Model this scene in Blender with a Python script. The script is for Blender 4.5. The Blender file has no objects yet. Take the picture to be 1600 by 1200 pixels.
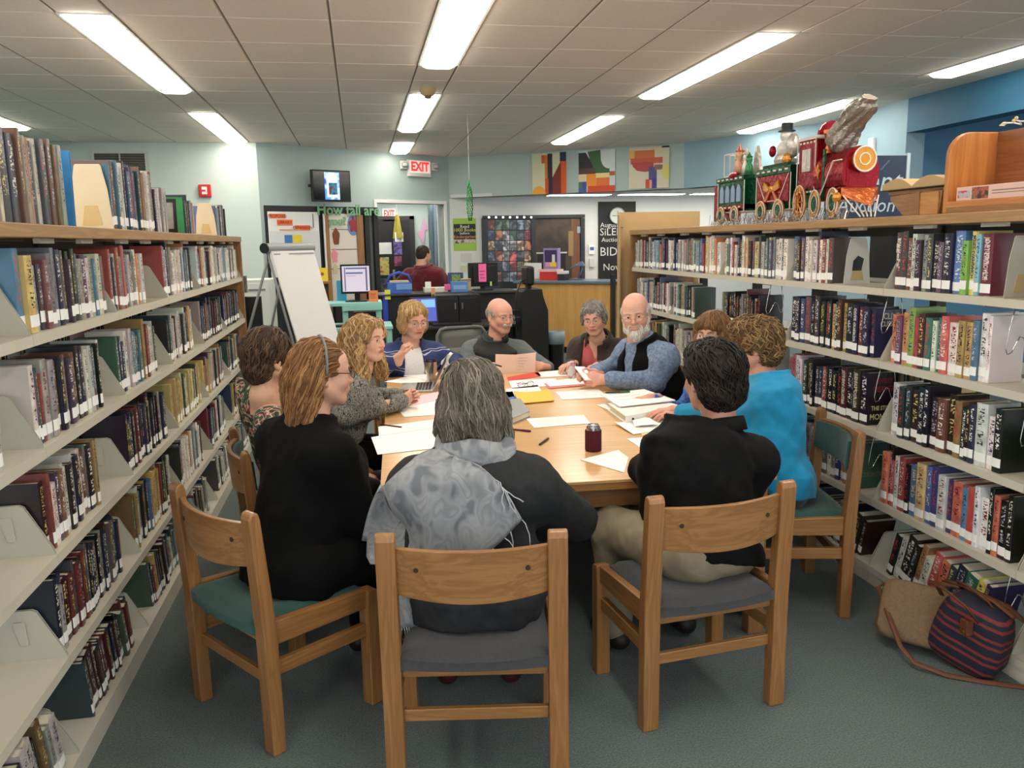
import bpy, math, random
import numpy as np
from mathutils import Matrix, Vector, Euler
random.seed(7); np.random.seed(7)
SC = bpy.context.scene
COL = SC.collection
# ---------------------------------------------------------------- camera
F_PX, YAW, PITCH, ROLL, CAMH = 1294.86, 0.1776, -0.1703, -0.0189, 1.70
def cam_axes():
    f = np.array([math.sin(YAW)*math.cos(PITCH), math.cos(YAW)*math.cos(PITCH), math.sin(PITCH)])
    r = np.array([math.cos(YAW), -math.sin(YAW), 0.0]); u = np.cross(r, f)
    c, s = math.cos(ROLL), math.sin(ROLL)
    return c*r+s*u, -s*r+c*u, f
CR, CU, CF = cam_axes()
cam = bpy.data.cameras.new('camera'); camo = bpy.data.objects.new('camera', cam); COL.objects.link(camo)
cam.sensor_width = 36.0; cam.lens = 36.0*F_PX/1600; cam.clip_start = 0.05; cam.clip_end = 100
camo.matrix_world = Matrix(((CR[0], CU[0], -CF[0], 0), (CR[1], CU[1], -CF[1], 0), (CR[2], CU[2], -CF[2], CAMH), (0, 0, 0, 1)))
SC.camera = camo
# ---------------------------------------------------------------- world, exposure
W = bpy.data.worlds.new('world'); SC.world = W; W.use_nodes = True
W.node_tree.nodes['Background'].inputs[0].default_value = (0.93, 0.97, 1.0, 1)
W.node_tree.nodes['Background'].inputs[1].default_value = 1.3
SC.view_settings.view_transform = 'Standard'; SC.view_settings.look = 'None'
SC.view_settings.gamma = 1.0; SC.view_settings.use_curve_mapping = False
SC.view_settings.exposure = 0.55
LAMP_STRENGTH = 12.0
# a pixel of the 1600x1200 photograph gives a direction; the distance comes from the surface it lies on
def ray(u, v): return CF*F_PX + CR*(u-800) - CU*(v-600)
def atX(u, v, X): d = ray(u, v); return d*(X/d[0])+np.array([0, 0, CAMH])
def atY(u, v, Y): d = ray(u, v); return d*(Y/d[1])+np.array([0, 0, CAMH])
def atZ(u, v, Z): d = ray(u, v); return d*((Z-CAMH)/d[2])+np.array([0, 0, CAMH])
def px(p):
    w = np.array(p, float)-np.array([0, 0, CAMH]); z = w@CF
    return 800+F_PX*(w@CR)/z, 600-F_PX*(w@CU)/z, z
# ---------------------------------------------------------------- materials
def S(r, g, b):
    f = lambda c: c/12.92 if c <= 0.04045 else ((c+0.055)/1.055)**2.4
    return (f(r/255), f(g/255), f(b/255), 1)
MATS = {}
def mat(name, col=(200, 200, 200), rough=0.5, metal=0.0, var=0.0, vscale=8.0, bump=0.0, bscale=60.0, emis=0.0, alpha=1.0,
        trans=0.0, ior=1.45, spec=0.5, stretch=(1, 1, 1), attr=None, sheen=0.0, sss=0.0, coat=0.0):
    if name in MATS: return MATS[name]
    m = bpy.data.materials.new(name); m.use_nodes = True; nt = m.node_tree; b = nt.nodes['Principled BSDF']
    c = S(*col)
    b.inputs['Base Color'].default_value = c; b.inputs['Roughness'].default_value = rough
    b.inputs['Metallic'].default_value = metal; b.inputs['Specular IOR Level'].default_value = spec
    b.inputs['IOR'].default_value = ior
    if trans: b.inputs['Transmission Weight'].default_value = trans
    if alpha < 1: b.inputs['Alpha'].default_value = alpha
    if sheen: b.inputs['Sheen Weight'].default_value = sheen; b.inputs['Sheen Roughness'].default_value = 0.5
    if coat: b.inputs['Coat Weight'].default_value = coat; b.inputs['Coat Roughness'].default_value = 0.15
    if sss: b.inputs['Subsurface Weight'].default_value = sss; b.inputs['Subsurface Radius'].default_value = (0.012, 0.005, 0.003); b.inputs['Subsurface Scale'].default_value = 1.0
    if emis: b.inputs['Emission Color'].default_value = c; b.inputs['Emission Strength'].default_value = emis
    tc = None
    def coords(st):
        t = nt.nodes.new('ShaderNodeTexCoord'); mp = nt.nodes.new('ShaderNodeMapping'); mp.inputs['Scale'].default_value = st
        nt.links.new(t.outputs['Object'], mp.inputs[0]); return mp.outputs[0]
    src = None
    if attr:
        a = nt.nodes.new('ShaderNodeAttribute'); a.attribute_name = attr; src = a.outputs['Color']
        nt.links.new(src, b.inputs['Base Color'])
    if var:
        n = nt.nodes.new('ShaderNodeTexNoise'); n.inputs['Scale'].default_value = vscale; n.inputs['Detail'].default_value = 4
        nt.links.new(coords(stretch), n.inputs['Vector'])
        mr = nt.nodes.new('ShaderNodeMapRange'); mr.inputs[1].default_value = 0.25; mr.inputs[2].default_value = 0.75
        mr.inputs[3].default_value = 1-var; mr.inputs[4].default_value = 1+var
        nt.links.new(n.outputs['Fac'], mr.inputs[0])
        mx = nt.nodes.new('ShaderNodeVectorMath'); mx.operation = 'SCALE'
        if src: nt.links.new(src, mx.inputs[0])
        else: mx.inputs[0].default_value = c[:3]
        nt.links.new(mr.outputs[0], mx.inputs['Scale']); nt.links.new(mx.outputs[0], b.inputs['Base Color'])
    if bump:
        n = nt.nodes.new('ShaderNodeTexNoise'); n.inputs['Scale'].default_value = bscale; n.inputs['Detail'].default_value = 5
        nt.links.new(coords(stretch), n.inputs['Vector'])
        bp = nt.nodes.new('ShaderNodeBump'); bp.inputs['Strength'].default_value = bump; bp.inputs['Distance'].default_value = 0.01
        nt.links.new(n.outputs['Fac'], bp.inputs['Height']); nt.links.new(bp.outputs[0], b.inputs['Normal'])
    MATS[name] = m; return m
def ramp_mat(name, kind, stops, scale=5.0, stretch=(1, 1, 1), rough=0.5, detail=4.0, distort=0.0, bump=0.0, coat=0.0, constant=False, rand=1.0):
    """procedural colour ramp over noise / voronoi / wave in object space"""
    if name in MATS: return MATS[name]
    m = bpy.data.materials.new(name); m.use_nodes = True; nt = m.node_tree; b = nt.nodes['Principled BSDF']
    b.inputs['Roughness'].default_value = rough
    if coat: b.inputs['Coat Weight'].default_value = coat; b.inputs['Coat Roughness'].default_value = 0.12
    t = nt.nodes.new('ShaderNodeTexCoord'); mp = nt.nodes.new('ShaderNodeMapping'); mp.inputs['Scale'].default_value = stretch
    nt.links.new(t.outputs['Object'], mp.inputs[0])
    if kind == 'noise':
        n = nt.nodes.new('ShaderNodeTexNoise'); n.inputs['Detail'].default_value = detail; n.inputs['Distortion'].default_value = distort; out = 'Fac'
    elif kind == 'voronoi':
        n = nt.nodes.new('ShaderNodeTexVoronoi'); n.inputs['Randomness'].default_value = rand; out = 'Color'
    elif kind == 'cells':
        n = nt.nodes.new('ShaderNodeTexVoronoi'); n.inputs['Randomness'].default_value = rand; out = 'Distance'
    else:
        n = nt.nodes.new('ShaderNodeTexWave'); n.inputs['Distortion'].default_value = distort; n.inputs['Detail'].default_value = detail; n.inputs['Detail Scale'].default_value = 2.0; out = 'Fac'
        n.bands_direction = kind[-1].upper() if kind[-1] in 'xyz' else 'X'
    n.inputs['Scale'].default_value = scale
    nt.links.new(mp.outputs[0], n.inputs['Vector'])
    r = nt.nodes.new('ShaderNodeValToRGB'); cr = r.color_ramp
    if constant: cr.interpolation = 'CONSTANT'
    while len(cr.elements) < len(stops): cr.elements.new(0.5)
    for e, (p, c) in zip(cr.elements, stops): e.position = p; e.color = S(*c)
    nt.links.new(n.outputs[out], r.inputs[0]); nt.links.new(r.outputs[0], b.inputs['Base Color'])
    if bump:
        bp = nt.nodes.new('ShaderNodeBump'); bp.inputs['Strength'].default_value = bump; bp.inputs['Distance'].default_value = 0.01
        nt.links.new(n.outputs[out], bp.inputs['Height']); nt.links.new(bp.outputs[0], b.inputs['Normal'])
    MATS[name] = m; return m
def wood(name, c1, c2, axis='z', rough=0.42, scale=6.0):
    st = {'x': (0.12, 2.2, 2.2), 'y': (2.2, 0.12, 2.2), 'z': (2.2, 2.2, 0.12)}[axis]
    return ramp_mat(name, 'noise', [(0.3, c1), (0.5, c2), (0.62, c1), (0.75, c2)], scale=scale*2, stretch=st, rough=rough, detail=8, distort=1.5, coat=0.15)
# ---------------------------------------------------------------- mesh helpers
class MB:
    """collects shapes, build() links them as ONE mesh object"""
    def __init__(s): s.v = []; s.f = []; s.m = []; s.cur = 0; s.T = None
    def add(s, vs, fs):
        o = len(s.v)
        if s.T is not None: vs = [tuple(s.T @ Vector(q)) for q in vs]
        s.v += [tuple(map(float, q)) for q in vs]; s.f += [tuple(i+o for i in f) for f in fs]; s.m += [s.cur]*len(fs); return s
    def box(s, x0, x1, y0, y1, z0, z1):
        return s.add([(x0, y0, z0), (x1, y0, z0), (x1, y1, z0), (x0, y1, z0), (x0, y0, z1), (x1, y0, z1), (x1, y1, z1), (x0, y1, z1)],
                     [(0, 3, 2, 1), (4, 5, 6, 7), (0, 1, 5, 4), (1, 2, 6, 5), (2, 3, 7, 6), (3, 0, 4, 7)])
    def hexa(s, q):  # 8 corners, bottom ring then top ring
        return s.add(q, [(0, 3, 2, 1), (4, 5, 6, 7), (0, 1, 5, 4), (1, 2, 6, 5), (2, 3, 7, 6), (3, 0, 4, 7)])
    def tube(s, pts, r, n=8, closed=False, flat=None):
        P = [Vector(p) for p in pts]; N = len(P); rs = r if hasattr(r, '__len__') else [r]*N
        vs = []; fs = []; ref = None
        for i, p in enumerate(P):
            a = P[(i-1) % N] if (closed or i > 0) else P[i]; b = P[(i+1) % N] if (closed or i < N-1) else P[i]
            t = (b-a).normalized() if (b-a).length > 1e-9 else Vector((0, 0, 1))
            if ref is None: ref = Vector((0, 0, 1)) if abs(t.z) < 0.9 else Vector((1, 0, 0))
            u = t.cross(ref); u = u.normalized() if u.length > 1e-6 else t.orthogonal().normalized()
            w = u.cross(t).normalized(); ref = w
            for k in range(n):
                an = 2*math.pi*k/n
                cu, cw = math.cos(an)*rs[i], math.sin(an)*rs[i]
                if flat: cu *= flat[0]; cw *= flat[1]
                vs.append(p+u*cu+w*cw)
        for i in range(N if closed else N-1):
            j = (i+1) % N
            for k in range(n): fs.append((i*n+k, i*n+(k+1) % n, j*n+(k+1) % n, j*n+k))
        if not closed: fs.append(tuple(range(n-1, -1, -1))); fs.append(tuple(range((N-1)*n, N*n)))
        return s.add(vs, fs)
    def cyl(s, p0, p1, r0, r1=None, n=16): return s.tube([p0, p1], [r0, r0 if r1 is None else r1], n)
    def lathe(s, prof, n=24, c=(0, 0, 0), cap=True):
        vs = []; fs = []
        for r, z in prof:
            for k in range(n): a = 2*math.pi*k/n; vs.append((c[0]+r*math.cos(a), c[1]+r*math.sin(a), c[2]+z))
        for i in range(len(prof)-1):
            for k in range(n): fs.append((i*n+k, i*n+(k+1) % n, (i+1)*n+(k+1) % n, (i+1)*n+k))
        if cap: fs.append(tuple(range(n-1, -1, -1))); fs.append(tuple(range((len(prof)-1)*n, len(prof)*n)))
        return s.add(vs, fs)
    def prism(s, poly, fn, d0, d1):
        """poly of 2D points; fn(a, b, depth) -> xyz"""
        n = len(poly); vs = [fn(a, b, d0) for a, b in poly]+[fn(a, b, d1) for a, b in poly]
        fs = [tuple(range(n-1, -1, -1)), tuple(range(n, 2*n))]+[(i, (i+1) % n, n+(i+1) % n, n+i) for i in range(n)]
        return s.add(vs, fs)
    def sheet(s, fn, nu, nv, thick=0.0):
        """fn(u, v) -> xyz for u, v in 0..1"""
        vs = [fn(i/nu, j/nv) for j in range(nv+1) for i in range(nu+1)]
        fs = [(j*(nu+1)+i, j*(nu+1)+i+1, (j+1)*(nu+1)+i+1, (j+1)*(nu+1)+i) for j in range(nv) for i in range(nu)]
        return s.add(vs, fs)
    def ball(s, c, r, n=12, m=8):
        rx, ry, rz = r if hasattr(r, '__len__') else (r, r, r)
        vs = []; fs = []
        for j in range(m+1):
            t = math.pi*j/m
            for k in range(n): a = 2*math.pi*k/n; vs.append((c[0]+rx*math.sin(t)*math.cos(a), c[1]+ry*math.sin(t)*math.sin(a), c[2]+rz*math.cos(t)))
        for j in range(m):
            for k in range(n): fs.append((j*n+k, (j+1)*n+k, (j+1)*n+(k+1) % n, j*n+(k+1) % n))
        return s.add(vs, fs)
    def mesh(s, name, mats, smooth=False):
        me = bpy.data.meshes.new(name); me.from_pydata(s.v, [], s.f)
        for mm in (mats if isinstance(mats, (list, tuple)) else [mats]): me.materials.append(mm)
        me.polygons.foreach_set('material_index', s.m)
        if smooth: me.polygons.foreach_set('use_smooth', [True]*len(s.f))
        me.update(); return me
    def build(s, name, mats, parent=None, smooth=False, bevel=0, thick=0, auto=False, seg=2, subsurf=0):
        me = s.mesh(name, mats, smooth)
        if auto and hasattr(me, 'set_sharp_from_angle'):
            me.polygons.foreach_set('use_smooth', [True]*len(s.f)); me.set_sharp_from_angle(angle=math.radians(35))
        o = link(name, me, parent)
        if thick: md = o.modifiers.new('Solidify', 'SOLIDIFY'); md.thickness = thick; md.offset = 0
        if bevel: md = o.modifiers.new('Bevel', 'BEVEL'); md.width = bevel; md.segments = seg; md.limit_method = 'ANGLE'
        if subsurf: md = o.modifiers.new('Subdivision', 'SUBSURF'); md.levels = md.render_levels = subsurf
        return o
def link(name, data, parent=None):
    o = bpy.data.objects.new(name, data); COL.objects.link(o)
    if parent is not None: o.parent = parent
    return o
def tag(o, label=None, cat=None, group=None, kind=None):
    if label: o['label'] = label
    if cat: o['category'] = cat
    if group: o['group'] = group
    if kind: o['kind'] = kind
    return o
def thing(name, label, cat, loc=(0, 0, 0), rz=0.0, group=None, rot=None):
    o = bpy.data.objects.new(name, None); COL.objects.link(o); o.empty_display_size = 0.05
    o.location = loc; o.rotation_euler = rot if rot else (0, 0, rz); return tag(o, label, cat, group)
def copy_tree(o, parent=None):
    c = o.copy(); COL.objects.link(c); c.parent = parent
    for ch in [q for q in bpy.data.objects if q.parent == o]: copy_tree(ch, c)
    return c
def text(name, body, size, M4, m, parent=None, extrude=0.0006, ax='CENTER', ay='CENTER', bold=0.0, sx=1.0, spacing=1.0, shear=0.0):
    cu = bpy.data.curves.new(name, 'FONT'); cu.body = body; cu.size = size; cu.extrude = extrude; cu.align_x = ax; cu.align_y = ay
    cu.offset = bold; cu.resolution_u = 2; cu.space_line = spacing; cu.shear = shear
    t = bpy.data.objects.new(name, cu); me = bpy.data.meshes.new_from_object(t); bpy.data.objects.remove(t); bpy.data.curves.remove(cu)
    me.name = name; me.materials.clear(); me.materials.append(m)
    me.transform(M4 @ Matrix.Diagonal((sx, 1, 1, 1)))
    return link(name, me, parent)
def frame(o, x, y, z=None):
    """4x4 matrix with origin o and axes x, y (z = x cross y)"""
    x = Vector(x).normalized(); y = Vector(y); z = x.cross(y).normalized(); y = z.cross(x)
    return Matrix(((x.x, y.x, z.x, o[0]), (x.y, y.y, z.y, o[1]), (x.z, y.z, z.z, o[2]), (0, 0, 0, 1)))
def struct(o): o['kind'] = 'structure'; return o
OAK1, OAK2 = (158, 113, 66), (136, 93, 50)
M_oakx = wood('oak_grain_x', OAK1, OAK2, 'x'); M_oaky = wood('oak_grain_y', OAK1, OAK2, 'y'); M_oakz = wood('oak_grain_z', OAK1, OAK2, 'z')
M_black = mat('black_plastic', (22, 22, 24), 0.4); M_white = mat('white_paint', (225, 226, 222), 0.6)
M_chrome = mat('chrome', (200, 200, 200), 0.2, 1.0); M_paper = mat('paper', (240, 239, 234), 0.7)
M_grey = mat('grey_plastic', (120, 122, 122), 0.5); M_ink = mat('ink', (40, 40, 46), 0.6)
# ================================================================ ROOM
CEIL = 3.027
M_wall = mat('wall_paint_mint', (196, 208, 203), 0.75, var=0.02, vscale=3, bump=0.03, bscale=120)
M_wallg = mat('wall_paint_greygreen', (168, 184, 182), 0.75, var=0.02, vscale=3, bump=0.03, bscale=120)
M_wallb2 = mat('wall_paint_deep_blue', (96, 142, 176), 0.7, var=0.03, vscale=3)
M_wallb = mat('wall_paint_blue', (146, 176, 190), 0.7, var=0.03, vscale=3, bump=0.03, bscale=120)
M_wallw = mat('wall_paint_white', (205, 208, 206), 0.75, var=0.02, vscale=3)
M_teal = mat('wall_paint_teal', (62, 112, 118), 0.7, var=0.03)
M_beam = mat('beam_paint_blue', (40, 100, 132), 0.6, var=0.03)
M_tile = mat('ceiling_tile_board', (232, 222, 210), 0.9, var=0.04, vscale=40, bump=0.12, bscale=160)
M_tee = mat('ceiling_grid_metal', (120, 110, 98), 0.6)
M_slab = mat('ceiling_void', (90, 86, 80), 0.9)
def carpet():
    m = ramp_mat('carpet', 'noise', [(0.3, (58, 72, 72)), (0.5, (84, 98, 97)), (0.7, (104, 116, 113))], scale=150, rough=0.95, detail=4, bump=0.6)
    nt = m.node_tree; b = nt.nodes['Principled BSDF']; b.inputs['Sheen Weight'].default_value = 0.15
    return m
M_carpet = carpet()
def floor_poly(name, pts, z0, z1, m): return MB().prism(pts, lambda a, b, d: (a, b, d), z0, z1).build(name, m)
struct(floor_poly('floor', [(-6.2, -3), (9.5, -3), (9.5, 16.5), (-6.2, 16.5)], -0.1, 0, M_carpet))
# plan of the far walls (metres): back-left wall, two angled walls, right wall
PA, PB, PC, PD, PE = (-1.25, 11.56), (1.46, 13.47), (4.60, 11.47), (5.53, 9.5), (5.46, 7.76)
class Wall:
    def __init__(s, A, B):
        s.A = np.array(A, float); s.B = np.array(B, float); s.L = float(np.linalg.norm(s.B-s.A)); s.d = (s.B-s.A)/s.L
        s.n = np.array([s.d[1], -s.d[0]])      # points into the room
    def hit(s, u, v, off=0.0):
        d = ray(u, v); t = ((s.A+s.n*off)@s.n)/(d[:2]@s.n); q = d*t; return float((q[:2]-s.A)@s.d), float(q[2]+CAMH)
    def P(s, a, z, off=0.0): q = s.A+s.d*a+s.n*off; return (float(q[0]), float(q[1]), float(z))
    def box(s, mb, s0, s1, z0, z1, o0, o1):
        if o1 < o0: o0, o1 = o1, o0
        return mb.hexa([s.P(s0, z0, o1), s.P(s1, z0, o1), s.P(s1, z0, o0), s.P(s0, z0, o0), s.P(s0, z1, o1), s.P(s1, z1, o1), s.P(s1, z1, o0), s.P(s0, z1, o0)])
    def pxbox(s, mb, u0, v0, u1, v1, o0, o1):
        a0, z1 = s.hit(u0, (v0+v1)/2, o1)[0], s.hit((u0+u1)/2, v0, o1)[1]; a1, z0 = s.hit(u1, (v0+v1)/2, o1)[0], s.hit((u0+u1)/2, v1, o1)[1]
        s.box(mb, a0, a1, z0, z1, o0, o1); return a0, a1, z0, z1
    def M(s, a, z, off): return frame(s.P(a, z, off), (s.d[0], s.d[1], 0), (0, 0, 1))
W0 = Wall((-4.2, 11.56), PA); W1 = Wall(PA, PB); W2 = Wall(PB, PC); W3 = Wall(PC, PD); WR = Wall(PD, PE)
WY = Wall((1.46, 13.47), (9.0, 13.47))
mb = MB(); W0.box(mb, 0, W0.L, 0, 3.2, 0, -0.15); struct(mb.build('wall_back_left', M_wall))
mb = MB(); mb.box(-4.35, -4.2, 6.0, 11.7, 0, 3.2); struct(mb.build('wall_left', M_teal))
DS0, DS1, DZ = 1.88, 3.19, 2.30       # doorway in the angled wall
mb = MB(); W1.box(mb, 0, DS0, 0, 3.2, 0, -0.15); W1.box(mb, DS1, W1.L, 0, 3.2, 0, -0.15); W1.box(mb, DS0, DS1, DZ, 3.2, 0, -0.15)
struct(mb.build('wall_angled', M_wallg))
BZ = 2.40
mb = MB(); W2.box(mb, 0, W2.L, BZ, 3.2, 0, -0.2); struct(mb.build('wall_bulkhead', M_wallg))
mb = MB(); W3.box(mb, 0, W3.L, BZ, 3.2, 0, -0.2); struct(mb.build('wall_bulkhead_right', M_wallb))
mb = MB(); WR.box(mb, 0, WR.L, 0, 3.2, 0, -0.2); struct(mb.build('wall_right', M_wallb))
mb = MB(); WY.box(mb, 0, WY.L, 0, BZ+0.05, 0, -0.15); struct(mb.build('wall_recess', M_wallw))
struct(floor_poly('ceiling_recess', [(1.48, 13.45), (4.6, 11.5), (5.73, 9.5), (9.0, 9.5), (9.0, 13.45)], BZ, BZ+0.05, M_wallw))
mb = MB(); mb.box(5.46, 5.66, -1.0, 7.76, 2.70, 3.2); struct(mb.build('trim_beam', M_beam))
mb = MB(); mb.box(8.4, 8.5, -1, 9.5, 0, 3.2); struct(mb.build('wall_side_room', M_wallb2))
mb = MB(); mb.box(5.5, 8.5, 7.9, 8.0, 0, 3.2); struct(mb.build('wall_side_room_end', M_wallb2))
struct(floor_poly('ceiling_side_room', [(5.66, -1), (8.5, -1), (8.5, 8.0), (5.66, 8.0)], 2.98, 3.1, M_tile))
# hallway behind the doorway
mb = MB(); mb.box(-0.2, 1.62, 15.0, 15.1, 0, 2.5); struct(mb.build('wall_hallway_end', M_wallg)); mb = MB(); mb.box(-0.3, -0.2, 12.55, 15.1, 0, 2.5); struct(mb.build('wall_hallway_left', M_wallg)); mb = MB(); mb.box(1.62, 1.72, 13.65, 15.1, 0, 2.5); struct(mb.build('wall_hallway_right', M_wallg))
struct(floor_poly('ceiling_hallway', [(-0.3, 12.5), (0.1, 12.62), (1.4, 13.6), (1.72, 13.65), (1.72, 15.1), (-0.3, 15.1)], 2.45, 2.5, M_wallg))
mb = MB(); W1.box(mb, DS0-0.05, DS0, 0, DZ+0.05, 0.02, -0.17); W1.box(mb, DS1, DS1+0.05, 0, DZ+0.05, 0.02, -0.17); W1.box(mb, DS0, DS1, DZ, DZ+0.05, 0.02, -0.17)
struct(mb.build('trim_doorway', M_white))
# ---- suspended ceiling: slab, grid and single tiles
ceil = struct(floor_poly('ceiling', [(-6.2, -3), (5.6, -3), (5.6, 9.5), (4.7, 11.6), (1.46, 13.6), (-1.25, 11.7), (-4.3, 11.7), (-6.2, 11.7)], CEIL+0.04, CEIL+0.12, M_slab))
FT = 0.3048; X0 = 0.507; Y0 = 5.3696; PER = 7*FT
def inside(x, y):
    poly = [(-4.2, -3), (5.46, -3), (5.46, 9.5), PC, PB, PA, (-4.2, 11.56)]; c = False
    for i in range(len(poly)):
        (xa, ya), (xb, yb) = poly[i], poly[(i+1) % len(poly)]
        if (ya > y) != (yb > y) and x < (xb-xa)*(y-ya)/(yb-ya)+xa: c = not c
    return c
LIGHTS = []
for n in range(-2, 3):
    xs = X0+PER*n; odd = n % 2
    for k in range(-3, 4):
        y = (Y0 if odd else Y0+4*FT*2)+k*12*FT
        LIGHTS.append((xs, y)); LIGHTS.append((xs, y+4*FT))
def is_light(x, y): return any(abs(x-a) < 0.01 and b-0.01 <= y < b+4*FT-0.01 for a, b in LIGHTS)
g = 0.012
def tile_mesh(w, d):
    mb = MB(); h = 0.008
    mb.add([(g, g, 0), (w-g, g, 0), (w-g, d-g, 0), (g, d-g, 0), (0.004, 0.004, h), (w-0.004, 0.004, h), (w-0.004, d-0.004, h), (0.004, d-0.004, h), (0.004, 0.004, 0.02), (w-0.004, 0.004, 0.02), (w-0.004, d-0.004, 0.02), (0.004, d-0.004, 0.02)],
           [(3, 2, 1, 0), (0, 1, 5, 4), (1, 2, 6, 5), (2, 3, 7, 6), (3, 0, 4, 7), (4, 5, 9, 8), (5, 6, 10, 9), (6, 7, 11, 10), (7, 4, 8, 11), (8, 9, 10, 11)])
    return mb.mesh('ceiling_tile', M_tile)
tm_full = tile_mesh(2*FT, 2*FT); tm_half = tile_mesh(FT, 2*FT)
tees = MB(); xlines = set(); ntile = 0
for n in range(-3, 4):
    xs = X0+PER*n
    for x, w in ((xs, FT), (xs+FT, 2*FT), (xs+3*FT, 2*FT), (xs+5*FT, 2*FT)):
        if x < -4.9 or x > 5.46: continue
        tees.box(x-0.012, x+0.012, -2.5, 13.5, CEIL+0.006, CEIL+0.03)
        for r in range(-2, 14):
            y = Y0+2*FT*r
            if not any(inside(x+w*i, y+2*FT*j) for i in (0.1, 0.9) for j in (0.1, 0.9)): continue
            if w == FT and is_light(x, y): continue
            o = link('ceiling_tile', tm_full if w > 0.5 else tm_half, ceil); o.location = (x, y, CEIL); ntile += 1
for r in range(-13, 14):
    y = Y0+2*FT*r; tees.box(-6.0, 5.46, y-0.010, y+0.010, CEIL+0.008, CEIL+0.03)
tees.build('ceiling_grid', M_tee, ceil)
# near the camera, out of frame: plain board instead of single tiles
MB().box(-6.0, 5.46, -2.9, Y0-4*FT, CEIL+0.002, CEIL+0.012).build('ceiling_board', M_tile, ceil)
# ---- fluorescent troffers (real lamps of the room)
M_lamp = mat('lamp_diffuser', (255, 247, 232), 0.6, emis=LAMP_STRENGTH)
fr = MB(); L4 = 4*FT
fr.box(0, FT, 0, 0.02, 0, 0.03); fr.box(0, FT, L4-0.02, L4, 0, 0.03); fr.box(0, 0.018, 0.02, L4-0.02, 0, 0.03); fr.box(FT-0.018, FT, 0.02, L4-0.02, 0, 0.03)
fr_me = fr.mesh('light_frame', M_white)
dm = MB(); dm.prism([(0.020, 0.012), (0.032, -0.010), (0.07, -0.026), (FT-0.07, -0.026), (FT-0.032, -0.010), (FT-0.020, 0.012)], lambda a, b, d: (a, d, b), 0.022, L4-0.022); df_me = dm.mesh('diffuser', M_lamp)   # domed wrap lens, so some light grazes the ceiling
li = 0
ORD = ['first', 'second', 'third', 'fourth', 'fifth', 'sixth', 'seventh', 'eighth', 'ninth', 'tenth']
STRIP = {-2: 'far left', -1: 'left', 0: 'centre', 1: 'right', 2: 'far right'}
cnt = {}
for xs, y in sorted(LIGHTS):
    if y < -1.3 or not inside(xs+0.15, y+0.3) or not inside(xs+0.15, y+1.1): continue
    n = round((xs-X0)/PER); cnt[n] = cnt.get(n, 0)+1
    t = thing('ceiling_light', f'white fluorescent ceiling panel, {ORD[cnt[n]-1]} from the camera in the {STRIP[n]} row', 'ceiling light', (xs, y, CEIL-0.006), 0, 'ceiling light panels')
    link('light_frame', fr_me, t); link('diffuser', df_me, t)
# recess lights
for i, (a, b) in enumerate((((2.9, 12.75), (3.9, 12.75)), ((4.05, 12.75), (5.1, 12.75)), ((5.25, 12.75), (6.4, 12.75)))):
    t = thing('ceiling_light', f'white strip light in the lowered ceiling behind the paintings, {ORD[i]} from the left', 'ceiling light', (a[0], a[1], BZ-0.012), 0, 'lights in the lowered ceiling')
    MB().box(0, b[0]-a[0], -0.16, 0.16, 0, 0.012).build('light_frame', M_white, t); MB().box(0.02, b[0]-a[0]-0.02, -0.14, 0.14, -0.004, 0.006).build('diffuser', M_lamp, t)
for i, y in enumerate((13.75, 14.5)):
    c = (0.72, y, 2.438); t = thing('ceiling_light', ['white strip light just inside the hallway doorway', 'white strip light deeper in the hallway by the door'][i], 'ceiling light', c, 0.0)
    MB().box(-0.6, 0.6, -0.14, 0.14, 0, 0.01).build('light_frame', M_white, t); MB().box(-0.58, 0.58, -0.12, 0.12, -0.006, 0.004).build('diffuser', M_lamp, t)
# smoke detector, wall vent, fire alarm, hanging foil
t = thing('smoke_detector', 'round tan smoke detector on the ceiling', 'smoke detector', (0.66, 7.55, CEIL-0.05))
MB().lathe([(0.045, -0.012), (0.06, 0.0), (0.075, 0.03), (0.08, 0.05)], 20).build('base', mat('tan_plastic', (190, 165, 120), 0.5), t, auto=True)
MB().lathe([(0.02, -0.035), (0.03, -0.03), (0.03, -0.012)], 16).build('sensor', mat('brown_plastic', (120, 95, 60), 0.5), t, auto=True)
t = thing('wall_vent', 'louvred grey air vent high on the back wall', 'vent', (-2.92, 11.55, 2.75))
MB().box(-0.33, 0.33, -0.02, -0.004, -0.17, -0.14).box(-0.33, 0.33, -0.02, -0.004, 0.14, 0.17).box(-0.33, -0.30, -0.02, -0.004, -0.14, 0.14).box(0.30, 0.33, -0.02, -0.004, -0.14, 0.14).box(-0.008, 0.008, -0.018, -0.004, -0.14, 0.14).build('vent_frame', mat('vent_white', (196, 196, 190), 0.5), t)
vs = MB().hexa([(-0.3, -0.018, -0.004), (0.3, -0.018, -0.004), (0.3, -0.002, 0.004), (-0.3, -0.002, 0.004), (-0.3, -0.018, -0.001), (0.3, -0.018, -0.001), (0.3, -0.002, 0.007), (-0.3, -0.002, 0.007)]).mesh('slat', mat('vent_slat', (150, 148, 140), 0.5))
for k in range(14): o = link('slat', vs, t); o.location = (0, 0, -0.13+k*0.02)
MB().box(-0.3, 0.3, -0.004, -0.002, -0.14, 0.14).build('vent_back', mat('vent_dark', (40, 40, 40), 0.9), t)
t = thing('fire_alarm', 'red fire alarm pull station on the back wall', 'fire alarm', (-1.92, 11.555, 2.42))
MB().box(-0.075, 0.075, -0.05, 0, -0.08, 0.08).build('housing', mat('alarm_red', (196, 30, 34), 0.4), t, bevel=0.01)
MB().box(-0.035, 0.03, -0.058, -0.05, -0.045, 0.05).build('plate', M_white, t); MB().box(-0.03, 0.012, -0.066, -0.058, -0.01, 0.012).build('lever', mat('alarm_red', ), t)
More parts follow.
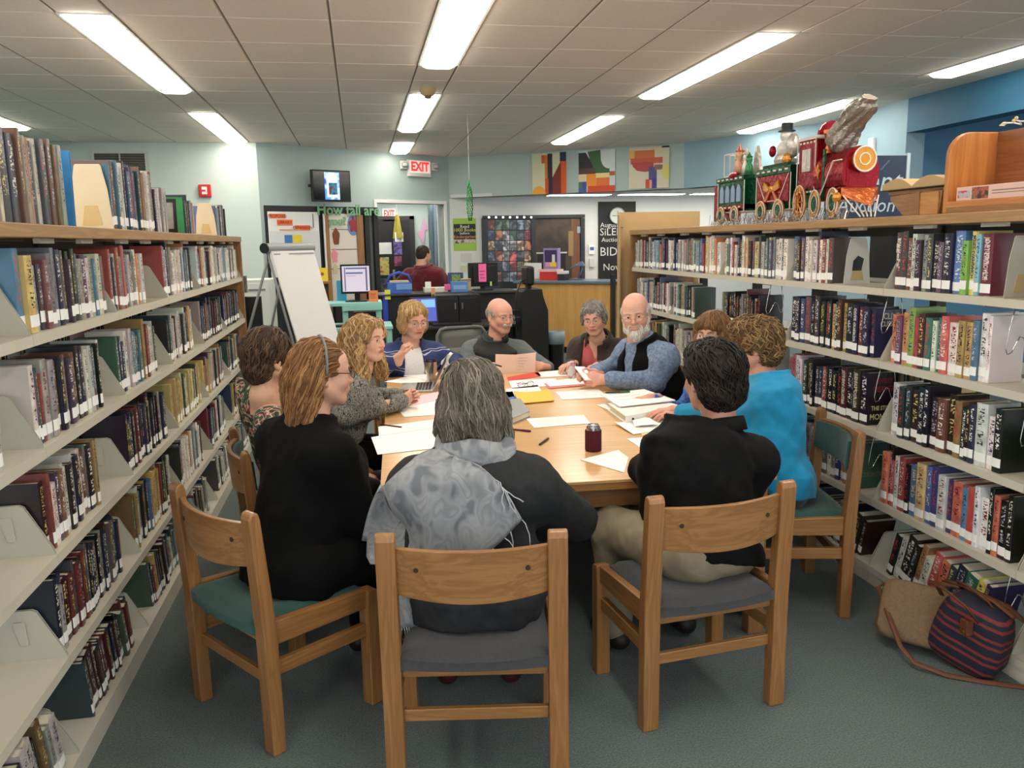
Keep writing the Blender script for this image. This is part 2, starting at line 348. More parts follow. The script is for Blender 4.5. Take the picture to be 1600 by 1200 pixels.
# ================================================================ BOOKCASES
M_shelf = mat('shelf_enamel', (202, 196, 180), 0.42, var=0.02, vscale=5)
M_brk = mat('bracket_enamel', (186, 182, 166), 0.45, var=0.02)
M_post = mat('upright_steel', (70, 68, 64), 0.5)
M_top = wood('bookcase_top', (176, 138, 92), (156, 118, 74), 'y', 0.5)
M_end = wood('bookcase_end', (164, 120, 70), (140, 100, 56), 'z', 0.5)
BAY = 0.914; TIERS = [1.45, 1.108, 0.768, 0.428, 0.09]; TIERN = ['top tier', 'second tier', 'third tier', 'fourth tier', 'bottom tier']
def bookcase(name, label, fx, sgn, seams, yend, open_back):
    """fx front plane, sgn = direction into the case (-1 left case, +1 right case)"""
    t = thing(name, label, 'bookcase', (fx, seams[0], 0))
    X = lambda d: sgn*d                      # local x, d = depth behind the front plane
    def bx(mb, d0, d1, y0, y1, z0, z1): a, b = sorted((X(d0), X(d1))); return mb.box(a, b, y0-seams[0], y1-seams[0], z0, z1)
    y0, y1 = seams[0], yend
    bx(MB(), -0.012, 0.60, y0, y1+0.03, 1.738, 1.78).build('top_board', M_top, t, bevel=0.004)
    bx(MB(), -0.005, 0.59, y1, y1+0.035, 0, 1.738).build('end_panel', M_end, t, bevel=0.003)
    for i in range(len(seams)-1):
        a, b = seams[i], seams[i+1]
        for z in TIERS:
            for side in (0, 1):
                if side and z in (0.09,): continue
                d0, d1 = (0, 0.255) if not side else (0.325, 0.58)
                mb = MB(); bx(mb, d0+0.002, d1, a+0.002, b-0.002, z-0.012, z); bx(mb, d0, d0+0.014, a+0.001, b-0.001, z-0.032, z+0.001)
                mb.build('shelf', M_shelf, t)
            # end brackets of the cantilever shelf, pressed steel with a raised slot
            for yb in (a+0.004, b-0.006):
                prof = [(0.006, -0.001), (0.255, -0.001), (0.255, 0.165), (0.095, 0.165), (0.082, 0.158), (0.012, 0.022)]
                mb = MB(); mb.prism(prof, lambda p, q, d: (X(p), d-seams[0], z+q), yb, yb+0.0025)
                br = mb.build('bracket', M_brk, t)
                mb = MB(); pr = [(0.112, 0.05), (0.136, 0.05), (0.152, 0.115), (0.150, 0.13), (0.120, 0.13), (0.116, 0.12)]
                mb.prism(pr, lambda p, q, d: (X(p), d-seams[0], z+q), yb-0.005, yb); mb.build('slot', M_brk, br, bevel=0.004)
        bx(MB(), 0.006, 0.02, a+0.002, b-0.002, 0, 0.06).build('kick_plate', M_shelf, t)
    for s in seams:
        bx(MB(), 0.265, 0.315, s-0.025, s+0.025, 0, 1.738).build('upright', M_post, t)
    for i in range(len(seams)-1):
        a, b = seams[i], seams[i+1]
        bx(MB(), 0.28, 0.30, a+0.02, b-0.02, 1.69, 1.735).build('cross_rail', M_post, t)
        for k in (0.25, 0.7):
            bx(MB(), 0.03, 0.05, a+BAY*k, a+BAY*k+0.13, 1.722, 1.738).build('top_clip', M_shelf, t)
    return t
LS = [2.668-BAY+BAY*i for i in range(7)]; LX = -0.965
RS = [1.68+0.9165*i for i in range(7)]; RX = 2.40
bookcase('bookcase', 'long double-sided metal bookcase with oak top left of the table', LX, -1, LS, 7.24, False)
bookcase('bookcase', 'long double-sided metal bookcase with oak top right of the table', RX, 1, RS, 7.185, True)
# ================================================================ BOOKS
def book_material():
    m = bpy.data.materials.new('book_cover'); m.use_nodes = True; nt = m.node_tree; b = nt.nodes['Principled BSDF']
    N = nt.nodes.new; L = nt.links.new
    def math_(op, a, bb=None):
        n = N('ShaderNodeMath'); n.operation = op
        for i, q in enumerate((a, bb)):
            if q is None: continue
            if isinstance(q, (int, float)): n.inputs[i].default_value = q
            else: L(q, n.inputs[i])
        return n.outputs[0]
    c1 = N('ShaderNodeAttribute'); c1.attribute_name = 'Col'; c2 = N('ShaderNodeAttribute'); c2.attribute_name = 'Ink'
    uv = N('ShaderNodeUVMap'); sp = N('ShaderNodeSeparateXYZ'); L(uv.outputs[0], sp.inputs[0])
    u, v = sp.outputs[0], sp.outputs[1]
    sd = c2.outputs['Alpha']                                   # random number of the book
    off = math_('MULTIPLY', sd, 97.0)
    cmb = N('ShaderNodeCombineXYZ'); L(math_('ADD', math_('MULTIPLY', u, 3.0), off), cmb.inputs[0]); L(math_('ADD', math_('MULTIPLY', v, 34.0), off), cmb.inputs[1])
    no = N('ShaderNodeTexNoise'); no.noise_dimensions = '2D'; no.inputs['Scale'].default_value = 1.0; no.inputs['Detail'].default_value = 1.0; L(cmb.outputs[0], no.inputs['Vector'])
    letters = math_('GREATER_THAN', no.outputs['Fac'], 0.545)
    inu = math_('MULTIPLY', math_('GREATER_THAN', u, 0.24), math_('LESS_THAN', u, 0.76))
    lo = math_('MULTIPLY', math_('GREATER_THAN', v, math_('ADD', 0.24, math_('MULTIPLY', sd, 0.15))), math_('LESS_THAN', v, 0.93))
    gap = math_('GREATER_THAN', math_('ABSOLUTE', math_('SUBTRACT', v, math_('ADD', 0.45, math_('MULTIPLY', sd, 0.25)))), 0.035)
    mask = math_('MULTIPLY', math_('MULTIPLY', letters, inu), math_('MULTIPLY', lo, gap))
    # a picture band on some jackets
    cb = N('ShaderNodeCombineXYZ'); L(math_('ADD', math_('MULTIPLY', u, 1.2), off), cb.inputs[0]); L(math_('ADD', math_('MULTIPLY', v, 4.0), off), cb.inputs[1])
    n2 = N('ShaderNodeTexNoise'); n2.noise_dimensions = '2D'; n2.inputs['Scale'].default_value = 1.3; n2.inputs['Detail'].default_value = 5; L(cb.outputs[0], n2.inputs['Vector'])
    hs = N('ShaderNodeHueSaturation'); hs.inputs['Saturation'].default_value = 0.85
    L(math_('ADD', 0.47, math_('MULTIPLY', n2.outputs['Fac'], 0.06)), hs.inputs['Hue']); L(math_('ADD', 0.45, math_('MULTIPLY', n2.outputs['Fac'], 1.1)), hs.inputs['Value']); L(c1.outputs['Color'], hs.inputs['Color'])
    mx = N('ShaderNodeMix'); mx.data_type = 'RGBA'; L(mask, mx.inputs[0]); L(hs.outputs[0], mx.inputs[6]); L(c2.outputs['Color'], mx.inputs[7])
    L(mx.outputs[2], b.inputs['Base Color']); b.inputs['Roughness'].default_value = 0.28; b.inputs['Specular IOR Level'].default_value = 0.55
    return m
M_book = book_material()
M_pages = ramp_mat('page_edges', 'wave_y', [(0.0, (214, 204, 182)), (1.0, (232, 224, 205))], scale=300, rough=0.8, detail=1)
M_label = mat('spine_label_paper', (244, 244, 240), 0.5)
PAL = {
 'dark': [(24, 24, 28), (30, 30, 36), (20, 26, 44), (44, 40, 42), (60, 22, 26), (36, 48, 66), (84, 82, 80), (28, 36, 34), (96, 30, 30), (52, 56, 66), (22, 22, 22), (140, 138, 134), (30, 34, 60)],
 'mixed': [(34, 34, 38), (112, 34, 36), (200, 198, 192), (176, 174, 168), (40, 40, 46), (44, 66, 102), (190, 186, 174), (90, 92, 96), (30, 60, 66), (160, 118, 66), (74, 48, 74), (208, 200, 184), (52, 84, 62), (28, 38, 64), (150, 146, 138), (110, 74, 48), (196, 160, 70), (60, 110, 130), (26, 26, 28)],
 'light': [(206, 200, 186), (220, 216, 206), (180, 176, 170), (146, 50, 46), (60, 90, 130), (210, 184, 124), (130, 130, 128), (228, 224, 218), (70, 70, 74), (200, 130, 66), (96, 120, 110), (44, 44, 48), (216, 210, 196), (90, 80, 110), (196, 196, 190), (120, 150, 170), (228, 222, 206), (40, 46, 66)],
 'gold': [(190, 168, 100), (198, 178, 116), (176, 152, 88), (204, 188, 134), (186, 160, 96), (60, 60, 64)],
 'bright': [(220, 110, 40), (190, 40, 44), (70, 120, 180), (120, 180, 50), (230, 214, 60), (90, 190, 220), (120, 24, 44), (60, 20, 30), (236, 232, 226), (40, 40, 44), (50, 60, 130)],
 'mag': [(150, 146, 136), (60, 54, 52), (196, 186, 164), (96, 72, 56), (120, 150, 178), (44, 44, 48), (170, 110, 70), (74, 78, 84), (206, 196, 172), (50, 46, 44)],
}
CNAME = [((24, 24, 28), 'black'), ((90, 92, 96), 'grey'), ((150, 146, 138), 'light grey'), ((215, 210, 200), 'cream'), ((110, 30, 32), 'dark red'), ((200, 50, 45), 'red'), ((28, 38, 70), 'navy'), ((60, 100, 150), 'blue'),
         ((52, 84, 62), 'green'), ((120, 180, 50), 'lime green'), ((190, 165, 90), 'tan'), ((230, 214, 60), 'yellow'), ((215, 115, 50), 'orange'), ((110, 74, 48), 'brown'), ((74, 48, 80), 'purple'), ((40, 66, 72), 'dark teal'), ((90, 180, 210), 'sky blue'), ((170, 50, 110), 'magenta'), ((240, 238, 232), 'white')]
def cname(c): return min(CNAME, key=lambda q: sum((a-b)**2 for a, b in zip(q[0], c)))[1]
BOOKS = []   # dict: origin, axes, size, colour, lean...
def ink_for(c):
    l = 0.3*c[0]+0.6*c[1]+0.1*c[2]
    if l < 110: return random.choice([(235, 232, 225), (220, 215, 200), (214, 190, 120), (200, 70, 60), (180, 190, 205)])
    return random.choice([(30, 30, 34), (120, 30, 34), (30, 50, 100), (60, 50, 40)])
def add_row(case, tier, y0, y1, pal, direction=1, hm=0.235, hv=0.015, lean=0.0, tm=0.031, cols=None, setback=0.025, label=True, z=None, side=0, flush=True, where=''):
    """a run of books between y0 and y1; direction +1 starts at y0, -1 starts at y1"""
    zz = TIERS[tier] if z is None else z; y = y0 if direction > 0 else y1; i = 0
    while True:
        t = max(0.014, random.gauss(tm, tm*0.28)); h = random.gauss(hm, hv); d = random.uniform(0.150, 0.168)
        if cols and i < len(cols):
            c = cols[i][:3]; t = cols[i][3] if len(cols[i]) > 3 else t
        else: c = random.choice(PAL[pal])
        c = tuple(max(8, min(250, q+random.randint(-9, 9))) for q in c)
        ln = lean if lean else (random.uniform(-0.02, 0.02) if random.random() < 0.25 else 0.0)
        step = (t+0.0012)/math.cos(ln)
        if direction > 0:
            if y+t > y1: break
            ya = y; y += step
        else:
            if y-t < y0: break
            y -= step; ya = y
        BOOKS.append(dict(case=case, tier=tier, y=ya, z=zz, t=t, h=h, d=d, c=c, ink=ink_for(c), lean=ln, sb=setback+random.uniform(-0.006, 0.012), label=label, i=i, side=side, rnd=random.random(), where=where, pal=pal))
        i += 1
    if i: BOOKS[-1]['last'] = True
    return i
UVF = None
def book_geo(b):
    """local coordinates: x = depth behind the spine (0..d), y = thickness, z = height. returns verts, faces, material ids, uvs"""
    t, h, d = b['t'], b['h'], b['d']; ct = 0.0026; V = []; F = []; MI = []; UV = []
    def q(pts, mi, uvs=None):
        o = len(V); V.extend(pts); F.append(tuple(range(o, o+len(pts)))); MI.append(mi); UV.extend(uvs or [(0.02, 0.02)]*len(pts))
    # spine, slightly rounded: 4 strips
    ys = [0, 0.12*t, 0.5*t, 0.88*t, t]; xs = [0.004, 0.0012, 0.0, 0.0012, 0.004]
    for k in range(4):
        q([(xs[k], ys[k], 0), (xs[k+1], ys[k+1], 0), (xs[k+1], ys[k+1], h), (xs[k], ys[k], h)], 0, [(1-ys[k]/t, 0), (1-ys[k+1]/t, 0), (1-ys[k+1]/t, 1), (1-ys[k]/t, 1)])
    for k in range(4): q([(xs[k], ys[k], h), (xs[k+1], ys[k+1], h), (0.007, ys[k+1], h), (0.007, ys[k], h)], 0)
    for y0, y1 in ((0, ct), (t-ct, t)):
        a = (0.004, y0, 0); 
        P = [(0.004, y0, 0), (d, y0, 0), (d, y1, 0), (0.004, y1, 0), (0.004, y0, h), (d, y0, h), (d, y1, h), (0.004, y1, h)]
        for f in ((0, 1, 5, 4), (1, 2, 6, 5), (2, 3, 7, 6), (4, 5, 6, 7)): q([P[i] for i in f], 0)
    P = [(0.005, ct, 0.004), (d-0.005, ct, 0.004), (d-0.005, t-ct, 0.004), (0.005, t-ct, 0.004), (0.005, ct, h-0.005), (d-0.005, ct, h-0.005), (d-0.005, t-ct, h-0.005), (0.005, t-ct, h-0.005)]
    for f in ((4, 5, 6, 7), (1, 2, 6, 5)): q([P[i] for i in f], 1)
    return V, F, MI, UV
def label_geo(b):
    t = b['t']; z0 = 0.012+b['rnd']*0.012; z1 = z0+0.036; ys = [-0.0006, 0.12*t, 0.5*t, 0.88*t, t+0.0006]; xs = [0.0032, 0.0004, -0.0008, 0.0004, 0.0032]
    V = []; F = []
    for k in range(5): V += [(xs[k], ys[k], z0), (xs[k], ys[k], z1)]
    for k in range(4): F.append((2*k, 2*k+2, 2*k+3, 2*k+1))
    return V, F
def book_matrix(b):
    left = b['case'] == 0
    fx = LX if left else RX; sg = -1 if left else 1
    if b['side']: x = fx+sg*(0.58-b['sb']); sx = -sg
    else: x = fx+sg*b['sb']; sx = sg
    R = Matrix.Rotation(b['lean'], 4, 'X')
    # y keeps its direction; mirrored x keeps the spine towards the aisle
    lift = (b['t']*abs(math.sin(b['lean']))) if b['lean'] else 0
    return Matrix.Translation((x, b['y'], b['z']+0.0008+(lift if b['lean'] < 0 else 0))) @ R @ Matrix.Diagonal((sx, 1, 1, 1))
def set_attrs(me, cols, inks, rnds, uvs):
    nl = len(me.loops)
    a = me.color_attributes.new('Col', 'FLOAT_COLOR', 'CORNER'); a.data.foreach_set('color', np.asarray(cols, np.float32).ravel())
    a = me.color_attributes.new('Ink', 'FLOAT_COLOR', 'CORNER'); ii = np.asarray(inks, np.float32).copy(); ii[:, 3] = rnds; a.data.foreach_set('color', ii.ravel())
    u = me.uv_layers.new(name='UVMap'); u.data.foreach_set('uv', np.asarray(uvs, np.float32).ravel())
def lin(c): return S(*c)
def make_book(b, name='book'):
    V, F, MI, UV = book_geo(b); Mx = book_matrix(b); Lc = Mx.to_translation()
    R = Matrix.Translation(-Lc) @ Mx
    me = bpy.data.meshes.new(name); me.from_pydata([R @ Vector(v) for v in V], [], F)
    me.materials.append(M_book); me.materials.append(M_pages); me.polygons.foreach_set('material_index', MI)
    n = len(UV); set_attrs(me, [lin(b['c'])]*n, [lin(b['ink'])]*n, [b['rnd']]*n, UV); me.update()
    o = link(name, me); o.location = Lc
    if b['label']:
        V, F = label_geo(b); ml = bpy.data.meshes.new('spine_label'); ml.from_pydata([R @ Vector(v) for v in V], [], F); ml.materials.append(M_label); ml.update()
        link('spine_label', ml, o)
    b['obj'] = o; b['R'] = R
    return o
def make_stuff(bs, name, label):
    V = []; F = []; MI = []; UV = []; C = []; I = []; R = []
    for b in bs:
        v, f, mi, uv = book_geo(b); Mx = book_matrix(b); o = len(V); V += [Mx @ Vector(q) for q in v]; F += [tuple(i+o for i in g_) for g_ in f]; MI += mi; UV += uv
        C += [lin(b['c'])]*len(uv); I += [lin(b['ink'])]*len(uv); R += [b['rnd']]*len(uv)
        if b['label']:
            v, f = label_geo(b); o = len(V); V += [Mx @ Vector(q) for q in v]; F += [tuple(i+o for i in g_) for g_ in f]; MI += [2]*len(f); k = 4*len(f); UV += [(0, 0)]*k; C += [(1, 1, 1, 1)]*k; I += [(1, 1, 1, 1)]*k; R += [0]*k
    me = bpy.data.meshes.new(name); me.from_pydata(V, [], F)
    for mm in (M_book, M_pages, M_label): me.materials.append(mm)
    me.polygons.foreach_set('material_index', MI); set_attrs(me, C, I, R, UV); me.update()
    return tag(link(name, me), label, 'books', kind='stuff')
# ---- left case: each run starts at the near seam of its bay and leaves the far end free
random.seed(11)
LPAL = [['mixed', 'mixed', 'light', 'light', 'light', 'light'], ['mixed', 'mixed', 'mixed', 'mixed', 'dark', 'dark'], ['mixed', 'mixed', 'dark', 'gold', 'mixed', 'mixed'],
        ['light', 'dark', 'mixed', 'light', 'mixed', 'mixed'], ['mixed', 'dark', 'mixed', 'mixed', 'light', 'mixed']]
LFILL = [[0.55, 0.97, 0.62, 0.9, 0.97, 0.93], [0.80, 0.78, 0.80, 0.8, 0.9, 0.93], [0.62, 0.60, 0.82, 0.88, 0.85, 0.9], [0.35, 0.80, 0.80, 0.72, 0.8, 0.8], [0.75, 0.66, 0.66, 0.6, 0.7, 0.7]]
BAYN_L = ['first bay', 'second bay', 'third bay', 'fourth bay', 'fifth bay', 'farthest bay']
for ti in range(5):
    for bi in range(6):
        y0 = LS[bi]+0.012; y1 = y0+BAY*LFILL[ti][bi]-0.02; ln = 0.0; hm = 0.236
        cols = None
        if ti == 0 and bi == 1: cols = [(60, 110, 160, 0.05), (206, 186, 80, 0.06), (150, 160, 180, 0.05), (60, 52, 54), (110, 60, 60), (120, 116, 110), (120, 120, 122), (30, 36, 60, 0.045), (140, 34, 40), (90, 90, 94), (60, 60, 64), (40, 40, 44)]; 
        if ti == 0 and bi == 0: cols = [(140, 44, 44, 0.05), (128, 40, 40, 0.05)]
        if ti == 4: ln = 0.22; hm = 0.215; y0 += 0.2; y1 = min(y1+0.2, LS[bi]+BAY-0.03)
        if ti == 3 and bi == 0: y0 += 0.05
        if ti == 2 and bi == 0: y1 = y0+0.42
        add_row(0, ti, y0, y1, LPAL[ti][bi], 1, hm=hm, lean=ln, cols=cols, where=BAYN_L[bi])
# magazines and books standing on the left top board
def top_run(y0, y1, pal, hm, tm, where, lean=0.0, label=False, setb=0.05):
    add_row(0, 0, y0, y1, pal, 1, hm=hm, hv=0.012, tm=tm, z=1.78, setback=setb, label=label, where='top-board '+where, lean=lean)
top_run(2.35, 3.25, 'mag', 0.27, 0.034, 'near run'); top_run(3.85, 4.60, 'mixed', 0.285, 0.03, 'middle run', label=True)
top_run(4.62, 4.86, 'light', 0.22, 0.03, 'far run'); top_run(5.36, 5.66, 'mag', 0.21, 0.03, 'frame run'); top_run(6.53, 6.95, 'light', 0.22, 0.035, 'last run')
# ---- right case: each run starts at the far seam and leaves the near end free
random.seed(23)
RB = ['', 'nearest bay', 'second bay', 'third bay', 'fourth bay', 'farthest bay']
def rrow(ti, bi, y0, y1, pal, **k): add_row(1, ti, y0, y1, pal, -1, where=RB[bi], **k)
a = RS
rrow(0, 5, a[5]+0.02, a[6]-0.02, 'light'); rrow(0, 4, a[4]+0.02, a[5]-0.02, 'light'); rrow(0, 3, a[3]+0.02, a[4]-0.02, 'light'); rrow(0, 2, 3.98, a[3]-0.02, 'light')
rrow(0, 1, 2.86, a[2]-0.03, 'bright', hm=0.245, tm=0.037, cols=[(86, 66, 76), (70, 66, 70), (110, 60, 40), (196, 194, 190), (70, 40, 52), (150, 150, 158), (60, 62, 70), (36, 34, 36), (104, 74, 94), (30, 40, 70), (70, 120, 180), (120, 170, 50), (222, 208, 70), (110, 180, 200), (110, 24, 44), (50, 36, 36), (90, 46, 40)])
rrow(1, 5, a[5]+0.02, a[6]-0.02, 'light'); rrow(1, 4, a[4]+0.42, a[5]-0.02, 'mixed'); rrow(1, 3, a[3]+0.35, a[4]-0.02, 'dark', hm=0.22)
DK = [(30, 34, 50), (26, 30, 60), (44, 60, 110), (90, 80, 96), (28, 28, 34), (60, 60, 66), (24, 24, 28), (30, 50, 40), (50, 40, 60), (24, 26, 40), (200, 160, 40), (30, 50, 90), (60, 40, 30), (190, 150, 60), (22, 24, 34), (36, 32, 60), (96, 30, 26), (24, 34, 66), (30, 40, 80)]
rrow(1, 2, a[2]+0.10, a[3]-0.02, 'dark', hm=0.245, tm=0.040, cols=DK+[(34, 44, 70)])
rrow(1, 1, 2.84, a[2]-0.03, 'light', hm=0.24, tm=0.036, cols=[(214, 110, 50), (120, 60, 90), (200, 120, 60), (124, 176, 60), (150, 40, 50), (80, 40, 44), (60, 120, 110), (224, 220, 210), (40, 100, 96), (196, 70, 50), (220, 216, 206), (170, 140, 70), (180, 150, 80), (70, 110, 140), (226, 222, 214), (230, 226, 218), (170, 60, 60), (210, 204, 190)])
rrow(2, 5, a[5]+0.05, a[6]-0.02, 'mixed'); rrow(2, 4, a[4]+0.3, a[5]-0.02, 'mixed'); rrow(2, 3, a[3]+0.2, a[4]-0.02, 'mixed')
rrow(2, 2, a[2]+0.12, a[3]-0.02, 'dark', hm=0.245, tm=0.040, cols=[(170, 90, 80), (180, 90, 84), (210, 206, 200), (216, 212, 204), (34, 50, 44), (40, 34, 36), (26, 26, 30), (60, 60, 60), (30, 40, 70), (150, 50, 40), (28, 28, 32), (24, 30, 30), (30, 26, 30), (24, 24, 26), (70, 22, 32), (30, 26, 28), (30, 24, 26)])
rrow(2, 1, 2.72, a[2]-0.07, 'dark', hm=0.245, tm=0.042, cols=[(206, 204, 198), (40, 60, 60), (40, 46, 50), (56, 30, 36), (34, 40, 52), (30, 34, 46), (60, 24, 28), (110, 70, 50), (40, 30, 30), (130, 96, 50), (30, 40, 60), (26, 28, 34), (40, 50, 70), (214, 210, 200), (220, 216, 206), (30, 30, 34), (170, 50, 110), (60, 90, 110)])
rrow(3, 3, a[3]+0.1, a[4]-0.02, 'mixed'); rrow(3, 2, a[2]+0.14, a[3]-0.02, 'mixed', hm=0.24, tm=0.038)
rrow(3, 1, 2.62, a[2]-0.03, 'mixed', hm=0.24, tm=0.039, cols=[(210, 100, 50), (34, 34, 36), (180, 60, 60), (206, 202, 196), (150, 40, 40), (30, 30, 34), (60, 100, 160), (200, 180, 110), (50, 90, 150), (40, 60, 110), (200, 196, 188), (60, 40, 90), (200, 80, 50), (60, 120, 180), (180, 40, 40), (232, 230, 226), (236, 232, 228), (30, 28, 28), (196, 90, 40), (26, 24, 26), (34, 26, 30), (24, 24, 26), (28, 24, 26), (26, 24, 28)])
rrow(4, 3, a[3]+0.2, a[4]-0.05, 'dark', lean=0.25, hm=0.215); rrow(4, 2, a[2]+0.1, a[3]-0.05, 'dark', lean=0.25, hm=0.215, cols=[(40, 40, 44), (140, 90, 50), (36, 36, 40)])
rrow(4, 1, 2.75, a[2]-0.10, 'dark', lean=0.28, hm=0.22, tm=0.040, cols=[(30, 30, 32), (200, 200, 196), (40, 40, 44), (30, 28, 30), (180, 120, 60), (214, 214, 208), (190, 40, 40), (206, 100, 44), (44, 60, 70), (36, 50, 66), (30, 110, 80), (220, 200, 60), (44, 40, 90)])
a = None
# near bay of the right case, only just inside the frame
for ti in range(1, 5): add_row(1, ti, RS[0]+0.3, RS[1]-0.1, 'mixed', -1, where='bay beside the camera')
# runs on the far sides, seen only through gaps
random.seed(5)
for ti in range(0, 4):
    for bi in range(1, 6):
        add_row(0, ti, LS[bi]+0.02, LS[bi]+0.6+0.25*random.random(), 'dark', 1, side=1, where='far side', label=False)
        if ti > 1: add_row(1, ti, RS[bi]+0.02, RS[bi]+0.5, 'mixed', 1, side=1, where='far side', label=False)
# ---- the 300 that show largest become single things, the rest one mass
def shown(b):
    if b['side']: return 0
    Mx = book_matrix(b); pts = [px(Mx @ Vector(q)) for q in ((0, 0, 0), (0, b['t'], 0), (0, 0, b['h']), (0, b['t'], b['h']))]
    if min(p[2] for p in pts) < 0.2: return 0
    u = np.clip([p[0] for p in pts], 0, 1600); v = np.clip([p[1] for p in pts], 0, 1200)
    if u.max()-u.min() < 3 or v.max()-v.min() < 8: return 0
    return (u.max()-u.min())*(v.max()-v.min())*(4 if b['case'] == 1 and b.get('last') else 1)
for b in BOOKS: b['area'] = shown(b)
BOOKS.sort(key=lambda b: -b['area'])
near, rest = BOOKS[:300], BOOKS[300:]
ORDN = lambda n: f"{n}{'th' if 10 <= n % 100 <= 20 else {1: 'st', 2: 'nd', 3: 'rd'}.get(n % 10, 'th')}"
for b in near:
    o = make_book(b); nm = 'left' if b['case'] == 0 else 'right'
    tn = b['where'] if 'top-board' in b['where'] else f"{TIERN[b['tier']]}, {b['where']}"
    o['label'] = f"{cname(b['c'])} book, {ORDN(b['i']+1)} from {'near' if b['case'] == 0 else 'far'} end, {tn}, {nm} bookcase"
    o['category'] = 'book'; o['group'] = f'books on the {nm} bookcase'
make_stuff(rest, 'distant_books', 'rows of smaller library books farther along both bookcases')
def find_book(case, tier, where, i=None):
    q = sorted([b for b in near if b['case'] == case and b['tier'] == tier and b['where'] == where], key=lambda b: b['i'])
    return q
# ---- lettering on the jackets that can be read
def spine_text(b, s, col, size=0.02, z0=0.26, z1=0.94):
    """text running down the spine (right case)"""
    if 'obj' not in b: return
    L_ = (z1-z0)*b['h']; h = (z0+z1)/2*b['h']
    M4 = b['R'] @ Matrix.Translation((-0.0018, b['t']/2, h)) @ frame((0, 0, 0), (0, 0, -1), (0, -1, 0))
    o = text('spine_lettering', s, size, M4, mat('lettering_'+'_'.join(map(str, col)), col, 0.5), b['obj'], extrude=0.0002, bold=0.0004)
    w = max(v.co.z for v in o.data.vertices)-min(v.co.z for v in o.data.vertices)
    k = L_/max(w, 1e-4)
    for v in o.data.vertices: v.co.z = h+(v.co.z-h)*k
def cover_text(b, lines, col):
    """lines: (text, size, height fraction) on the near cover, facing the camera"""
    if 'obj' not in b: return
    for s, size, fz in lines:
        M4 = b['R'] @ Matrix.Translation((b['d']*0.53, -0.0008, b['h']*fz)) @ frame((0, 0, 0), (1, 0, 0), (0, 0, 1))
        text('cover_lettering', s, size, M4, mat('lettering_'+'_'.join(map(str, col)), col, 0.5), b['obj'], extrude=0.0002, bold=0.0006, sx=0.8)
q = find_book(1, 0, 'nearest bay')
for b in q:
    if b['i'] in (12, 14): spine_text(b, 'JANET EVANOVICH', (30, 70, 120) if b['i'] == 12 else (235, 215, 220), b['t']*0.62)
    if b['i'] == 0: spine_text(b, 'Eggers', (230, 226, 215), b['t']*0.7, 0.4, 0.9)
q = find_book(1, 1, 'second bay')
for b in q[-1:]: cover_text(b, [('CLIVE', 0.042, 0.86), ('CUSSLER', 0.036, 0.70)], (206, 196, 170))
for b in q[2:-1:3]: spine_text(b, 'CLIVE CUSSLER', (225, 222, 214), b['t']*0.6)
q = find_book(1, 2, 'second bay')
for b in q[-1:]: cover_text(b, [('JEFFERY', 0.034, 0.84), ('DEAVER', 0.04, 0.68)], (150, 40, 44)); cover_text(b, [('THE STONE', 0.03, 0.32), ('MONKEY', 0.042, 0.15)], (206, 196, 150))
for b in q[-7:-1:2]: spine_text(b, 'JEFFERY DEAVER', (215, 205, 200), b['t']*0.6)
q = find_book(1, 3, 'second bay')
for b in q[-1:]: cover_text(b, [('COUNTRY', 0.034, 0.3)], (120, 112, 90))
# ================================================================ BOOKENDS ON THE SHELVES
M_bkend = mat('bookend_cream', (206, 192, 160), 0.5)
def bookend(label, loc, h=0.23, w=0.14, m=M_bkend, rz=0.0, mark=False, group='cream bookends'):
    t = thing('bookend', label, 'bookend', loc, rz, group)
    prof = [(-w/2, 0), (w/2, 0), (w/2-0.012, h*0.62), (w/2-0.03, h-0.006), (w/2-0.036, h), (-w/2+0.036, h), (-w/2+0.03, h-0.006), (-w/2+0.012, h*0.62)]
    MB().prism(prof, lambda a, b, d: (a, d, b+0.002), 0, 0.003).build('plate', m, t, bevel=0.001)
    MB().box(-w/2, w/2, 0.0, 0.11, 0, 0.002).build('foot', m, t)
    MB().prism([(-w*0.24, 0.02), (w*0.24, 0.02), (w*0.15, h*0.38), (-w*0.15, h*0.38)], lambda a, b, d: (a, d, b), -0.0015, 0.0005).build('tongue', mat('bookend_tongue', (196, 170, 120), 0.55), t)
    if mark: MB().prism([(-0.03, 0.07), (0.02, 0.07), (0.032, 0.13), (0.0, 0.145), (-0.025, 0.12)], lambda a, b, d: (a, d, b), -0.004, -0.0016).build('printed_mark', M_black, t)
    return t
p = atX(150, 356, -1.08); bookend('tall cream bookend standing on the left oak top between magazines', (-1.10, 3.828, 1.78), 0.27, 0.165)
bookend('small cream bookend at the far end of the left oak top', (-1.095, 6.50, 1.78), 0.235, 0.15)
bookend('white bookend with black print ending the top tier of the right bookcase', (2.51, 3.90, TIERS[0]), 0.235, 0.15, mat('bookend_white', (206, 204, 194), 0.45), 0.0, True)
bookend('plain grey bookend by the photo edge, top tier of the right bookcase', (2.50, 2.80, TIERS[0]), 0.235, 0.15, mat('bookend_grey', (190, 184, 168), 0.45))
t = thing('framed_photo', 'small black picture frame leaning on the left oak top', 'picture frame', (-1.06, 5.02, 1.785), 0.2, rot=(-0.35, 0, 0.15))
MB().box(-0.06, 0.06, -0.006, 0.006, 0, 0.02).box(-0.06, 0.06, -0.006, 0.006, 0.18, 0.2).box(-0.06, -0.042, -0.006, 0.006, 0.02, 0.18).box(0.042, 0.06, -0.006, 0.006, 0.02, 0.18).build('frame', M_black, t)
MB().box(-0.042, 0.042, -0.002, 0.002, 0.02, 0.18).build('picture', mat('frame_photo', (150, 146, 140), 0.4, var=0.3, vscale=20), t)
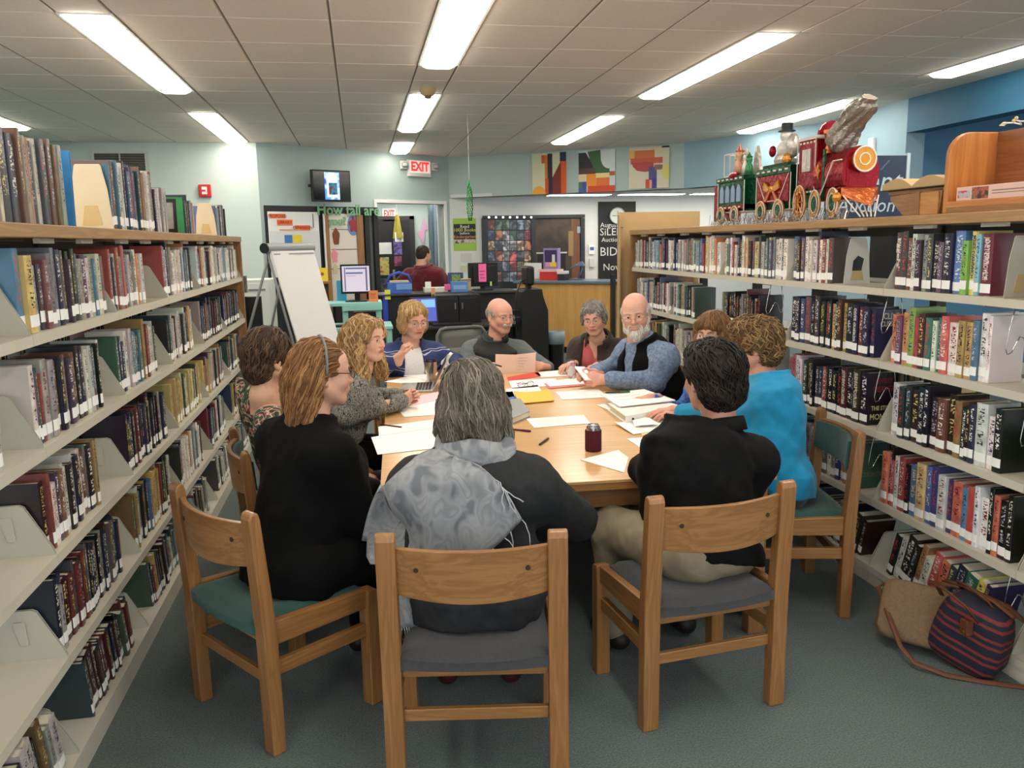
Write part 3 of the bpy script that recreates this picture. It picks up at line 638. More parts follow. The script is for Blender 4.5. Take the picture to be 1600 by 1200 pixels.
def rect_book(name, label, loc, size, c, cat='book', rz=0.0, rx=0.0):
    t = thing(name, label, cat, loc, rot=(rx, 0, rz)); w, d, h = size
    MB().box(-w/2, w/2, 0, 0.003, 0, h).box(-w/2, w/2, d-0.003, d, 0, h).box(-w/2, -w/2+0.004, 0.003, d-0.003, 0, h).build('cover', mat('cover_%d_%d_%d' % c, c, 0.35, var=0.15, vscale=14), t)
    MB().box(-w/2+0.004, w/2-0.005, 0.003, d-0.003, 0.004, h-0.005).build('pages', M_pages, t); return t
rect_book('book', 'blue picture book leaning behind the tall cream bookend', (-1.10, 3.30, 1.782), (0.18, 0.018, 0.27), (58, 128, 184), rx=-0.06)
rect_book('book', 'bright green picture book facing out on the left oak top', (-1.08, 5.24, 1.782), (0.15, 0.015, 0.21), (40, 140, 70), rz=0.3)
b = rect_book('book', 'cream novel facing out, lettered in dark capitals, on the left shelf', (-1.08, 3.58+BAY+0.55, TIERS[3]+0.001), (0.15, 0.03, 0.235), (206, 196, 176))
text('cover_lettering', 'SOPHIE', 0.034, frame((0, -0.001, 0.16), (1, 0, 0), (0, 0, 1)), mat('lettering_taupe', (110, 96, 84)), b, bold=0.0004)
# wire bookends hanging from the shelf above, hooked over the covers
def wire_end(label, x, y, z, h=0.25):
    t = thing('wire_bookend', label, 'bookend', (x, y, z), 0, 'wire bookends on the right bookcase')
    pts = [(0.02, 0.0, h-0.012), (0.0, -0.004, h*0.72), (-0.012, -0.006, h*0.48), (-0.006, -0.008, h*0.40), (0.012, -0.008, h*0.42), (0.045, -0.008, h*0.62), (0.062, -0.008, h*0.60), (0.082, -0.008, h*0.42), (0.098, -0.006, h*0.42), (0.104, -0.004, h*0.55), (0.09, 0.0, h-0.012)]
    sm = []
    for i in range(len(pts)-1):
        for k in range(3): sm.append(tuple(np.array(pts[i])*(1-k/3)+np.array(pts[i+1])*k/3))
    MB().tube(sm+[pts[-1]], 0.0022, 6).build('wire', M_chrome, t, smooth=True)
    MB().tube([(0.02, 0, h-0.012), (0.02, 0.16, h-0.010)], 0.0022, 6).tube([(0.09, 0, h-0.012), (0.09, 0.16, h-0.010)], 0.0022, 6).tube([(0.0, 0.16, h-0.010), (0.11, 0.16, h-0.010)], 0.0022, 6).build('slide', M_chrome, t, smooth=True)
wl = 'bent chrome wire bookend in front of the '
wire_end(wl+'blue-black jackets, second tier right', 2.46, 3.590, TIERS[1], 0.31); wire_end(wl+'stone monkey jacket, third tier right', 2.46, 3.612, TIERS[2], 0.31)
wire_end(wl+'country jacket, fourth tier right', 2.46, 3.63, TIERS[3], 0.31); wire_end(wl+'cream jacket, second tier right by photo edge', 2.46, 2.80, TIERS[1], 0.31)
wire_end(wl+'magenta jacket, third tier right by photo edge', 2.46, 2.69, TIERS[2], 0.31); wire_end(wl+'dark jackets, fourth tier right by photo edge', 2.46, 2.60, TIERS[3], 0.31)
wire_end(wl+'leaning books, bottom tier right', 2.46, 2.70, TIERS[4], 0.31); wire_end(wl+'half empty second tier behind the two women', 2.46, 4.75, TIERS[1], 0.31)
# camcorder-like gadget on the left shelf
t = thing('gadget', 'small silver gadget with a black cable on the empty left shelf', 'gadget', (-1.01, 2.40, TIERS[3]-0.001+0.001), 0.3)
t.location = tuple(atZ(30, 886, TIERS[3]+0.0))
MB().box(-0.035, 0.035, -0.03, 0.03, 0, 0.028).build('body', mat('gadget_silver', (120, 120, 116), 0.35, 0.6), t, bevel=0.006)
MB().box(-0.02, 0.02, -0.032, -0.03, 0.006, 0.02).build('port', M_black, t)
MB().tube([(0.035, 0, 0.012), (0.06, -0.01, 0.006), (0.085, 0.02, 0.004), (0.11, 0.05, -0.05), (0.105, 0.06, -0.10), (0.12, 0.07, -0.15), (0.11, 0.09, -0.18)], 0.0025, 6).build('cable', M_black, t, smooth=True)
# ================================================================ TABLE
TZ = 0.74; TROT = math.radians(-2.5)
M_tab = wood('table_maple', (214, 172, 118), (202, 156, 100), 'x', 0.3, scale=4.0)
M_tabedge = wood('table_edge', (176, 126, 70), (156, 106, 56), 'x', 0.4)
def table(label, y0, y1):
    c = Vector((0.0, 3.18, 0)); t = thing('table', label, 'table', (0.035, 3.16, 0), TROT, 'tables pushed together')
    MB().box(0, 1.64, y0, y1-0.004, TZ-0.012, TZ).build('table_top', M_tab, t, bevel=0.002)
    MB().box(0.002, 1.638, y0+0.002, y1-0.006, TZ-0.042, TZ-0.012).build('edge_band', M_tabedge, t, bevel=0.003)
    for x in (0.06, 1.58):
        for y in (y0+0.07, y1-0.07): MB().box(x-0.035, x+0.035, y-0.035, y+0.035, 0, TZ-0.042).build('leg', M_oakz, t, bevel=0.004)
    MB().box(0.09, 1.55, y0+0.06, y0+0.08, TZ-0.13, TZ-0.042).build('apron', M_oakx, t); MB().box(0.09, 1.55, y1-0.08, y1-0.06, TZ-0.13, TZ-0.042).build('apron', M_oakx, t)
    MB().box(0.05, 0.07, y0+0.1, y1-0.1, TZ-0.13, TZ-0.042).build('side_apron', M_oaky, t); MB().box(1.57, 1.59, y0+0.1, y1-0.1, TZ-0.13, TZ-0.042).build('side_apron', M_oaky, t)
table('light oak meeting table, nearest the camera of the three joined', 0, 0.98); table('light oak meeting table, middle of the three joined', 0.98, 1.94); table('light oak meeting table, farthest of the three joined', 1.94, 2.88)
# ================================================================ CHAIRS
M_green = mat('seat_green', (36, 78, 72), 0.85, var=0.12, vscale=60, bump=0.25, bscale=300, sheen=0.2)
M_char = mat('seat_charcoal', (56, 57, 60), 0.9, var=0.18, vscale=90, bump=0.25, bscale=300, sheen=0.2)
def chair(label, x, y, a, fab):
    t = thing('wooden_chair', label, 'chair', (x, y, 0), -a, 'wooden library chairs')
    W_, D_ = 0.255, 0.235
    for s in (-1, 1):
        # rear post: leg below, raked back above the seat, rounded head
        c = s*W_; prof = [(-0.235, 0.0), (-0.185, 0.0), (-0.188, 0.44), (-0.222, 0.835), (-0.228, 0.856), (-0.240, 0.862), (-0.256, 0.856), (-0.262, 0.838), (-0.240, 0.44)]
        MB().prism(prof, lambda p, q, d: (d, p, q), c-0.030, c+0.030).build('rear_leg', M_oakz, t, bevel=0.006)
        prof = [(D_-0.055, 0), (D_, 0), (D_, 0.435), (D_-0.012, 0.452), (D_-0.05, 0.455), (D_-0.055, 0.40)]
        MB().prism(prof, lambda p, q, d: (d, p, q), c-0.028, c+0.028).build('front_leg', M_oakz, t, bevel=0.005)
        MB().prism([(-0.19, 0.385), (D_-0.05, 0.385), (D_-0.05, 0.455), (-0.19, 0.470)], lambda p, q, d: (d, p, q), c-0.016, c+0.016).build('side_rail', M_oaky, t, bevel=0.004)
        MB().box(c-0.013, c+0.013, -0.19, D_-0.05, 0.275, 0.325).build('stretcher', M_oaky, t, bevel=0.003)
        for yy in (-0.211, D_-0.028): MB().cyl((c, yy, -0.001), (c, yy, 0.006), 0.016, n=10).build('glide', mat('glide_metal', (60, 50, 40), 0.4, 0.6), t)
    MB().box(-0.225, 0.225, -0.215, -0.195, 0.385, 0.425).build('rear_rail', M_oakx, t, bevel=0.003)
    MB().box(-0.225, 0.225, -0.212, -0.192, 0.235, 0.275).build('rear_stretcher', M_oakx, t, bevel=0.003)
    MB().box(-0.225, 0.225, D_-0.04, D_-0.02, 0.39, 0.44).build('front_rail', M_oakx, t, bevel=0.003)
    # curved back board with upholstered inner face
    def board(off, th, z0, z1, n=14, inset=0.0):
        mb = MB(); vs = []; fs = []
        for i in range(n+1):
            u = -1+2*i/n; X = u*(0.232-inset); bow = -0.05*(1-u*u)
            for z, dz in ((z0, 0), (z1, 1)):
                rake = -0.212-0.03*(z-0.44)/0.4; cut = (0.018*(1-u*u) if dz == 0 else 0.0)
                for d in (0, th): vs.append((X, rake+bow+off+d, z-cut))
        for i in range(n):
            o = 4*i; fs += [(o, o+4, o+5, o+1), (o+2, o+3, o+7, o+6), (o, o+2, o+6, o+4), (o+1, o+5, o+7, o+3)]
        fs += [(0, 1, 3, 2), (4*n, 4*n+2, 4*n+3, 4*n+1)]
        return mb.add(vs, fs)
    bd = board(-0.004, 0.020, 0.665, 0.815).build('backrest', M_oakx, t, bevel=0.003)
    board(0.0165, 0.018, 0.675, 0.805, inset=0.01).build('back_pad', fab, bd, bevel=0.006)
    for s in (-1, 1): MB().cyl((s*0.165, -0.2668, 0.752), (s*0.165, -0.2560, 0.752), 0.008, n=10).build('bolt', mat('bolt_dark', (50, 34, 20), 0.5), bd)
    # upholstered seat, dished
    def st(u, v):
        X = (u-0.5)*0.46; Y = -0.235+v*0.43; e = min(u, 1-u, v, 1-v)
        return (X, Y-0.02*(1-(2*u-1)**2)*(1-v), 0.448+0.028*min(1, e*9)**0.5-0.012*math.sin(math.pi*u)*math.sin(math.pi*v)+0.010*(1-v)*(2*u-1)**2)
    mb = MB(); mb.sheet(st, 16, 16)
    def sb(u, v): q = st(u, v); return (q[0], q[1], 0.420)
    n = 16; ring = [(i/n, 0) for i in range(n)]+[(1, i/n) for i in range(n)]+[(1-i/n, 1) for i in range(n)]+[(0, 1-i/n) for i in range(n)]
    k = len(ring); mb.add([st(*q) for q in ring]+[sb(*q) for q in ring], [(i, (i+1) % k, k+(i+1) % k, k+i) for i in range(k)]+[tuple(range(2*k-1, k-1, -1))])
    mb.build('seat', fab, t, smooth=True)
    return t
ang = lambda dx, dy: math.atan2(dx, dy)
chair('oak chair with green seat under the woman in the black sweater', -0.345, 3.015, ang(0.80, 0.60), M_green)
chair('oak chair with charcoal seat under the grey-haired woman in the scarf', 0.325, 2.56, ang(0.16, 0.98), M_char)
chair('oak chair with charcoal seat under the man in the black polo', 1.15, 2.79, ang(-0.12, 0.99), M_char)
chair('oak chair with green back under the woman in turquoise', 1.93, 3.50, ang(-0.97, 0.22), M_green)
chair('oak chair under the brown-haired woman in the floral top', -0.33, 3.80, ang(0.93, 0.22), M_green)
chair('oak chair under the curly blonde woman in the grey cardigan', -0.22, 4.72, ang(0.97, -0.15), M_green)
chair('oak chair under the bearded man in the blue shirt', 2.00, 5.15, ang(-1, 0), M_green)
chair('oak chair under the auburn-haired woman behind the turquoise sweater', 2.02, 4.32, ang(-1, 0), M_green)
chair('oak chair under the woman in the navy cardigan at the far left corner', 0.36, 6.34, ang(0.10, -1), M_green)
chair('oak chair under the woman in the brown jacket at the far right corner', 1.88, 6.36, ang(-0.55, -0.85), M_green)
# ================================================================ THINGS ON THE TABLE
Z = TZ+0.001
M_pap = mat('sheet_paper', (244, 243, 240), 0.65)
ztop = [Z]
def sheet(label, quad, z=None, m=M_pap, name='paper_sheet', cat='paper', th=0.0012, group='papers on the table', lines=0, curl=0.0):
    q = [atZ(u, v, TZ)[:2] for u, v in quad]; z = (Z if z is None else z); c = sum(q)/4
    t = link(name, None); tag(t, label, cat, group); t.location = (c[0], c[1], z); t.empty_display_size = 0.02
    q = [p-c for p in q]
    def fn(u, v):
        a = q[3]*(1-u)+q[2]*u; b = q[0]*(1-u)+q[1]*u; w = a*(1-v)+b*v; return (w[0], w[1], th+curl*((2*u-1)**2)*v)
    mb = MB(); mb.sheet(fn, 6, 4); mb.build('sheet', m, t, thick=th*0.8)
    if lines:
        mb = MB()
        for k in range(lines):
            v = 0.85-0.7*k/lines; a, b = fn(0.12, v), fn(random.uniform(0.6, 0.88), v)
            e = (np.array(fn(0.12, v+0.018))-np.array(a)); n_ = np.array([0, 0, 0.0006+th*0.5])
            mb.add([tuple(np.array(a)+n_), tuple(np.array(b)+n_), tuple(np.array(b)+e+n_), tuple(np.array(a)+e+n_)], [(0, 1, 2, 3)])
        mb.build('printed_lines', mat('faint_print', (170, 168, 172), 0.7), t)
    return t
sheet('white paper at the near left corner of the table', [(580, 684), (690, 664), (690, 700), (590, 711)])
sheet('white paper just behind the left corner sheet', [(591, 668), (690, 655), (692, 668), (592, 682)], Z+0.002)
sheet('white paper under the blonde woman\'s clasped hands', [(620, 640), (690, 622), (695, 648), (632, 652)])
sheet('pink-edged paper beside the laptop', [(605, 630), (690, 612), (700, 622), (650, 634)], Z+0.002, mat('paper_pink', (238, 196, 206), 0.65))
sheet('white paper in front of the woman in the navy cardigan', [(600, 597), (650, 586), (668, 592), (662, 602)])
sheet('white paper left of the steel travel mug', [(630, 588), (668, 578), (690, 584), (665, 594)], Z+0.002)
sheet('printed paper in the middle of the table near the koozie', [(822, 655), (912, 649), (922, 662), (835, 669)], lines=5)
sheet('white paper in front of the man with the white beard', [(868, 613), (934, 608), (951, 621), (879, 625)], lines=4)
sheet('white paper half under the yellow envelope', [(791, 608), (840, 602), (848, 614), (790, 622)])
sheet('white paper with spectacles resting on it', [(795, 595), (868, 592), (875, 602), (800, 608)])
sheet('white paper at the far end by the soda can', [(835, 583), (882, 578), (886, 588), (845, 590)])
sheet('red-edged paper under the bearded man\'s hands', [(850, 600), (905, 593), (915, 603), (858, 608)], Z+0.002, mat('paper_red', (226, 120, 116), 0.65))
sheet('white sheet lying on the red-edged paper', [(851, 598), (905, 591), (914, 601), (859, 605)], Z+0.004)
sheet('red folder edge under the far man\'s reading', [(792, 590), (840, 581), (846, 588), (795, 596)], Z, mat('folder_red', (206, 70, 60), 0.6))
sheet('triangular white paper under the black-shirted man\'s forearm', [(907, 719), (966, 704), (982, 716), (975, 739)], lines=0)
sheet('white paper below the binder by the black-shirted man', [(979, 686), (1020, 683), (1030, 697), (1000, 700)])
sheet('crumpled white paper in front of the binder', [(960, 664), (1010, 655), (1078, 664), (990, 680)], Z+0.002, curl=0.012)
sheet('manila card sticking out under crumpled paper', [(1000, 676), (1040, 672), (1042, 680), (1006, 684)], Z, mat('paper_manila', (226, 200, 140), 0.65))
sheet('folded receipt-like paper on the crumpled sheet', [(988, 662), (1012, 656), (1030, 668), (992, 671)], Z+0.016)
sheet('white paper poking out from under the binder', [(931, 633), (990, 626), (1005, 640), (950, 641)], Z)
# yellow envelope, slightly puffed
t = sheet('yellow manila envelope in the middle of the table', [(803, 616), (858, 613), (866, 628), (811, 633)], Z+0.002, mat('envelope_yellow', (236, 186, 70), 0.6), 'envelope', 'envelope', 0.006, None, curl=0.01)
if 'group' in t: del t['group']
# ring binder with stack of papers
qb = [atZ(*q, TZ)[:2] for q in ((950, 642), (1010, 628), (1064, 646), (978, 663))]
t = thing('ring_binder', 'white ring binder lying closed near the black-shirted man', 'binder', (qb[0][0], qb[0][1], Z)); q = [p-qb[0] for p in qb]
def slab(mb, q, z0, z1, k=1.0):
    c = sum(q)/4; w = [c+(p-c)*k for p in q]
    return mb.hexa([(w[3][0], w[3][1], z0), (w[2][0], w[2][1], z0), (w[1][0], w[1][1], z0), (w[0][0], w[0][1], z0), (w[3][0], w[3][1], z1), (w[2][0], w[2][1], z1), (w[1][0], w[1][1], z1), (w[0][0], w[0][1], z1)])
M_bind = mat('binder_vinyl', (232, 230, 224), 0.4)
slab(MB(), q, 0, 0.004).build('bottom_cover', M_bind, t); slab(MB(), q, 0.038, 0.042).build('top_cover', M_bind, t); slab(MB(), q, 0.004, 0.03, 0.93).build('pages', M_pages, t)
a, b = np.array(q[3]), np.array(q[2]); n_ = np.array([-(b-a)[1], (b-a)[0]])/np.linalg.norm(b-a)*0.004
MB().hexa([(a[0], a[1], 0.004), (b[0], b[1], 0.004), (b[0]+n_[0], b[1]+n_[1], 0.004), (a[0]+n_[0], a[1]+n_[1], 0.004), (a[0], a[1], 0.038), (b[0], b[1], 0.038), (b[0]+n_[0], b[1]+n_[1], 0.038), (a[0]+n_[0], a[1]+n_[1], 0.038)]).build('spine', M_bind, t)
for k in (0.12, 0.86): p = a+(b-a)*k; MB().cyl((p[0], p[1]-0.003, 0.021), (p[0], p[1]+0.002, 0.021), 0.007, n=10).build('rivet', mat('rivet', (50, 50, 52), 0.4, 0.8), t)
t = sheet('loose stack of minutes lying on top of the binder', [(938, 630), (1006, 622), (1055, 640), (968, 650)], Z+0.044, M_pap, 'paper_stack', 'papers', 0.008, None, lines=3)
if 'group' in t: del t['group']
# grey folder stack with blue card behind the grey-haired woman
qf = [atZ(*q, TZ)[:2] for q in ((790, 634), (813, 631), (828, 652), (800, 664))]
t = thing('document_folder', 'thick grey document folder beside the grey-haired woman\'s head', 'folder', (qf[0][0], qf[0][1], Z)); q = [p-qf[0] for p in qf]
slab(MB(), q, 0, 0.003).build('bottom_cover', mat('folder_grey', (150, 154, 156), 0.4), t); slab(MB(), q, 0.004, 0.03, 0.95).build('pages', M_pages, t); slab(MB(), q, 0.031, 0.034).build('top_cover', mat('folder_grey', ), t)
sheet('blue card lying behind the grey document folder', [(786, 613), (801, 612), (808, 628), (790, 630)], Z, mat('card_blue', (60, 110, 190), 0.5))
def pen(label, u0, v0, u1, v1, c, c2=None):
    a, b = atZ(u0, v0, TZ), atZ(u1, v1, TZ); L_ = float(np.linalg.norm(b-a)); L_ = max(0.12, min(L_, 0.15)); d = (b-a)/np.linalg.norm(b-a)
    t = thing('pen', label, 'pen', (a[0], a[1], TZ+0.0062), math.atan2(d[1], d[0]))
    MB().tube([(0, 0, 0), (0.012, 0, 0), (L_*0.6, 0, 0), (L_, 0, 0)], [0.0012, 0.005, 0.0052, 0.0048], 10).build('barrel', mat('pen_%d_%d_%d' % c, c, 0.3), t, smooth=True)
    MB().tube([(L_*0.62, 0, 0), (L_+0.004, 0, 0)], [0.0058, 0.0054], 10).box(L_*0.64, L_, 0.0045, 0.007, -0.0015, 0.0015).build('cap', mat('pen_%d_%d_%d' % (c2 or c), c2 or c, 0.3), t); return t
pen('dark purple pen lying diagonally near the koozie', 842, 697, 856, 687, (50, 34, 56), (90, 50, 60))
pen('maroon pen at the left edge of the table', 592, 665, 631, 670, (70, 24, 50)); pen('thin maroon pen beside the grey folder', 796, 672, 815, 674, (80, 26, 50))
t = pen('black and green pen on the white papers by the binder', 945, 630, 985, 628, (40, 40, 40), (36, 110, 60)); t.location.z = Z+0.062
def lathe_thing(name, label, cat, loc, parts):
    t = thing(name, label, cat, loc)
    for nm, prof, m in parts: MB().lathe(prof, 32).build(nm, m, t, auto=True)
    return t
kz = atZ(927, 704, TZ); M_alu = mat('aluminium', (190, 190, 188), 0.25, 1.0)
t = lathe_thing('can_in_koozie', 'drinks can in a maroon foam sleeve on the near table', 'can', (kz[0], kz[1], Z), [
    ('foam_sleeve', [(0.030, 0), (0.0375, 0.002), (0.0385, 0.01), (0.0385, 0.094), (0.0372, 0.098), (0.034, 0.098)], mat('koozie_maroon', (74, 14, 26), 0.85, bump=0.2, bscale=400)),
    ('can', [(0.033, 0.01), (0.033, 0.105), (0.031, 0.113), (0.0275, 0.120), (0.0275, 0.123), (0.0262, 0.123), (0.0255, 0.118), (0.0, 0.118)], M_alu)])
MB().box(-0.008, 0.008, -0.012, 0.012, 0.1185, 0.1205).build('pull_tab', M_alu, t)
cz = atZ(893, 592, TZ)
t = lathe_thing('soda_can', 'silver and red soda can at the far right of the table', 'can', (cz[0], cz[1], Z), [
    ('can', [(0.024, 0), (0.030, 0.008), (0.033, 0.016), (0.033, 0.105), (0.030, 0.114), (0.027, 0.121), (0.0262, 0.121), (0.0255, 0.117), (0.0, 0.117)], ramp_mat('can_print', 'noise', [(0.45, (206, 200, 196)), (0.52, (190, 90, 96)), (0.6, (210, 204, 200))], scale=18, rough=0.3))])
MB().box(-0.008, 0.008, -0.012, 0.012, 0.1175, 0.119).build('pull_tab', M_alu, t)
mz = atZ(674, 598, TZ); M_steel = mat('brushed_steel', (188, 180, 170), 0.28, 1.0, bump=0.05, bscale=200, stretch=(1, 1, 0.02))
lathe_thing('travel_mug', 'brushed steel travel mug with dark rim beside the laptop', 'travel mug', (mz[0], mz[1], Z), [
    ('body', [(0.028, 0), (0.031, 0.004), (0.032, 0.06), (0.042, 0.075), (0.043, 0.15), (0.041, 0.152), (0.039, 0.148), (0.028, 0.07), (0.0, 0.068)], M_steel), ('rim', [(0.0425, 0.147), (0.0445, 0.15), (0.0435, 0.158), (0.040, 0.158), (0.039, 0.147)], M_black)])
# laptop, seen from behind its left side
lp = atZ(652, 607, TZ); t = thing('laptop', 'silver laptop with black keys open beside the travel mug', 'laptop', (lp[0], lp[1], Z), math.radians(-97))
M_lap = mat('laptop_silver', (190, 192, 192), 0.35, 0.7)
MB().box(-0.16, 0.16, -0.11, 0.11, 0, 0.014).build('base', M_lap, t, bevel=0.003)
kb = MB()
for r in range(5):
    for c in range(13): kb.box(-0.142+c*0.022, -0.142+c*0.022+0.018, -0.005+r*0.021, -0.005+r*0.021+0.017, 0.014, 0.0165)
kb.build('keyboard', M_black, t); MB().box(-0.045, 0.045, -0.095, -0.03, 0.0138, 0.0146).build('touchpad', mat('touchpad', (160, 162, 162), 0.4), t)
lid = MB().hexa([(-0.16, 0.108, 0.012), (0.16, 0.108, 0.012), (0.16, 0.114, 0.014), (-0.16, 0.114, 0.014), (-0.16, 0.205, 0.205), (0.16, 0.205, 0.205), (0.16, 0.212, 0.203), (-0.16, 0.212, 0.203)]).build('lid', M_lap, t)
MB().hexa([(-0.15, 0.1095, 0.025), (0.15, 0.1095, 0.025), (0.15, 0.1105, 0.026), (-0.15, 0.1105, 0.026), (-0.15, 0.1985, 0.197), (0.15, 0.1985, 0.197), (0.15, 0.2, 0.197), (-0.15, 0.2, 0.197)]).build('screen', mat('laptop_screen', (60, 60, 66), 0.15), lid)
# spectacles on the paper, tissue
g0 = atZ(822, 606, TZ); t = thing('reading_glasses', 'folded wire reading glasses lying on a white paper', 'glasses', (g0[0], g0[1], Z+0.004), 0.3)
for s in (-1, 1): MB().tube([(s*0.033+0.026*math.cos(k*math.pi/8), 0.0, 0.020+0.017*math.sin(k*math.pi/8)) for k in range(16)], 0.0016, 6, True).build('rim', M_ink, t)
MB().tube([(-0.008, 0, 0.024), (0, 0, 0.027), (0.008, 0, 0.024)], 0.0016, 6).build('bridge', M_ink, t)
MB().tube([(0.06, 0, 0.028), (0.055, 0.02, 0.027), (-0.05, 0.03, 0.010)], 0.0016, 6).tube([(-0.06, 0, 0.028), (-0.055, 0.03, 0.027), (0.05, 0.036, 0.010)], 0.0016, 6).build('temples', M_ink, t)
tz = atZ(702, 592, TZ)
t = thing('tissue', 'crumpled white tissue sticking up behind the laptop', 'tissue', (tz[0], tz[1], Z+0.0))
MB().sheet(lambda u, v: ((u-0.5)*0.09*(1-0.6*v)+0.03*math.sin(7*v), 0.025*math.sin(9*u+5*v), v*0.19-0.02*abs(u-0.5)*v), 10, 12).build('tissue_sheet', M_pap, t, smooth=True, thick=0.001)
# ================================================================ FLOOR: bottle, bags
bz = atZ(612, 1068, 0)
M_clear = mat('clear_plastic', (235, 242, 245), 0.08, trans=0.95, ior=1.3)
t = lathe_thing('water_bottle', 'clear plastic water bottle with blue cap on the floor by a chair', 'bottle', (bz[0], bz[1], 0.001), [
    ('bottle', [(0.026, 0), (0.032, 0.006), (0.033, 0.05), (0.031, 0.055), (0.033, 0.06), (0.033, 0.13), (0.030, 0.15), (0.016, 0.182), (0.0125, 0.19), (0.0125, 0.20)], M_clear),
    ('cap', [(0.0145, 0.198), (0.0150, 0.2), (0.0150, 0.214), (0.013, 0.216)], mat('cap_blue', (30, 60, 150), 0.4)), ('wrapper', [(0.0334, 0.075), (0.0336, 0.076), (0.0336, 0.122), (0.0334, 0.123)], mat('wrapper', (200, 206, 214), 0.4, var=0.3, vscale=60)), ('water', [(0.029, 0.003), (0.031, 0.008), (0.031, 0.06)], mat('water', (220, 235, 240), 0.02, trans=1.0, ior=1.33))])
def blob_bag(mb, c, r, rz, e=3.2, n=28, m=18, sag=0.0):
    vs = []; fs = []; ca, sa = math.cos(rz), math.sin(rz)
    sp = lambda x, p: math.copysign(abs(x)**p, x)
    for j in range(m+1):
        t_ = -math.pi/2+math.pi*j/m
        for k in range(n):
            a = 2*math.pi*k/n; x = r[0]*sp(math.cos(t_), 2/e)*sp(math.cos(a), 2/e); y = r[1]*sp(math.cos(t_), 2/e)*sp(math.sin(a), 2/e); z = r[2]*sp(math.sin(t_), 2/e)
            w = 1+sag*(0.5-(z/r[2])*0.5)+0.03*math.sin(9*a+4*t_); x *= w; y *= w
            vs.append((c[0]+x*ca-y*sa, c[1]+x*sa+y*ca, c[2]+z))
    for j in range(m):
        for k in range(n): fs.append((j*n+k, j*n+(k+1) % n, (j+1)*n+(k+1) % n, (j+1)*n+k))
    return mb.add(vs, fs)
M_leather = mat('brown_leather', (98, 56, 34), 0.5, var=0.12, vscale=30, bump=0.1, bscale=200)
t = thing('handbag', 'tan textured handbag with thin brown strap leaning on the striped bag', 'bag', (2.19, 2.90, 0), 0, rot=(0, 0, 0))
bt = blob_bag(MB(), (0, 0, 0), (0.145, 0.07, 0.125), 0, e=5.5, sag=0.05).build('bag_body', mat('tan_weave', (130, 104, 78), 0.85, var=0.15, vscale=120, bump=0.5, bscale=420), t, smooth=True)
bt.rotation_euler = (math.radians(-24), math.radians(6), math.radians(-38)); bt.location = (0.02, -0.02, 0.142)
tr = Matrix.Translation((0.02, -0.02, 0.142)) @ Euler((math.radians(-24), math.radians(6), math.radians(-38))).to_matrix().to_4x4()
MB().tube([tuple(tr @ Vector(q)) for q in ((-0.13, 0, 0.10), (-0.06, -0.03, 0.118), (0.04, -0.035, 0.118), (0.10, -0.04, 0.10), (0.12, -0.06, 0.03), (0.115, -0.082, -0.02))], 0.004, 6).build('piping', M_leather, t, smooth=True)
MB().tube([tuple(tr @ Vector(q)) for q in ((-0.14, 0.0, 0.09), (-0.165, -0.02, 0.07))]+[(-0.13, -0.13, 0.07), (-0.11, -0.19, 0.03), (-0.03, -0.27, 0.012), (0.08, -0.34, 0.008), (0.19, -0.40, 0.008), (0.27, -0.42, 0.012), (0.33, -0.38, 0.06), (0.33, -0.30, 0.16), (0.27, -0.22, 0.24), (0.17, -0.10, 0.28), (0.08, 0.0, 0.27)], 0.010, 8, flat=(1.0, 0.25)).build('strap', M_leather, t, smooth=True)
t = thing('tote_bag', 'red and navy striped tote bag with leather handles against the shelf', 'bag', (2.31, 2.70, 0))
M_stripe = ramp_mat('tote_stripes', 'wave_z', [(0.0, (26, 30, 46)), (0.42, (130, 40, 46)), (0.78, (96, 54, 40)), (0.9, (26, 30, 46))], scale=4.2, stretch=(0.5, 0.4, 1.0), rough=0.8, detail=0, constant=True)
o = blob_bag(MB(), (0, 0, 0), (0.125, 0.07, 0.150), 0, e=4.0, sag=0.15).build('bag_body', M_stripe, t, smooth=True); o.location = (-0.015, -0.03, 0.152); o.rotation_euler = (math.radians(4), math.radians(14), math.radians(-62))
MB().tube([(-0.02, 0.13, 0.305), (0.0, 0.04, 0.315), (0.03, -0.08, 0.30), (0.05, -0.16, 0.27)], 0.014, 8, flat=(1.0, 0.5)).build('rim_binding', M_leather, t, smooth=True)
for k, (y_, s) in enumerate(((-0.02, -0.06), (0.0, 0.05))):
    MB().tube([(s-0.03, 0.08+y_, 0.28), (s-0.07, 0.06+y_, 0.33), (s-0.09, -0.02+y_, 0.345), (s-0.06, -0.09+y_, 0.31), (s-0.02, -0.11+y_, 0.25)], 0.011, 8, flat=(1.0, 0.45)).build('handle', M_leather, t, smooth=True)
MB().box(-0.10, -0.07, -0.10, -0.06, 0.18, 0.24).build('buckle_tab', M_leather, t, bevel=0.004); MB().box(-0.108, -0.10, -0.092, -0.07, 0.19, 0.205).build('buckle', mat('brass', (190, 150, 80), 0.3, 1.0), t)
# ================================================================ BACKGROUND
def YB(u0, v0, u1, v1, Y):
    """x0, x1, z0, z1 of a pixel rectangle on the plane y = Y"""
    um, vm = (u0+u1)/2, (v0+v1)/2
    return atY(u0, vm, Y)[0], atY(u1, vm, Y)[0], atY(um, v1, Y)[2], atY(um, v0, Y)[2]
def flat(name, w, quad, off, m, parent=None, th=0.004):
    mb = MB(); w.pxbox(mb, *quad, off, off+th); return mb.build(name, m, parent)
def C(r, g, b, rough=0.6): return mat('paint_%d_%d_%d' % (r, g, b), (r, g, b), rough)
def glow(r, g, b, e): return mat('glow_%d_%d_%d' % (r, g, b), (r, g, b), 0.4, emis=e)
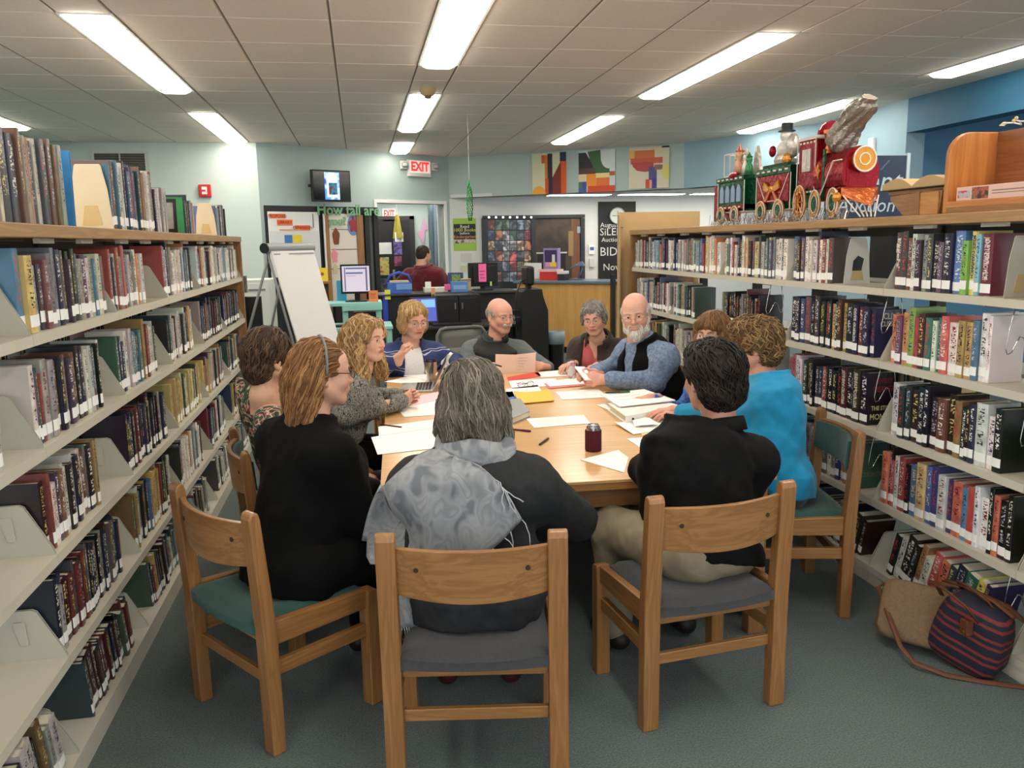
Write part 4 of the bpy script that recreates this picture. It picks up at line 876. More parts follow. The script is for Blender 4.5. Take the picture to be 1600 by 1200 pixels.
# ---- television on the angled wall
a0, z1 = W1.hit(487, 263, 0.25); a1, z0 = W1.hit(548, 317, 0.25); cx, cz = (a0+a1)/2, (z0+z1)/2; w, h = (a1-a0)/2*0.97, (z1-z0)/2*0.96
t = thing('television', 'wall-mounted black television showing a blue picture above the doorway chart', 'television', W1.P(cx, cz, 0.25)); t.rotation_euler = (0, 0, math.atan2(W1.d[1], W1.d[0])-0.12)
MB().box(-w, w, 0, 0.05, -h, h).build('casing', M_black, t, bevel=0.006)
MB().box(-w+0.02, w-0.02, -0.003, 0.001, -h+0.025, h-0.02).build('screen', mat('tv_screen', (10, 10, 12), 0.12), t)
MB().box(-w*0.36, w*0.40, -0.005, -0.003, -h+0.03, h-0.03).build('picture', ramp_mat('tv_picture', 'noise', [(0.4, (30, 70, 190)), (0.5, (170, 200, 235)), (0.6, (70, 130, 220))], scale=5, rough=0.4), t)
mp = MATS['tv_picture'].node_tree; mp.links.new(mp.nodes['Color Ramp'].outputs[0], mp.nodes['Principled BSDF'].inputs['Emission Color']); mp.nodes['Principled BSDF'].inputs['Emission Strength'].default_value = 0.9
MB().box(-w*0.26, w*0.30, -0.0065, -0.005, -h*0.72, h*0.78).build('slide', glow(210, 225, 245, 0.7), t); MB().box(-w*0.16, w*0.28, -0.0075, -0.0065, -h*0.55, h*0.2).build('photo', ramp_mat('tv_photo', 'noise', [(0.4, (20, 60, 140)), (0.5, (60, 160, 210)), (0.6, (120, 70, 60))], scale=9), t)
MB().box(-0.05, 0.05, 0.05, 0.22, -0.04, 0.04).box(-0.14, 0.14, 0.045, 0.06, -0.12, 0.12).box(-w-0.03, -w*0.6, 0.04, 0.06, -0.02, 0.02).build('wall_arm', M_black, t)
# ---- exit signs
def exit_sign(label, wall, u0, v0, u1, v1, off, heads=True):
    a0, z1 = wall.hit(u0, v0, off+0.05); a1, z0 = wall.hit(u1, v1, off+0.05); w, h = (a1-a0)/2, (z1-z0)/2
    t = thing('exit_sign', label, 'exit sign', wall.P((a0+a1)/2, (z0+z1)/2, off), math.atan2(wall.d[1], wall.d[0]))
    MB().box(-w, w, -0.05, 0, -h, h).build('housing', mat('sign_white', (214, 214, 208), 0.5), t, bevel=0.006)
    MB().box(-w*0.9, w*0.9, -0.052, -0.05, -h*0.55, h*0.88).build('face', mat('sign_face', (236, 214, 208), 0.5, emis=0.35), t)
    o = text('lettering', 'EXIT', h*1.5, frame((0, -0.053, h*0.16), (1, 0, 0), (0, 0, 1)), glow(235, 45, 40, 1.1), t, bold=0.008)
    k = 1.6*w/max(1e-3, max(v.co.x for v in o.data.vertices)-min(v.co.x for v in o.data.vertices))
    for v in o.data.vertices: v.co.x *= k
    if heads:
        for s in (-1, 1):
            MB().box(s*w*1.35-0.06, s*w*1.35+0.06, -0.05, -0.01, -0.02, 0.10).build('lamp_bracket', mat('sign_white'), t, bevel=0.01)
            MB().lathe([(0.02, -0.03), (0.05, -0.01), (0.055, 0.03), (0.02, 0.045)], 14, (s*w*1.4, -0.07, 0.03)).build('emergency_lamp', mat('sign_grey', (170, 172, 172), 0.4), t, auto=True)
exit_sign('lit red and white exit sign with emergency lamps above the doorway', W1, 638, 249, 674, 277, 0.0)
WH = Wall((-0.2, 15.0), (1.62, 15.0))
exit_sign('smaller lit exit sign deep in the hallway', WH, 597, 326, 619, 346, 0.0, False)
# ---- black-framed entrance with whiteboard and growth chart
t = thing('notice_wall', 'black-framed glazed entrance panel carrying a whiteboard and chart', 'panel', W1.P(0.05, 0, 0), math.atan2(W1.d[1], W1.d[0]))
L1 = 1.82
MB().box(0, L1, -0.04, -0.002, 2.14, 2.23).build('head_rail', mat('frame_black', (34, 34, 36), 0.5), t)
for x in (0.0, 0.86, 1.0, 1.58, 1.74): MB().box(x, x+0.08, -0.04, -0.002, 0, 2.14).build('post', mat('frame_black'), t)
MB().box(0.08, L1-0.08, -0.012, -0.004, 0, 2.14).build('glass_panel', mat('dark_glass', (60, 66, 66), 0.15), t)
t = thing('poster', 'white library expansion poster with orange title strips', 'poster', W1.P(0, 0, 0.05)); base = t
def onw(nm, q, off, m, th=0.003): o = flat(nm, W1, q, off, m, None, th); o.parent = base; o.matrix_parent_inverse = Matrix.Translation(base.location).inverted(); return o
onw('backing', (421, 331, 500, 432), 0.05, C(226, 228, 226)); onw('lower_sheet', (424, 361, 501, 432), 0.054, C(212, 214, 216))
M_or = C(236, 112, 60)
for q, s in (((421, 334, 446, 341), 'PROPOSED'), ((433, 343, 457, 352), 'LIBRARY'), ((461, 352, 485, 360), 'EXPANSION')):
    onw('title_strip', q, 0.057, M_or); a0, z1 = W1.hit(q[0], q[1], 0.06); a1, z0 = W1.hit(q[2], q[3], 0.06)
    o = text('lettering', s, 0.055, W1.M((a0+a1)/2, (z0+z1)/2, 0.0615), C(90, 40, 30)); o.parent = base; o.matrix_parent_inverse = Matrix.Translation(base.location).inverted()
onw('blue_square', (445, 367, 457, 381), 0.058, C(60, 120, 180)); onw('yellow_square', (458, 367, 472, 381), 0.058, C(232, 206, 60)); onw('orange_rule', (437, 358, 470, 360), 0.058, C(230, 150, 110))
for k, (u0, v0, u1) in enumerate(((476, 387, 490), (476, 397, 487), (480, 407, 491))): onw('text_line', (u0, v0, u1, v0+1), 0.058, C(160, 162, 164))
onw('thermometer', (489, 334, 490, 356), 0.058, C(60, 80, 100))
t = thing('growth_chart', 'white height chart in a wooden frame with paper cut-outs', 'wall chart', W1.P(1.06, 0, 0.045)); base = t
onw('chart_face', (516, 334, 564, 475), 0.045, C(216, 210, 200)); onw('chart_side', (511, 334, 517, 475), 0.045, M_oakz, 0.02); onw('chart_side', (560, 336, 570, 475), 0.045, M_oakz, 0.02); onw('white_edge', (509, 334, 511, 475), 0.045, M_white, 0.02)
for v in (358, 389, 419): onw('height_line', (518, v, 561, v+1), 0.0495, C(90, 84, 80))
def disc(nm, u, v, ru, rv, off, m, n=18, jag=0.0):
    a, z = W1.hit(u, v, off); k = abs(W1.hit(u+1, v, off)[0]-a); pts = []
    for i in range(n): an = 2*math.pi*i/n; rr = 1+jag*math.sin(5*an); pts.append((a+ru*k*rr*math.cos(an), z+rv*k*1.0*rr*math.sin(an)))
    o = MB().prism(pts, lambda p, q, d: W1.P(p, q, d), off, off+0.004).build(nm, m); o.parent = base; o.matrix_parent_inverse = Matrix.Translation(base.location).inverted(); return o
disc('blue_cutout', 552, 352, 9, 13, 0.05, C(110, 130, 190)); disc('red_cutout', 552, 351, 6, 9, 0.056, C(150, 50, 60), jag=0.25); disc('brown_cutout', 525, 370, 5.5, 11, 0.05, C(120, 62, 40), jag=0.1); disc('pink_cutout', 523, 400, 4.5, 9, 0.05, C(226, 140, 160), jag=0.2); disc('pale_cutout', 524, 421, 4, 7, 0.05, C(196, 190, 150), jag=0.1)
M_letter = C(120, 170, 130)
for s, u, v, sz in (('How tall are', 545, 329, 0.21), ('you?', 527, 346, 0.16)):
    a, z = W1.hit(u, v, 0.07); o = text('cutout_lettering', s, sz, W1.M(a, z, 0.075), M_letter, extrude=0.004, bold=0.004); o.parent = base; o.matrix_parent_inverse = Matrix.Translation(base.location).inverted()
# ---- hallway: dark door, posters, column
dz = atY(0, 0, 1)
mb = MB(); q = WH.pxbox(mb, 588, 343, 646, 560, 0.0, 0.05); struct(mb.build('door_1', mat('door_dark', (26, 26, 28), 0.35)))
d1 = bpy.data.objects['door_1']
mb = MB(); WH.box(mb, q[0]+0.3, q[0]+0.34, 0.95, 1.25, 0.05, 0.09); mb.build('door_handle', M_chrome, d1)
mb = MB(); WH.box(mb, q[1]-0.02, q[1]+0.06, 0, q[3]+0.06, 0, 0.06); WH.box(mb, q[0]-0.06, q[1]+0.06, q[3], q[3]+0.06, 0, 0.06); struct(mb.build('trim_1', mat('door_frame', (40, 40, 42), 0.4)))
def hp(name, label, q, m, wall=WH, off=0.06, cat='poster'):
    o = flat(name, wall, q, off, m); return tag(o, label, cat)
o = hp('notice', 'tilted white notice taped on the dark hallway door', (592, 379, 612, 397), C(206, 208, 208)); 
hp('poster', 'yellow and red poster low on the hallway door', (593, 402, 608, 430), ramp_mat('poster_yellow', 'noise', [(0.4, (150, 60, 40)), (0.5, (200, 180, 100)), (0.65, (120, 140, 90))], scale=12))
hp('poster', 'dark blue poster at the bottom of the hallway door', (593, 435, 608, 455), ramp_mat('poster_blue', 'noise', [(0.4, (30, 40, 70)), (0.5, (90, 80, 90)), (0.65, (40, 50, 60))], scale=12))
hp('poster', 'purple poster strip hanging in the doorway', (615, 373, 628, 398), ramp_mat('poster_purple', 'noise', [(0.4, (60, 50, 120)), (0.5, (130, 110, 180)), (0.65, (50, 50, 90))], scale=12), off=0.10)
hp('poster', 'maroon poster below the purple strip', (616, 400, 628, 416), ramp_mat('poster_maroon', 'noise', [(0.4, (90, 30, 60)), (0.6, (140, 80, 110))], scale=12), off=0.10)
a_, z_ = WH.hit(621, 354, 0.3); t = thing('paper_streamer', 'yellow and white paper decoration hanging in the hallway', 'decoration', WH.P(a_, z_, 0.3), 0.4)
MB().sheet(lambda u, v: ((u-0.5)*0.14*(0.4+v), 0.03*math.sin(6*u), 0.2-v*0.4), 6, 8).build('streamer', C(150, 140, 60), t, thick=0.004); MB().tube([(0, 0, 0.2), (0, 0, 2.449-z_)], 0.002, 5).build('string', M_white, t); MB().sheet(lambda u, v: ((u-0.3)*0.16, 0.02, -0.1-v*0.16), 4, 4).build('white_tail', C(220, 220, 216), t, thick=0.004)
a_, z_ = WH.hit(660, 361, 0.02); mb = MB(); mb.prism([(0.02, 0.24), (0.12, 0.02), (0.05, 0.02), (0.02, -0.26), (-0.1, -0.01), (-0.03, 0.0)], lambda p, q_, d: WH.P(a_+p, z_+q_, d), 0.01, 0.02)
tag(mb.build('paper_bolt', C(196, 150, 180)), 'pink paper lightning bolt on the hallway wall', 'decoration')
c = W1.P(W1.hit(683, 400, -0.55)[0], 0, -0.55); t = thing('column', 'round shiny metal column inside the doorway', 'column', (c[0], c[1], 0))
MB().lathe([(0.13, 0), (0.13, 2.44)], 28).build('shaft', mat('column_metal', (120, 136, 150), 0.25, 0.8), t, auto=True); MB().lathe([(0.15, 0), (0.15, 0.08), (0.13, 0.1)], 28).build('collar', M_grey, t, auto=True)
# ---- recess wall: poster, notices, window, chalkboard, clock, switch
t = thing('poster', 'green and black reading-challenge poster left of the dark window', 'poster', WY.P(*[WY.hit(725, 366, 0.004)[i] for i in (0, 1)], 0.0)); base = t
def ony(nm, q, off, m, th=0.003): o = flat(nm, WY, q, off, m, None, th); o.parent = base; o.matrix_parent_inverse = Matrix.Translation(base.location).inverted(); return o
ony('sheet', (708, 341, 744, 392), 0.001, C(150, 186, 70)); ony('black_field', (709, 350, 743, 374), 0.005, C(34, 36, 36)); ony('photo_strip', (709, 374, 743, 380), 0.005, ramp_mat('kids_strip', 'noise', [(0.4, (60, 60, 70)), (0.5, (200, 190, 180)), (0.6, (90, 100, 80))], scale=14))
for s, v, sz, cc in (('Read', 354, 0.075, (220, 220, 210)), ('1000 Books', 359.5, 0.075, (200, 210, 120)), ('before', 364.5, 0.06, (220, 220, 210)), ('Kindergarten', 370, 0.068, (214, 150, 100))):
    a_, z_ = WY.hit(726, v, 0.008); o = text('lettering', s, sz, WY.M(a_, z_, 0.009), C(*cc)); o.parent = base; o.matrix_parent_inverse = Matrix.Translation(base.location).inverted()
tag(flat('notice', WY, (720, 396, 737, 409), 0.001, C(190, 190, 186)), 'small printed notice under the green poster', 'notice'); tag(flat('notice', WY, (719, 415, 731, 423), 0.001, C(196, 190, 160)), 'small tan notice under the printed one', 'notice')
t = thing('window_1', 'dark-framed interior window with pictures in its left pane', 'window', WY.P(WY.hit(754, 390)[0], 0, 0)); t['kind'] = 'structure'; base = t
M_fr = C(44, 48, 54, 0.4)
ony('back_panel', (758, 340, 910, 450), 0.001, C(46, 52, 60, 0.2)); ony('office_dark', (837, 341, 906, 448), 0.004, ramp_mat('office_view', 'noise', [(0.4, (40, 32, 28)), (0.6, (72, 58, 48))], scale=3)); ony('office_door', (893, 342, 906, 450), 0.008, wood('brown_door', (120, 78, 46), (96, 60, 34), 'z'))
for q in ((754, 336, 914, 341), (754, 341, 760, 452), (908, 341, 914, 452), (831, 341, 837, 452)): ony('window_frame', q, 0.0, M_fr, 0.05)
random.seed(31)
tilec = [(150, 80, 50), (70, 100, 80), (150, 150, 150), (170, 50, 60), (60, 60, 80), (110, 60, 70), (90, 110, 130), (60, 90, 70), (40, 50, 60), (130, 120, 100), (70, 80, 110), (180, 140, 110), (50, 70, 90), (90, 70, 110)]
for r in range(6):
    for c_ in range(6):
        u0 = 763+c_*11.3; v0 = 344+r*16.2; cc = random.choice(tilec)
        ony('picture_tile', (u0, v0, u0+10.3, v0+15), 0.006, ramp_mat('tile_pic_%d' % (tilec.index(cc)), 'noise', [(0.35, cc), (0.5, (60, 66, 76)), (0.62, tuple(min(255, q+60) for q in cc))], scale=9+r))
for k in range(7): a_, z_ = WY.hit(764+k*11, 339.5, 0.055); MB().ball(WY.P(a_, z_, 0.055), 0.018, 8, 6).build('bulb', glow(255, 245, 225, 1.5), base)
for o in [q for q in bpy.data.objects if q.parent == base and q.name.startswith('bulb')]: o.matrix_parent_inverse = Matrix.Translation(base.location).inverted()
ony('office_shelf', (838, 394, 886, 396), 0.008, C(190, 190, 190)); ony('office_cabinet', (840, 397, 884, 440), 0.007, C(24, 24, 28)); ony('wall_hanging', (888, 361, 896, 400), 0.012, C(130, 110, 70)); ony('door_notice', (902, 354, 907, 364), 0.014, C(150, 160, 170))
t = thing('wall_telephone', 'white intercom and phone on the wall beside the chalkboard', 'telephone', WY.P(WY.hit(925, 392)[0], 1.6, 0)); base = t
ony('keypad', (920, 383, 929, 397), 0.001, C(220, 222, 222), 0.03); ony('display', (922, 386, 928, 391), 0.031, C(70, 90, 170), 0.003); ony('handset', (921, 404, 929, 417), 0.001, C(190, 192, 192), 0.04)
t = thing('chalkboard', 'tall black chalkboard with chalk lettering on the recess wall', 'chalkboard', WY.P(WY.hit(960, 380)[0], 1.6, 0)); base = t
ony('slate', (935, 315, 993, 452), 0.001, mat('slate_black', (24, 25, 26), 0.6, var=0.2, vscale=6), 0.02)
ck = mat('chalk', (196, 196, 192), 0.9)
for s, u, v, sz in (('August', 938, 352, 0.11), ('SiLENT', 937, 363, 0.17), ('Auction', 940, 375, 0.10), ('BIDS', 937, 394, 0.20), ('Nov', 942, 418, 0.16)):
    a_, z_ = WY.hit(u, v, 0.022); o = text('chalk_lettering', s, sz, WY.M(a_, z_, 0.0225), ck, ax='LEFT', extrude=0.0005); o.parent = base; o.matrix_parent_inverse = Matrix.Translation(base.location).inverted()
a_, z_ = WY.hit(965, 337, 0.05); t = thing('wall_clock', 'round grey wall clock hanging on the chalkboard', 'clock', WY.P(a_, z_, 0.022), 0)
MB().tube([(0, 0, 0), (0, -0.03, 0)], 0.13, 28).build('face', C(190, 196, 192), t); MB().tube([(0.13*math.cos(k*math.pi/14), -0.03, 0.13*math.sin(k*math.pi/14)) for k in range(28)], 0.008, 6, True).build('rim', C(130, 134, 134), t)
MB().box(-0.09, 0.07, -0.034, -0.031, -0.004, 0.004).box(-0.004, 0.004, -0.034, -0.031, 0, 0.08).build('hands', M_black, t)
# ---- three abstract canvases on the bulkhead
def canvas(label, q, shapes, bg):
    a0, z1 = W2.hit(q[0], q[1], 0.03); a1, z0 = W2.hit(q[2], q[3], 0.03); z1 = min(z1, 3.0)
    t = thing('painting', label, 'painting', W2.P((a0+a1)/2, (z0+z1)/2, 0.002), math.atan2(W2.d[1], W2.d[0]), 'abstract canvases'); w, h = a1-a0, z1-z0
    MB().box(-w/2, w/2, -0.03, 0, -h/2, h/2).build('canvas', C(*bg), t)
    for k, (poly, c) in enumerate(shapes): MB().prism([((x-0.5)*w, (0.5-y)*h) for x, y in poly], lambda p, q_, d: (p, d, q_), -0.0302-0.0004*(k+1), -0.030).build('colour_field', C(*c), t)
R_ = lambda x0, y0, x1, y1: [(x0, y0), (x1, y0), (x1, y1), (x0, y1)]
ap = [(0.22, 1), (0.22, 0.45), (0.36, 0.45), (0.36, 1)]
arc = lambda cx, cy, rx, ry, a0, a1, n=12: [(cx+rx*math.cos(math.radians(a0+(a1-a0)*i/n)), cy+ry*math.sin(math.radians(a0+(a1-a0)*i/n))) for i in range(n+1)]
canvas('abstract canvas with orange, maroon and navy upright bands, left of three', (831, 237, 885, 302), [(R_(0.28, 0.05, 0.38, 0.25), (190, 90, 60)), (R_(0.38, 0.05, 0.48, 0.62), (196, 120, 50)), (R_(0.46, 0.02, 0.6, 1), (46, 40, 60)), (R_(0.38, 0.62, 0.48, 1), (200, 80, 40)), ([(0.6, 1), (0.6, 0.6), (0.72, 0.42), (0.85, 0.2), (0.85, 1)], (120, 40, 36)), (R_(0.85, 0.22, 1, 1), (206, 84, 40)), (R_(0.82, 0.0, 1, 0.22), (40, 44, 84)), (arc(0.2, 1, 0.2, 0.2, 180, 360), (226, 160, 60))], (206, 204, 170))
canvas('abstract canvas with a black curve and green field over orange blocks, middle of three', (904, 231, 961, 299), [([(0.25, 0.03), (0.6, 0.0), (0.62, 0.3)]+arc(0.85, 0.25, 0.22, 0.2, 180, 90)+[(0.85, 0.55), (0.4, 0.55)], (60, 96, 60)), ([(0, 0.05), (0.2, 0.05), (0.36, 0.3), (0.44, 0.55), (0, 0.55)], (44, 44, 46)), (R_(0, 0.42, 0.46, 0.56), (84, 60, 56)), (R_(0, 0.56, 0.22, 0.75), (216, 196, 160)), (R_(0.22, 0.56, 0.5, 0.85), (226, 140, 50)), (R_(0.5, 0.66, 0.85, 0.85), (214, 110, 50)), (R_(0.48, 0.55, 0.86, 0.66), (226, 206, 140)), (R_(0.85, 0.52, 1, 0.62), (180, 90, 60)), (R_(0.25, 0.85, 1, 1), (196, 70, 44)), (R_(0, 0.74, 0.14, 0.88), (80, 120, 80)), (R_(0.1, 0.74, 0.22, 1), (60, 80, 140)), (R_(0, 0.88, 0.12, 1), (70, 90, 150))], (200, 206, 204))
canvas('abstract canvas with an orange-red cup shape on cream, right of three', (983, 223, 1045, 293), [(R_(0, 0.06, 0.14, 0.28), (216, 170, 90)), (R_(0.14, 0.08, 0.64, 0.28), (206, 110, 60)), (R_(0.04, 0.26, 0.84, 0.40), (196, 90, 70)), ([(0.06, 0.36), (0.62, 0.36), (0.62, 0.58), (0.4, 0.6), (0.2, 0.56), (0.1, 0.46)], (176, 70, 70)), (R_(0.5, 0.48, 0.7, 0.8), (80, 80, 130)), (R_(0.64, 0.44, 0.84, 0.56), (130, 100, 90)), (R_(0.42, 0.78, 0.52, 1), (196, 80, 60)), (R_(0.58, 0.76, 0.7, 1), (60, 60, 130)), (R_(0.52, 0.8, 0.58, 1), (214, 150, 140)), (arc(1.0, 0.6, 0.18, 0.2, 90, 270), (214, 200, 110)), (R_(0.82, 0.0, 1, 0.04), (40, 40, 44)), (R_(0.64, 0.05, 0.82, 0.12), (220, 200, 150))], (206, 198, 176))
# ---- hanging foil
sx, sy = 1.12, 9.0; hz1 = atY(733, 281, sy); hz0 = atY(733, 345, sy); t = thing('foil_decoration', 'twisted green foil decoration hanging on a string from the ceiling', 'decoration', (hz1[0], sy, hz0[2]))
Hh = hz1[2]-hz0[2]
for k in range(9):
    a = k*0.7; MB().tube([(0.035*math.sin(a+6*s_/10)*math.sin(math.pi*(0.15+0.8*s_/10)), 0.035*math.cos(a+6*s_/10)*math.sin(math.pi*(0.15+0.8*s_/10)), Hh*s_/10*(0.94+0.06*math.cos(k))) for s_ in range(11)], 0.008, 5, flat=(1, 0.35)).build('foil_strip', mat('foil_green', (30, 150, 60), 0.2, 0.8), t, smooth=True)
MB().tube([(0, 0, Hh), (0, 0, CEIL-hz0[2])], 0.0015, 5).build('string', M_white, t)
# ---- circulation counter
WC = Wall((2.05, 12.95), (3.9, 11.55))
a0, z1 = WC.hit(806, 438, 0); a1, _ = WC.hit(962, 438, 0); z1 = 1.10
t = thing('service_counter', 'blond wood service counter with a blue-grey top', 'counter', WC.P(a0, 0, 0), math.atan2(WC.d[1], WC.d[0])); Lc = a1-a0+0.5
MB().box(0.02, Lc, 0.0, 0.6, 0.10, z1-0.04).build('front_panel', wood('counter_wood', (206, 162, 96), (192, 146, 80), 'z', scale=3), t); MB().box(-0.03, Lc, -0.04, 0.64, z1-0.04, z1).build('counter_top', mat('counter_laminate', (100, 116, 132), 0.3), t, bevel=0.006); MB().box(0.05, Lc, 0.05, 0.6, 0, 0.10).build('toe_kick', M_black, t)
def oncounter(u, off): a = WC.hit(u, 436, -off)[0]; return a
def cbox(name, label, cat, u0, v0, u1, v1, off, dep, parts):
    a0, zt = WC.hit(u0, v0, -off); a1, zb = WC.hit(u1, v1, -off); zb = z1+0.001; t = thing(name, label, cat, WC.P((a0+a1)/2, zb, -off), math.atan2(WC.d[1], WC.d[0])); w, h = (a1-a0)/2, max(0.03, zt-zb)
    for nm, (x0, x1, q0, q1), m, d0, d1 in parts: MB().box(-w+2*w*x0, -w+2*w*x1, d0, d1, h*q0, h*q1).build(nm, m, t)
    return t
cbox('storage_box', 'red plastic box with pale lid on the service counter', 'box', 843, 421, 869, 438, 0.2, 0.2, [('box', (0, 1, 0, 0.78), C(200, 50, 50), 0, 0.25), ('lid', (-0.04, 1.04, 0.78, 1), C(226, 180, 180), -0.01, 0.26)])
t = cbox('display_box', 'purple illustrated display box standing on the red box', 'box', 849, 388, 872, 424, 0.24, 0.1, [('box', (0, 1, 0.36, 1), C(150, 130, 180), 0, 0.1), ('front_print', (0.08, 0.92, 0.42, 0.94), C(60, 44, 92), -0.003, 0.0), ('yellow_shape', (0.45, 0.9, 0.42, 0.56), C(230, 190, 60), -0.006, -0.003), ('pink_shape', (0.12, 0.44, 0.42, 0.56), C(220, 150, 190), -0.006, -0.003), ('white_shape', (0.6, 0.8, 0.56, 0.8), C(220, 216, 224), -0.006, -0.003)])
cbox('cardboard_folder', 'open cream folder standing behind the dark monitor edge', 'folder', 819, 411, 846, 438, 0.35, 0.05, [('sheet', (0, 1, 0, 1), C(222, 210, 176), 0, 0.01), ('inner_sheet', (0.14, 1, 0.06, 0.98), C(226, 228, 228), -0.012, -0.002)])
cbox('box', 'small dark carton beside the desk lamp on the counter', 'box', 871, 427, 882, 438, 0.12, 0.1, [('carton', (0, 1, 0, 0.9), C(40, 42, 50), 0, 0.15), ('flap', (-0.05, 1.1, 0.9, 1.3), C(214, 214, 212), -0.01, 0.15)])
a_ = oncounter(899, 0.3); t = thing('desk_lamp', 'small blue-grey desk lamp with bent arm on the counter', 'lamp', WC.P(a_, z1+0.001, -0.3), math.atan2(WC.d[1], WC.d[0]))
MB().lathe([(0.11, 0), (0.11, 0.015), (0.02, 0.03)], 20).build('base', C(70, 90, 120), t, auto=True); MB().tube([(0.05, 0, 0.02), (0.12, 0, 0.18), (0.08, 0, 0.26), (-0.08, 0, 0.17)], 0.012, 8).build('arm', C(90, 110, 140), t, smooth=True); MB().lathe([(0.02, 0.04), (0.05, 0.0), (0.06, -0.03)], 16, (0.1, 0, 0.24)).build('shade', C(90, 100, 120), t, auto=True)
# dark office door edge/post by the counter end
o = MB().box(0, 0.05, -0.05, 0.05, 0, 1.2).build('stanchion', M_black); o.location = WC.P(WC.hit(957, 500)[0]+0.03, 0, 0.14); tag(o, 'dark upright post at the right end of the counter', 'post')
# ---- flip chart
bar0 = Vector(atY(416, 388, 7.75)); dirv = Vector((0.5, 0.866, 0)); nrm = Vector((0.866, -0.5, 0)); pw = 0.70
t = thing('flip_chart', 'white paper flip chart on an easel beyond the left bookcase', 'flip chart', tuple(bar0)); 
lean = Vector((0, 0, -1))*0.965+nrm*0.26
P_ = lambda a, b, d=0.0: tuple(dirv*a+lean*b+nrm*d)
MB().tube([P_(-0.02, 0), P_(pw+0.02, 0)], 0.045, 18).build('clamp_bar', mat('bar_grey', (150, 154, 156), 0.4), t, auto=True); MB().tube([P_(-0.035, 0), P_(-0.02, 0)], 0.046, 18).build('bar_cap', M_black, t)
MB().sheet(lambda u, v: P_(0.01+u*(pw-0.02), 0.03+v*1.22, 0.03+0.006*math.sin(6*u)), 8, 6).build('paper_pad', mat('pad_paper', (230, 228, 226), 0.7), t, thick=0.012)
MB().sheet(lambda u, v: P_(0.03+u*(pw-0.06), 0.05+v*0.012, 0.041), 1, 1).build('header_line', C(150, 150, 156), t)
for a in (0.0, pw): MB().tube([P_(a, 0.02, 0.0), P_(a, 1.76, -0.02)], 0.012, 8).build('front_leg', M_grey, t, smooth=True)
e = -bar0.z; MB().tube([P_(pw/2, 0.02, -0.03), (dirv.x*pw/2-nrm.x*0.55, dirv.y*pw/2-nrm.y*0.55, e+0.01)], 0.012, 8).build('rear_leg', M_grey, t, smooth=True); MB().tube([P_(0.0, 0.12, -0.03), (-nrm.x*0.5-0.1, -nrm.y*0.5, e+0.01)], 0.012, 8).build('rear_leg', M_grey, t, smooth=True)
# ---- left end: computer cart with dark monitor, white cabinet
x0, x1, z0, z1_ = YB(396, 463, 415, 535, 8.4)
t = thing('computer_cart', 'dark computer behind a grey pole at the end of the left bookcase', 'computer', ((x0+x1)/2-0.03, 8.4, 0)); w = (x1-x0)/2
MB().box(-w-0.06, w, 0, 0.06, z0-0.1, z1_).build('monitor', M_black, t, bevel=0.006); MB().tube([(-w-0.05, -0.05, 0), (-w-0.05, -0.05, z1_+0.25)], 0.02, 10).build('pole', M_grey, t, smooth=True); MB().box(-w-0.1, w+0.1, -0.1, 0.4, z0-0.14, z0-0.1).build('shelf', M_grey, t); MB().box(-w-0.08, w+0.08, -0.08, 0.38, 0, 0.05).box(-0.04, 0.04, 0.1, 0.2, 0.05, z0-0.14).build('base', M_black, t); MB().box(-w-0.09, -w-0.01, -0.02, 0.05, z1_+0.04, z1_+0.2).build('bracket', M_grey, t)
x0, x1, z0, z1_ = YB(392, 437, 424, 480, 9.6)
t = thing('cabinet', 'white low cabinet against the back wall behind the flip chart', 'cabinet', (x0, 9.6, 0)); MB().box(-0.3, x1-x0, 0, 0.5, 0.05, z1_).build('body', C(206, 210, 204), t, bevel=0.005); MB().box(-0.28, x1-x0-0.02, -0.012, 0, 0.08, z1_-0.04).build('door', C(212, 216, 210), t); MB().box(-0.02, x1-x0-0.06, -0.024, -0.012, z1_-0.12, z1_-0.1).build('handle', M_grey, t); MB().box(-0.28, x1-x0-0.02, 0.02, 0.48, 0, 0.05).build('plinth', M_grey, t)
# ---- small wooden bookcase with a few books
x0, x1, z0, z1_ = YB(478, 440, 519, 545, 10.9); H = z1_
t = thing('low_bookcase', 'small oak bookcase behind the flip chart', 'bookcase', (x0-0.15, 10.9, 0)); Lb = x1-x0+0.15
for x in (0, Lb-0.025): MB().box(x, x+0.025, 0, 0.28, 0, H).build('side', M_oakz, t)
for z in (0.06, H*0.36, H*0.66, H-0.03): MB().box(0.025, Lb-0.025, 0, 0.28, z, z+0.025).build('shelf', M_oakx, t)
MB().box(0.025, Lb-0.025, 0.265, 0.28, 0.08, H-0.03).build('back', M_oakx, t)
random.seed(41)
k = 0
for zi, z in enumerate((H*0.36+0.025, H*0.66+0.025)):
    x = x0-0.15+0.03
    while x < x1-0.07:
        w = random.uniform(0.022, 0.04); hh = random.uniform(0.19, 0.235); c = random.choice(PAL['light']); k += 1
        tt = link('book', None); tag(tt, f"{cname(c)} book, {ORDN(k if zi == 0 else k-k0)} from left on the {'lower' if zi == 0 else 'upper'} shelf of the small oak bookcase", 'book', 'books in the small oak bookcase'); tt.location = (x, 10.94, z+0.0008)
        MB().box(0, w, 0, 0.15, 0, hh).build('cover', mat('cover_%d_%d_%d' % c, c, 0.35, var=0.15, vscale=14), tt); MB().box(0.002, w-0.002, 0.004, 0.148, hh, hh+0.0005).build('pages', M_pages, tt); MB().box(0.001, w-0.001, -0.0008, 0, 0.015, 0.05).build('spine_label', M_label, tt)
        x += w+0.002
    if zi == 0: k0 = k
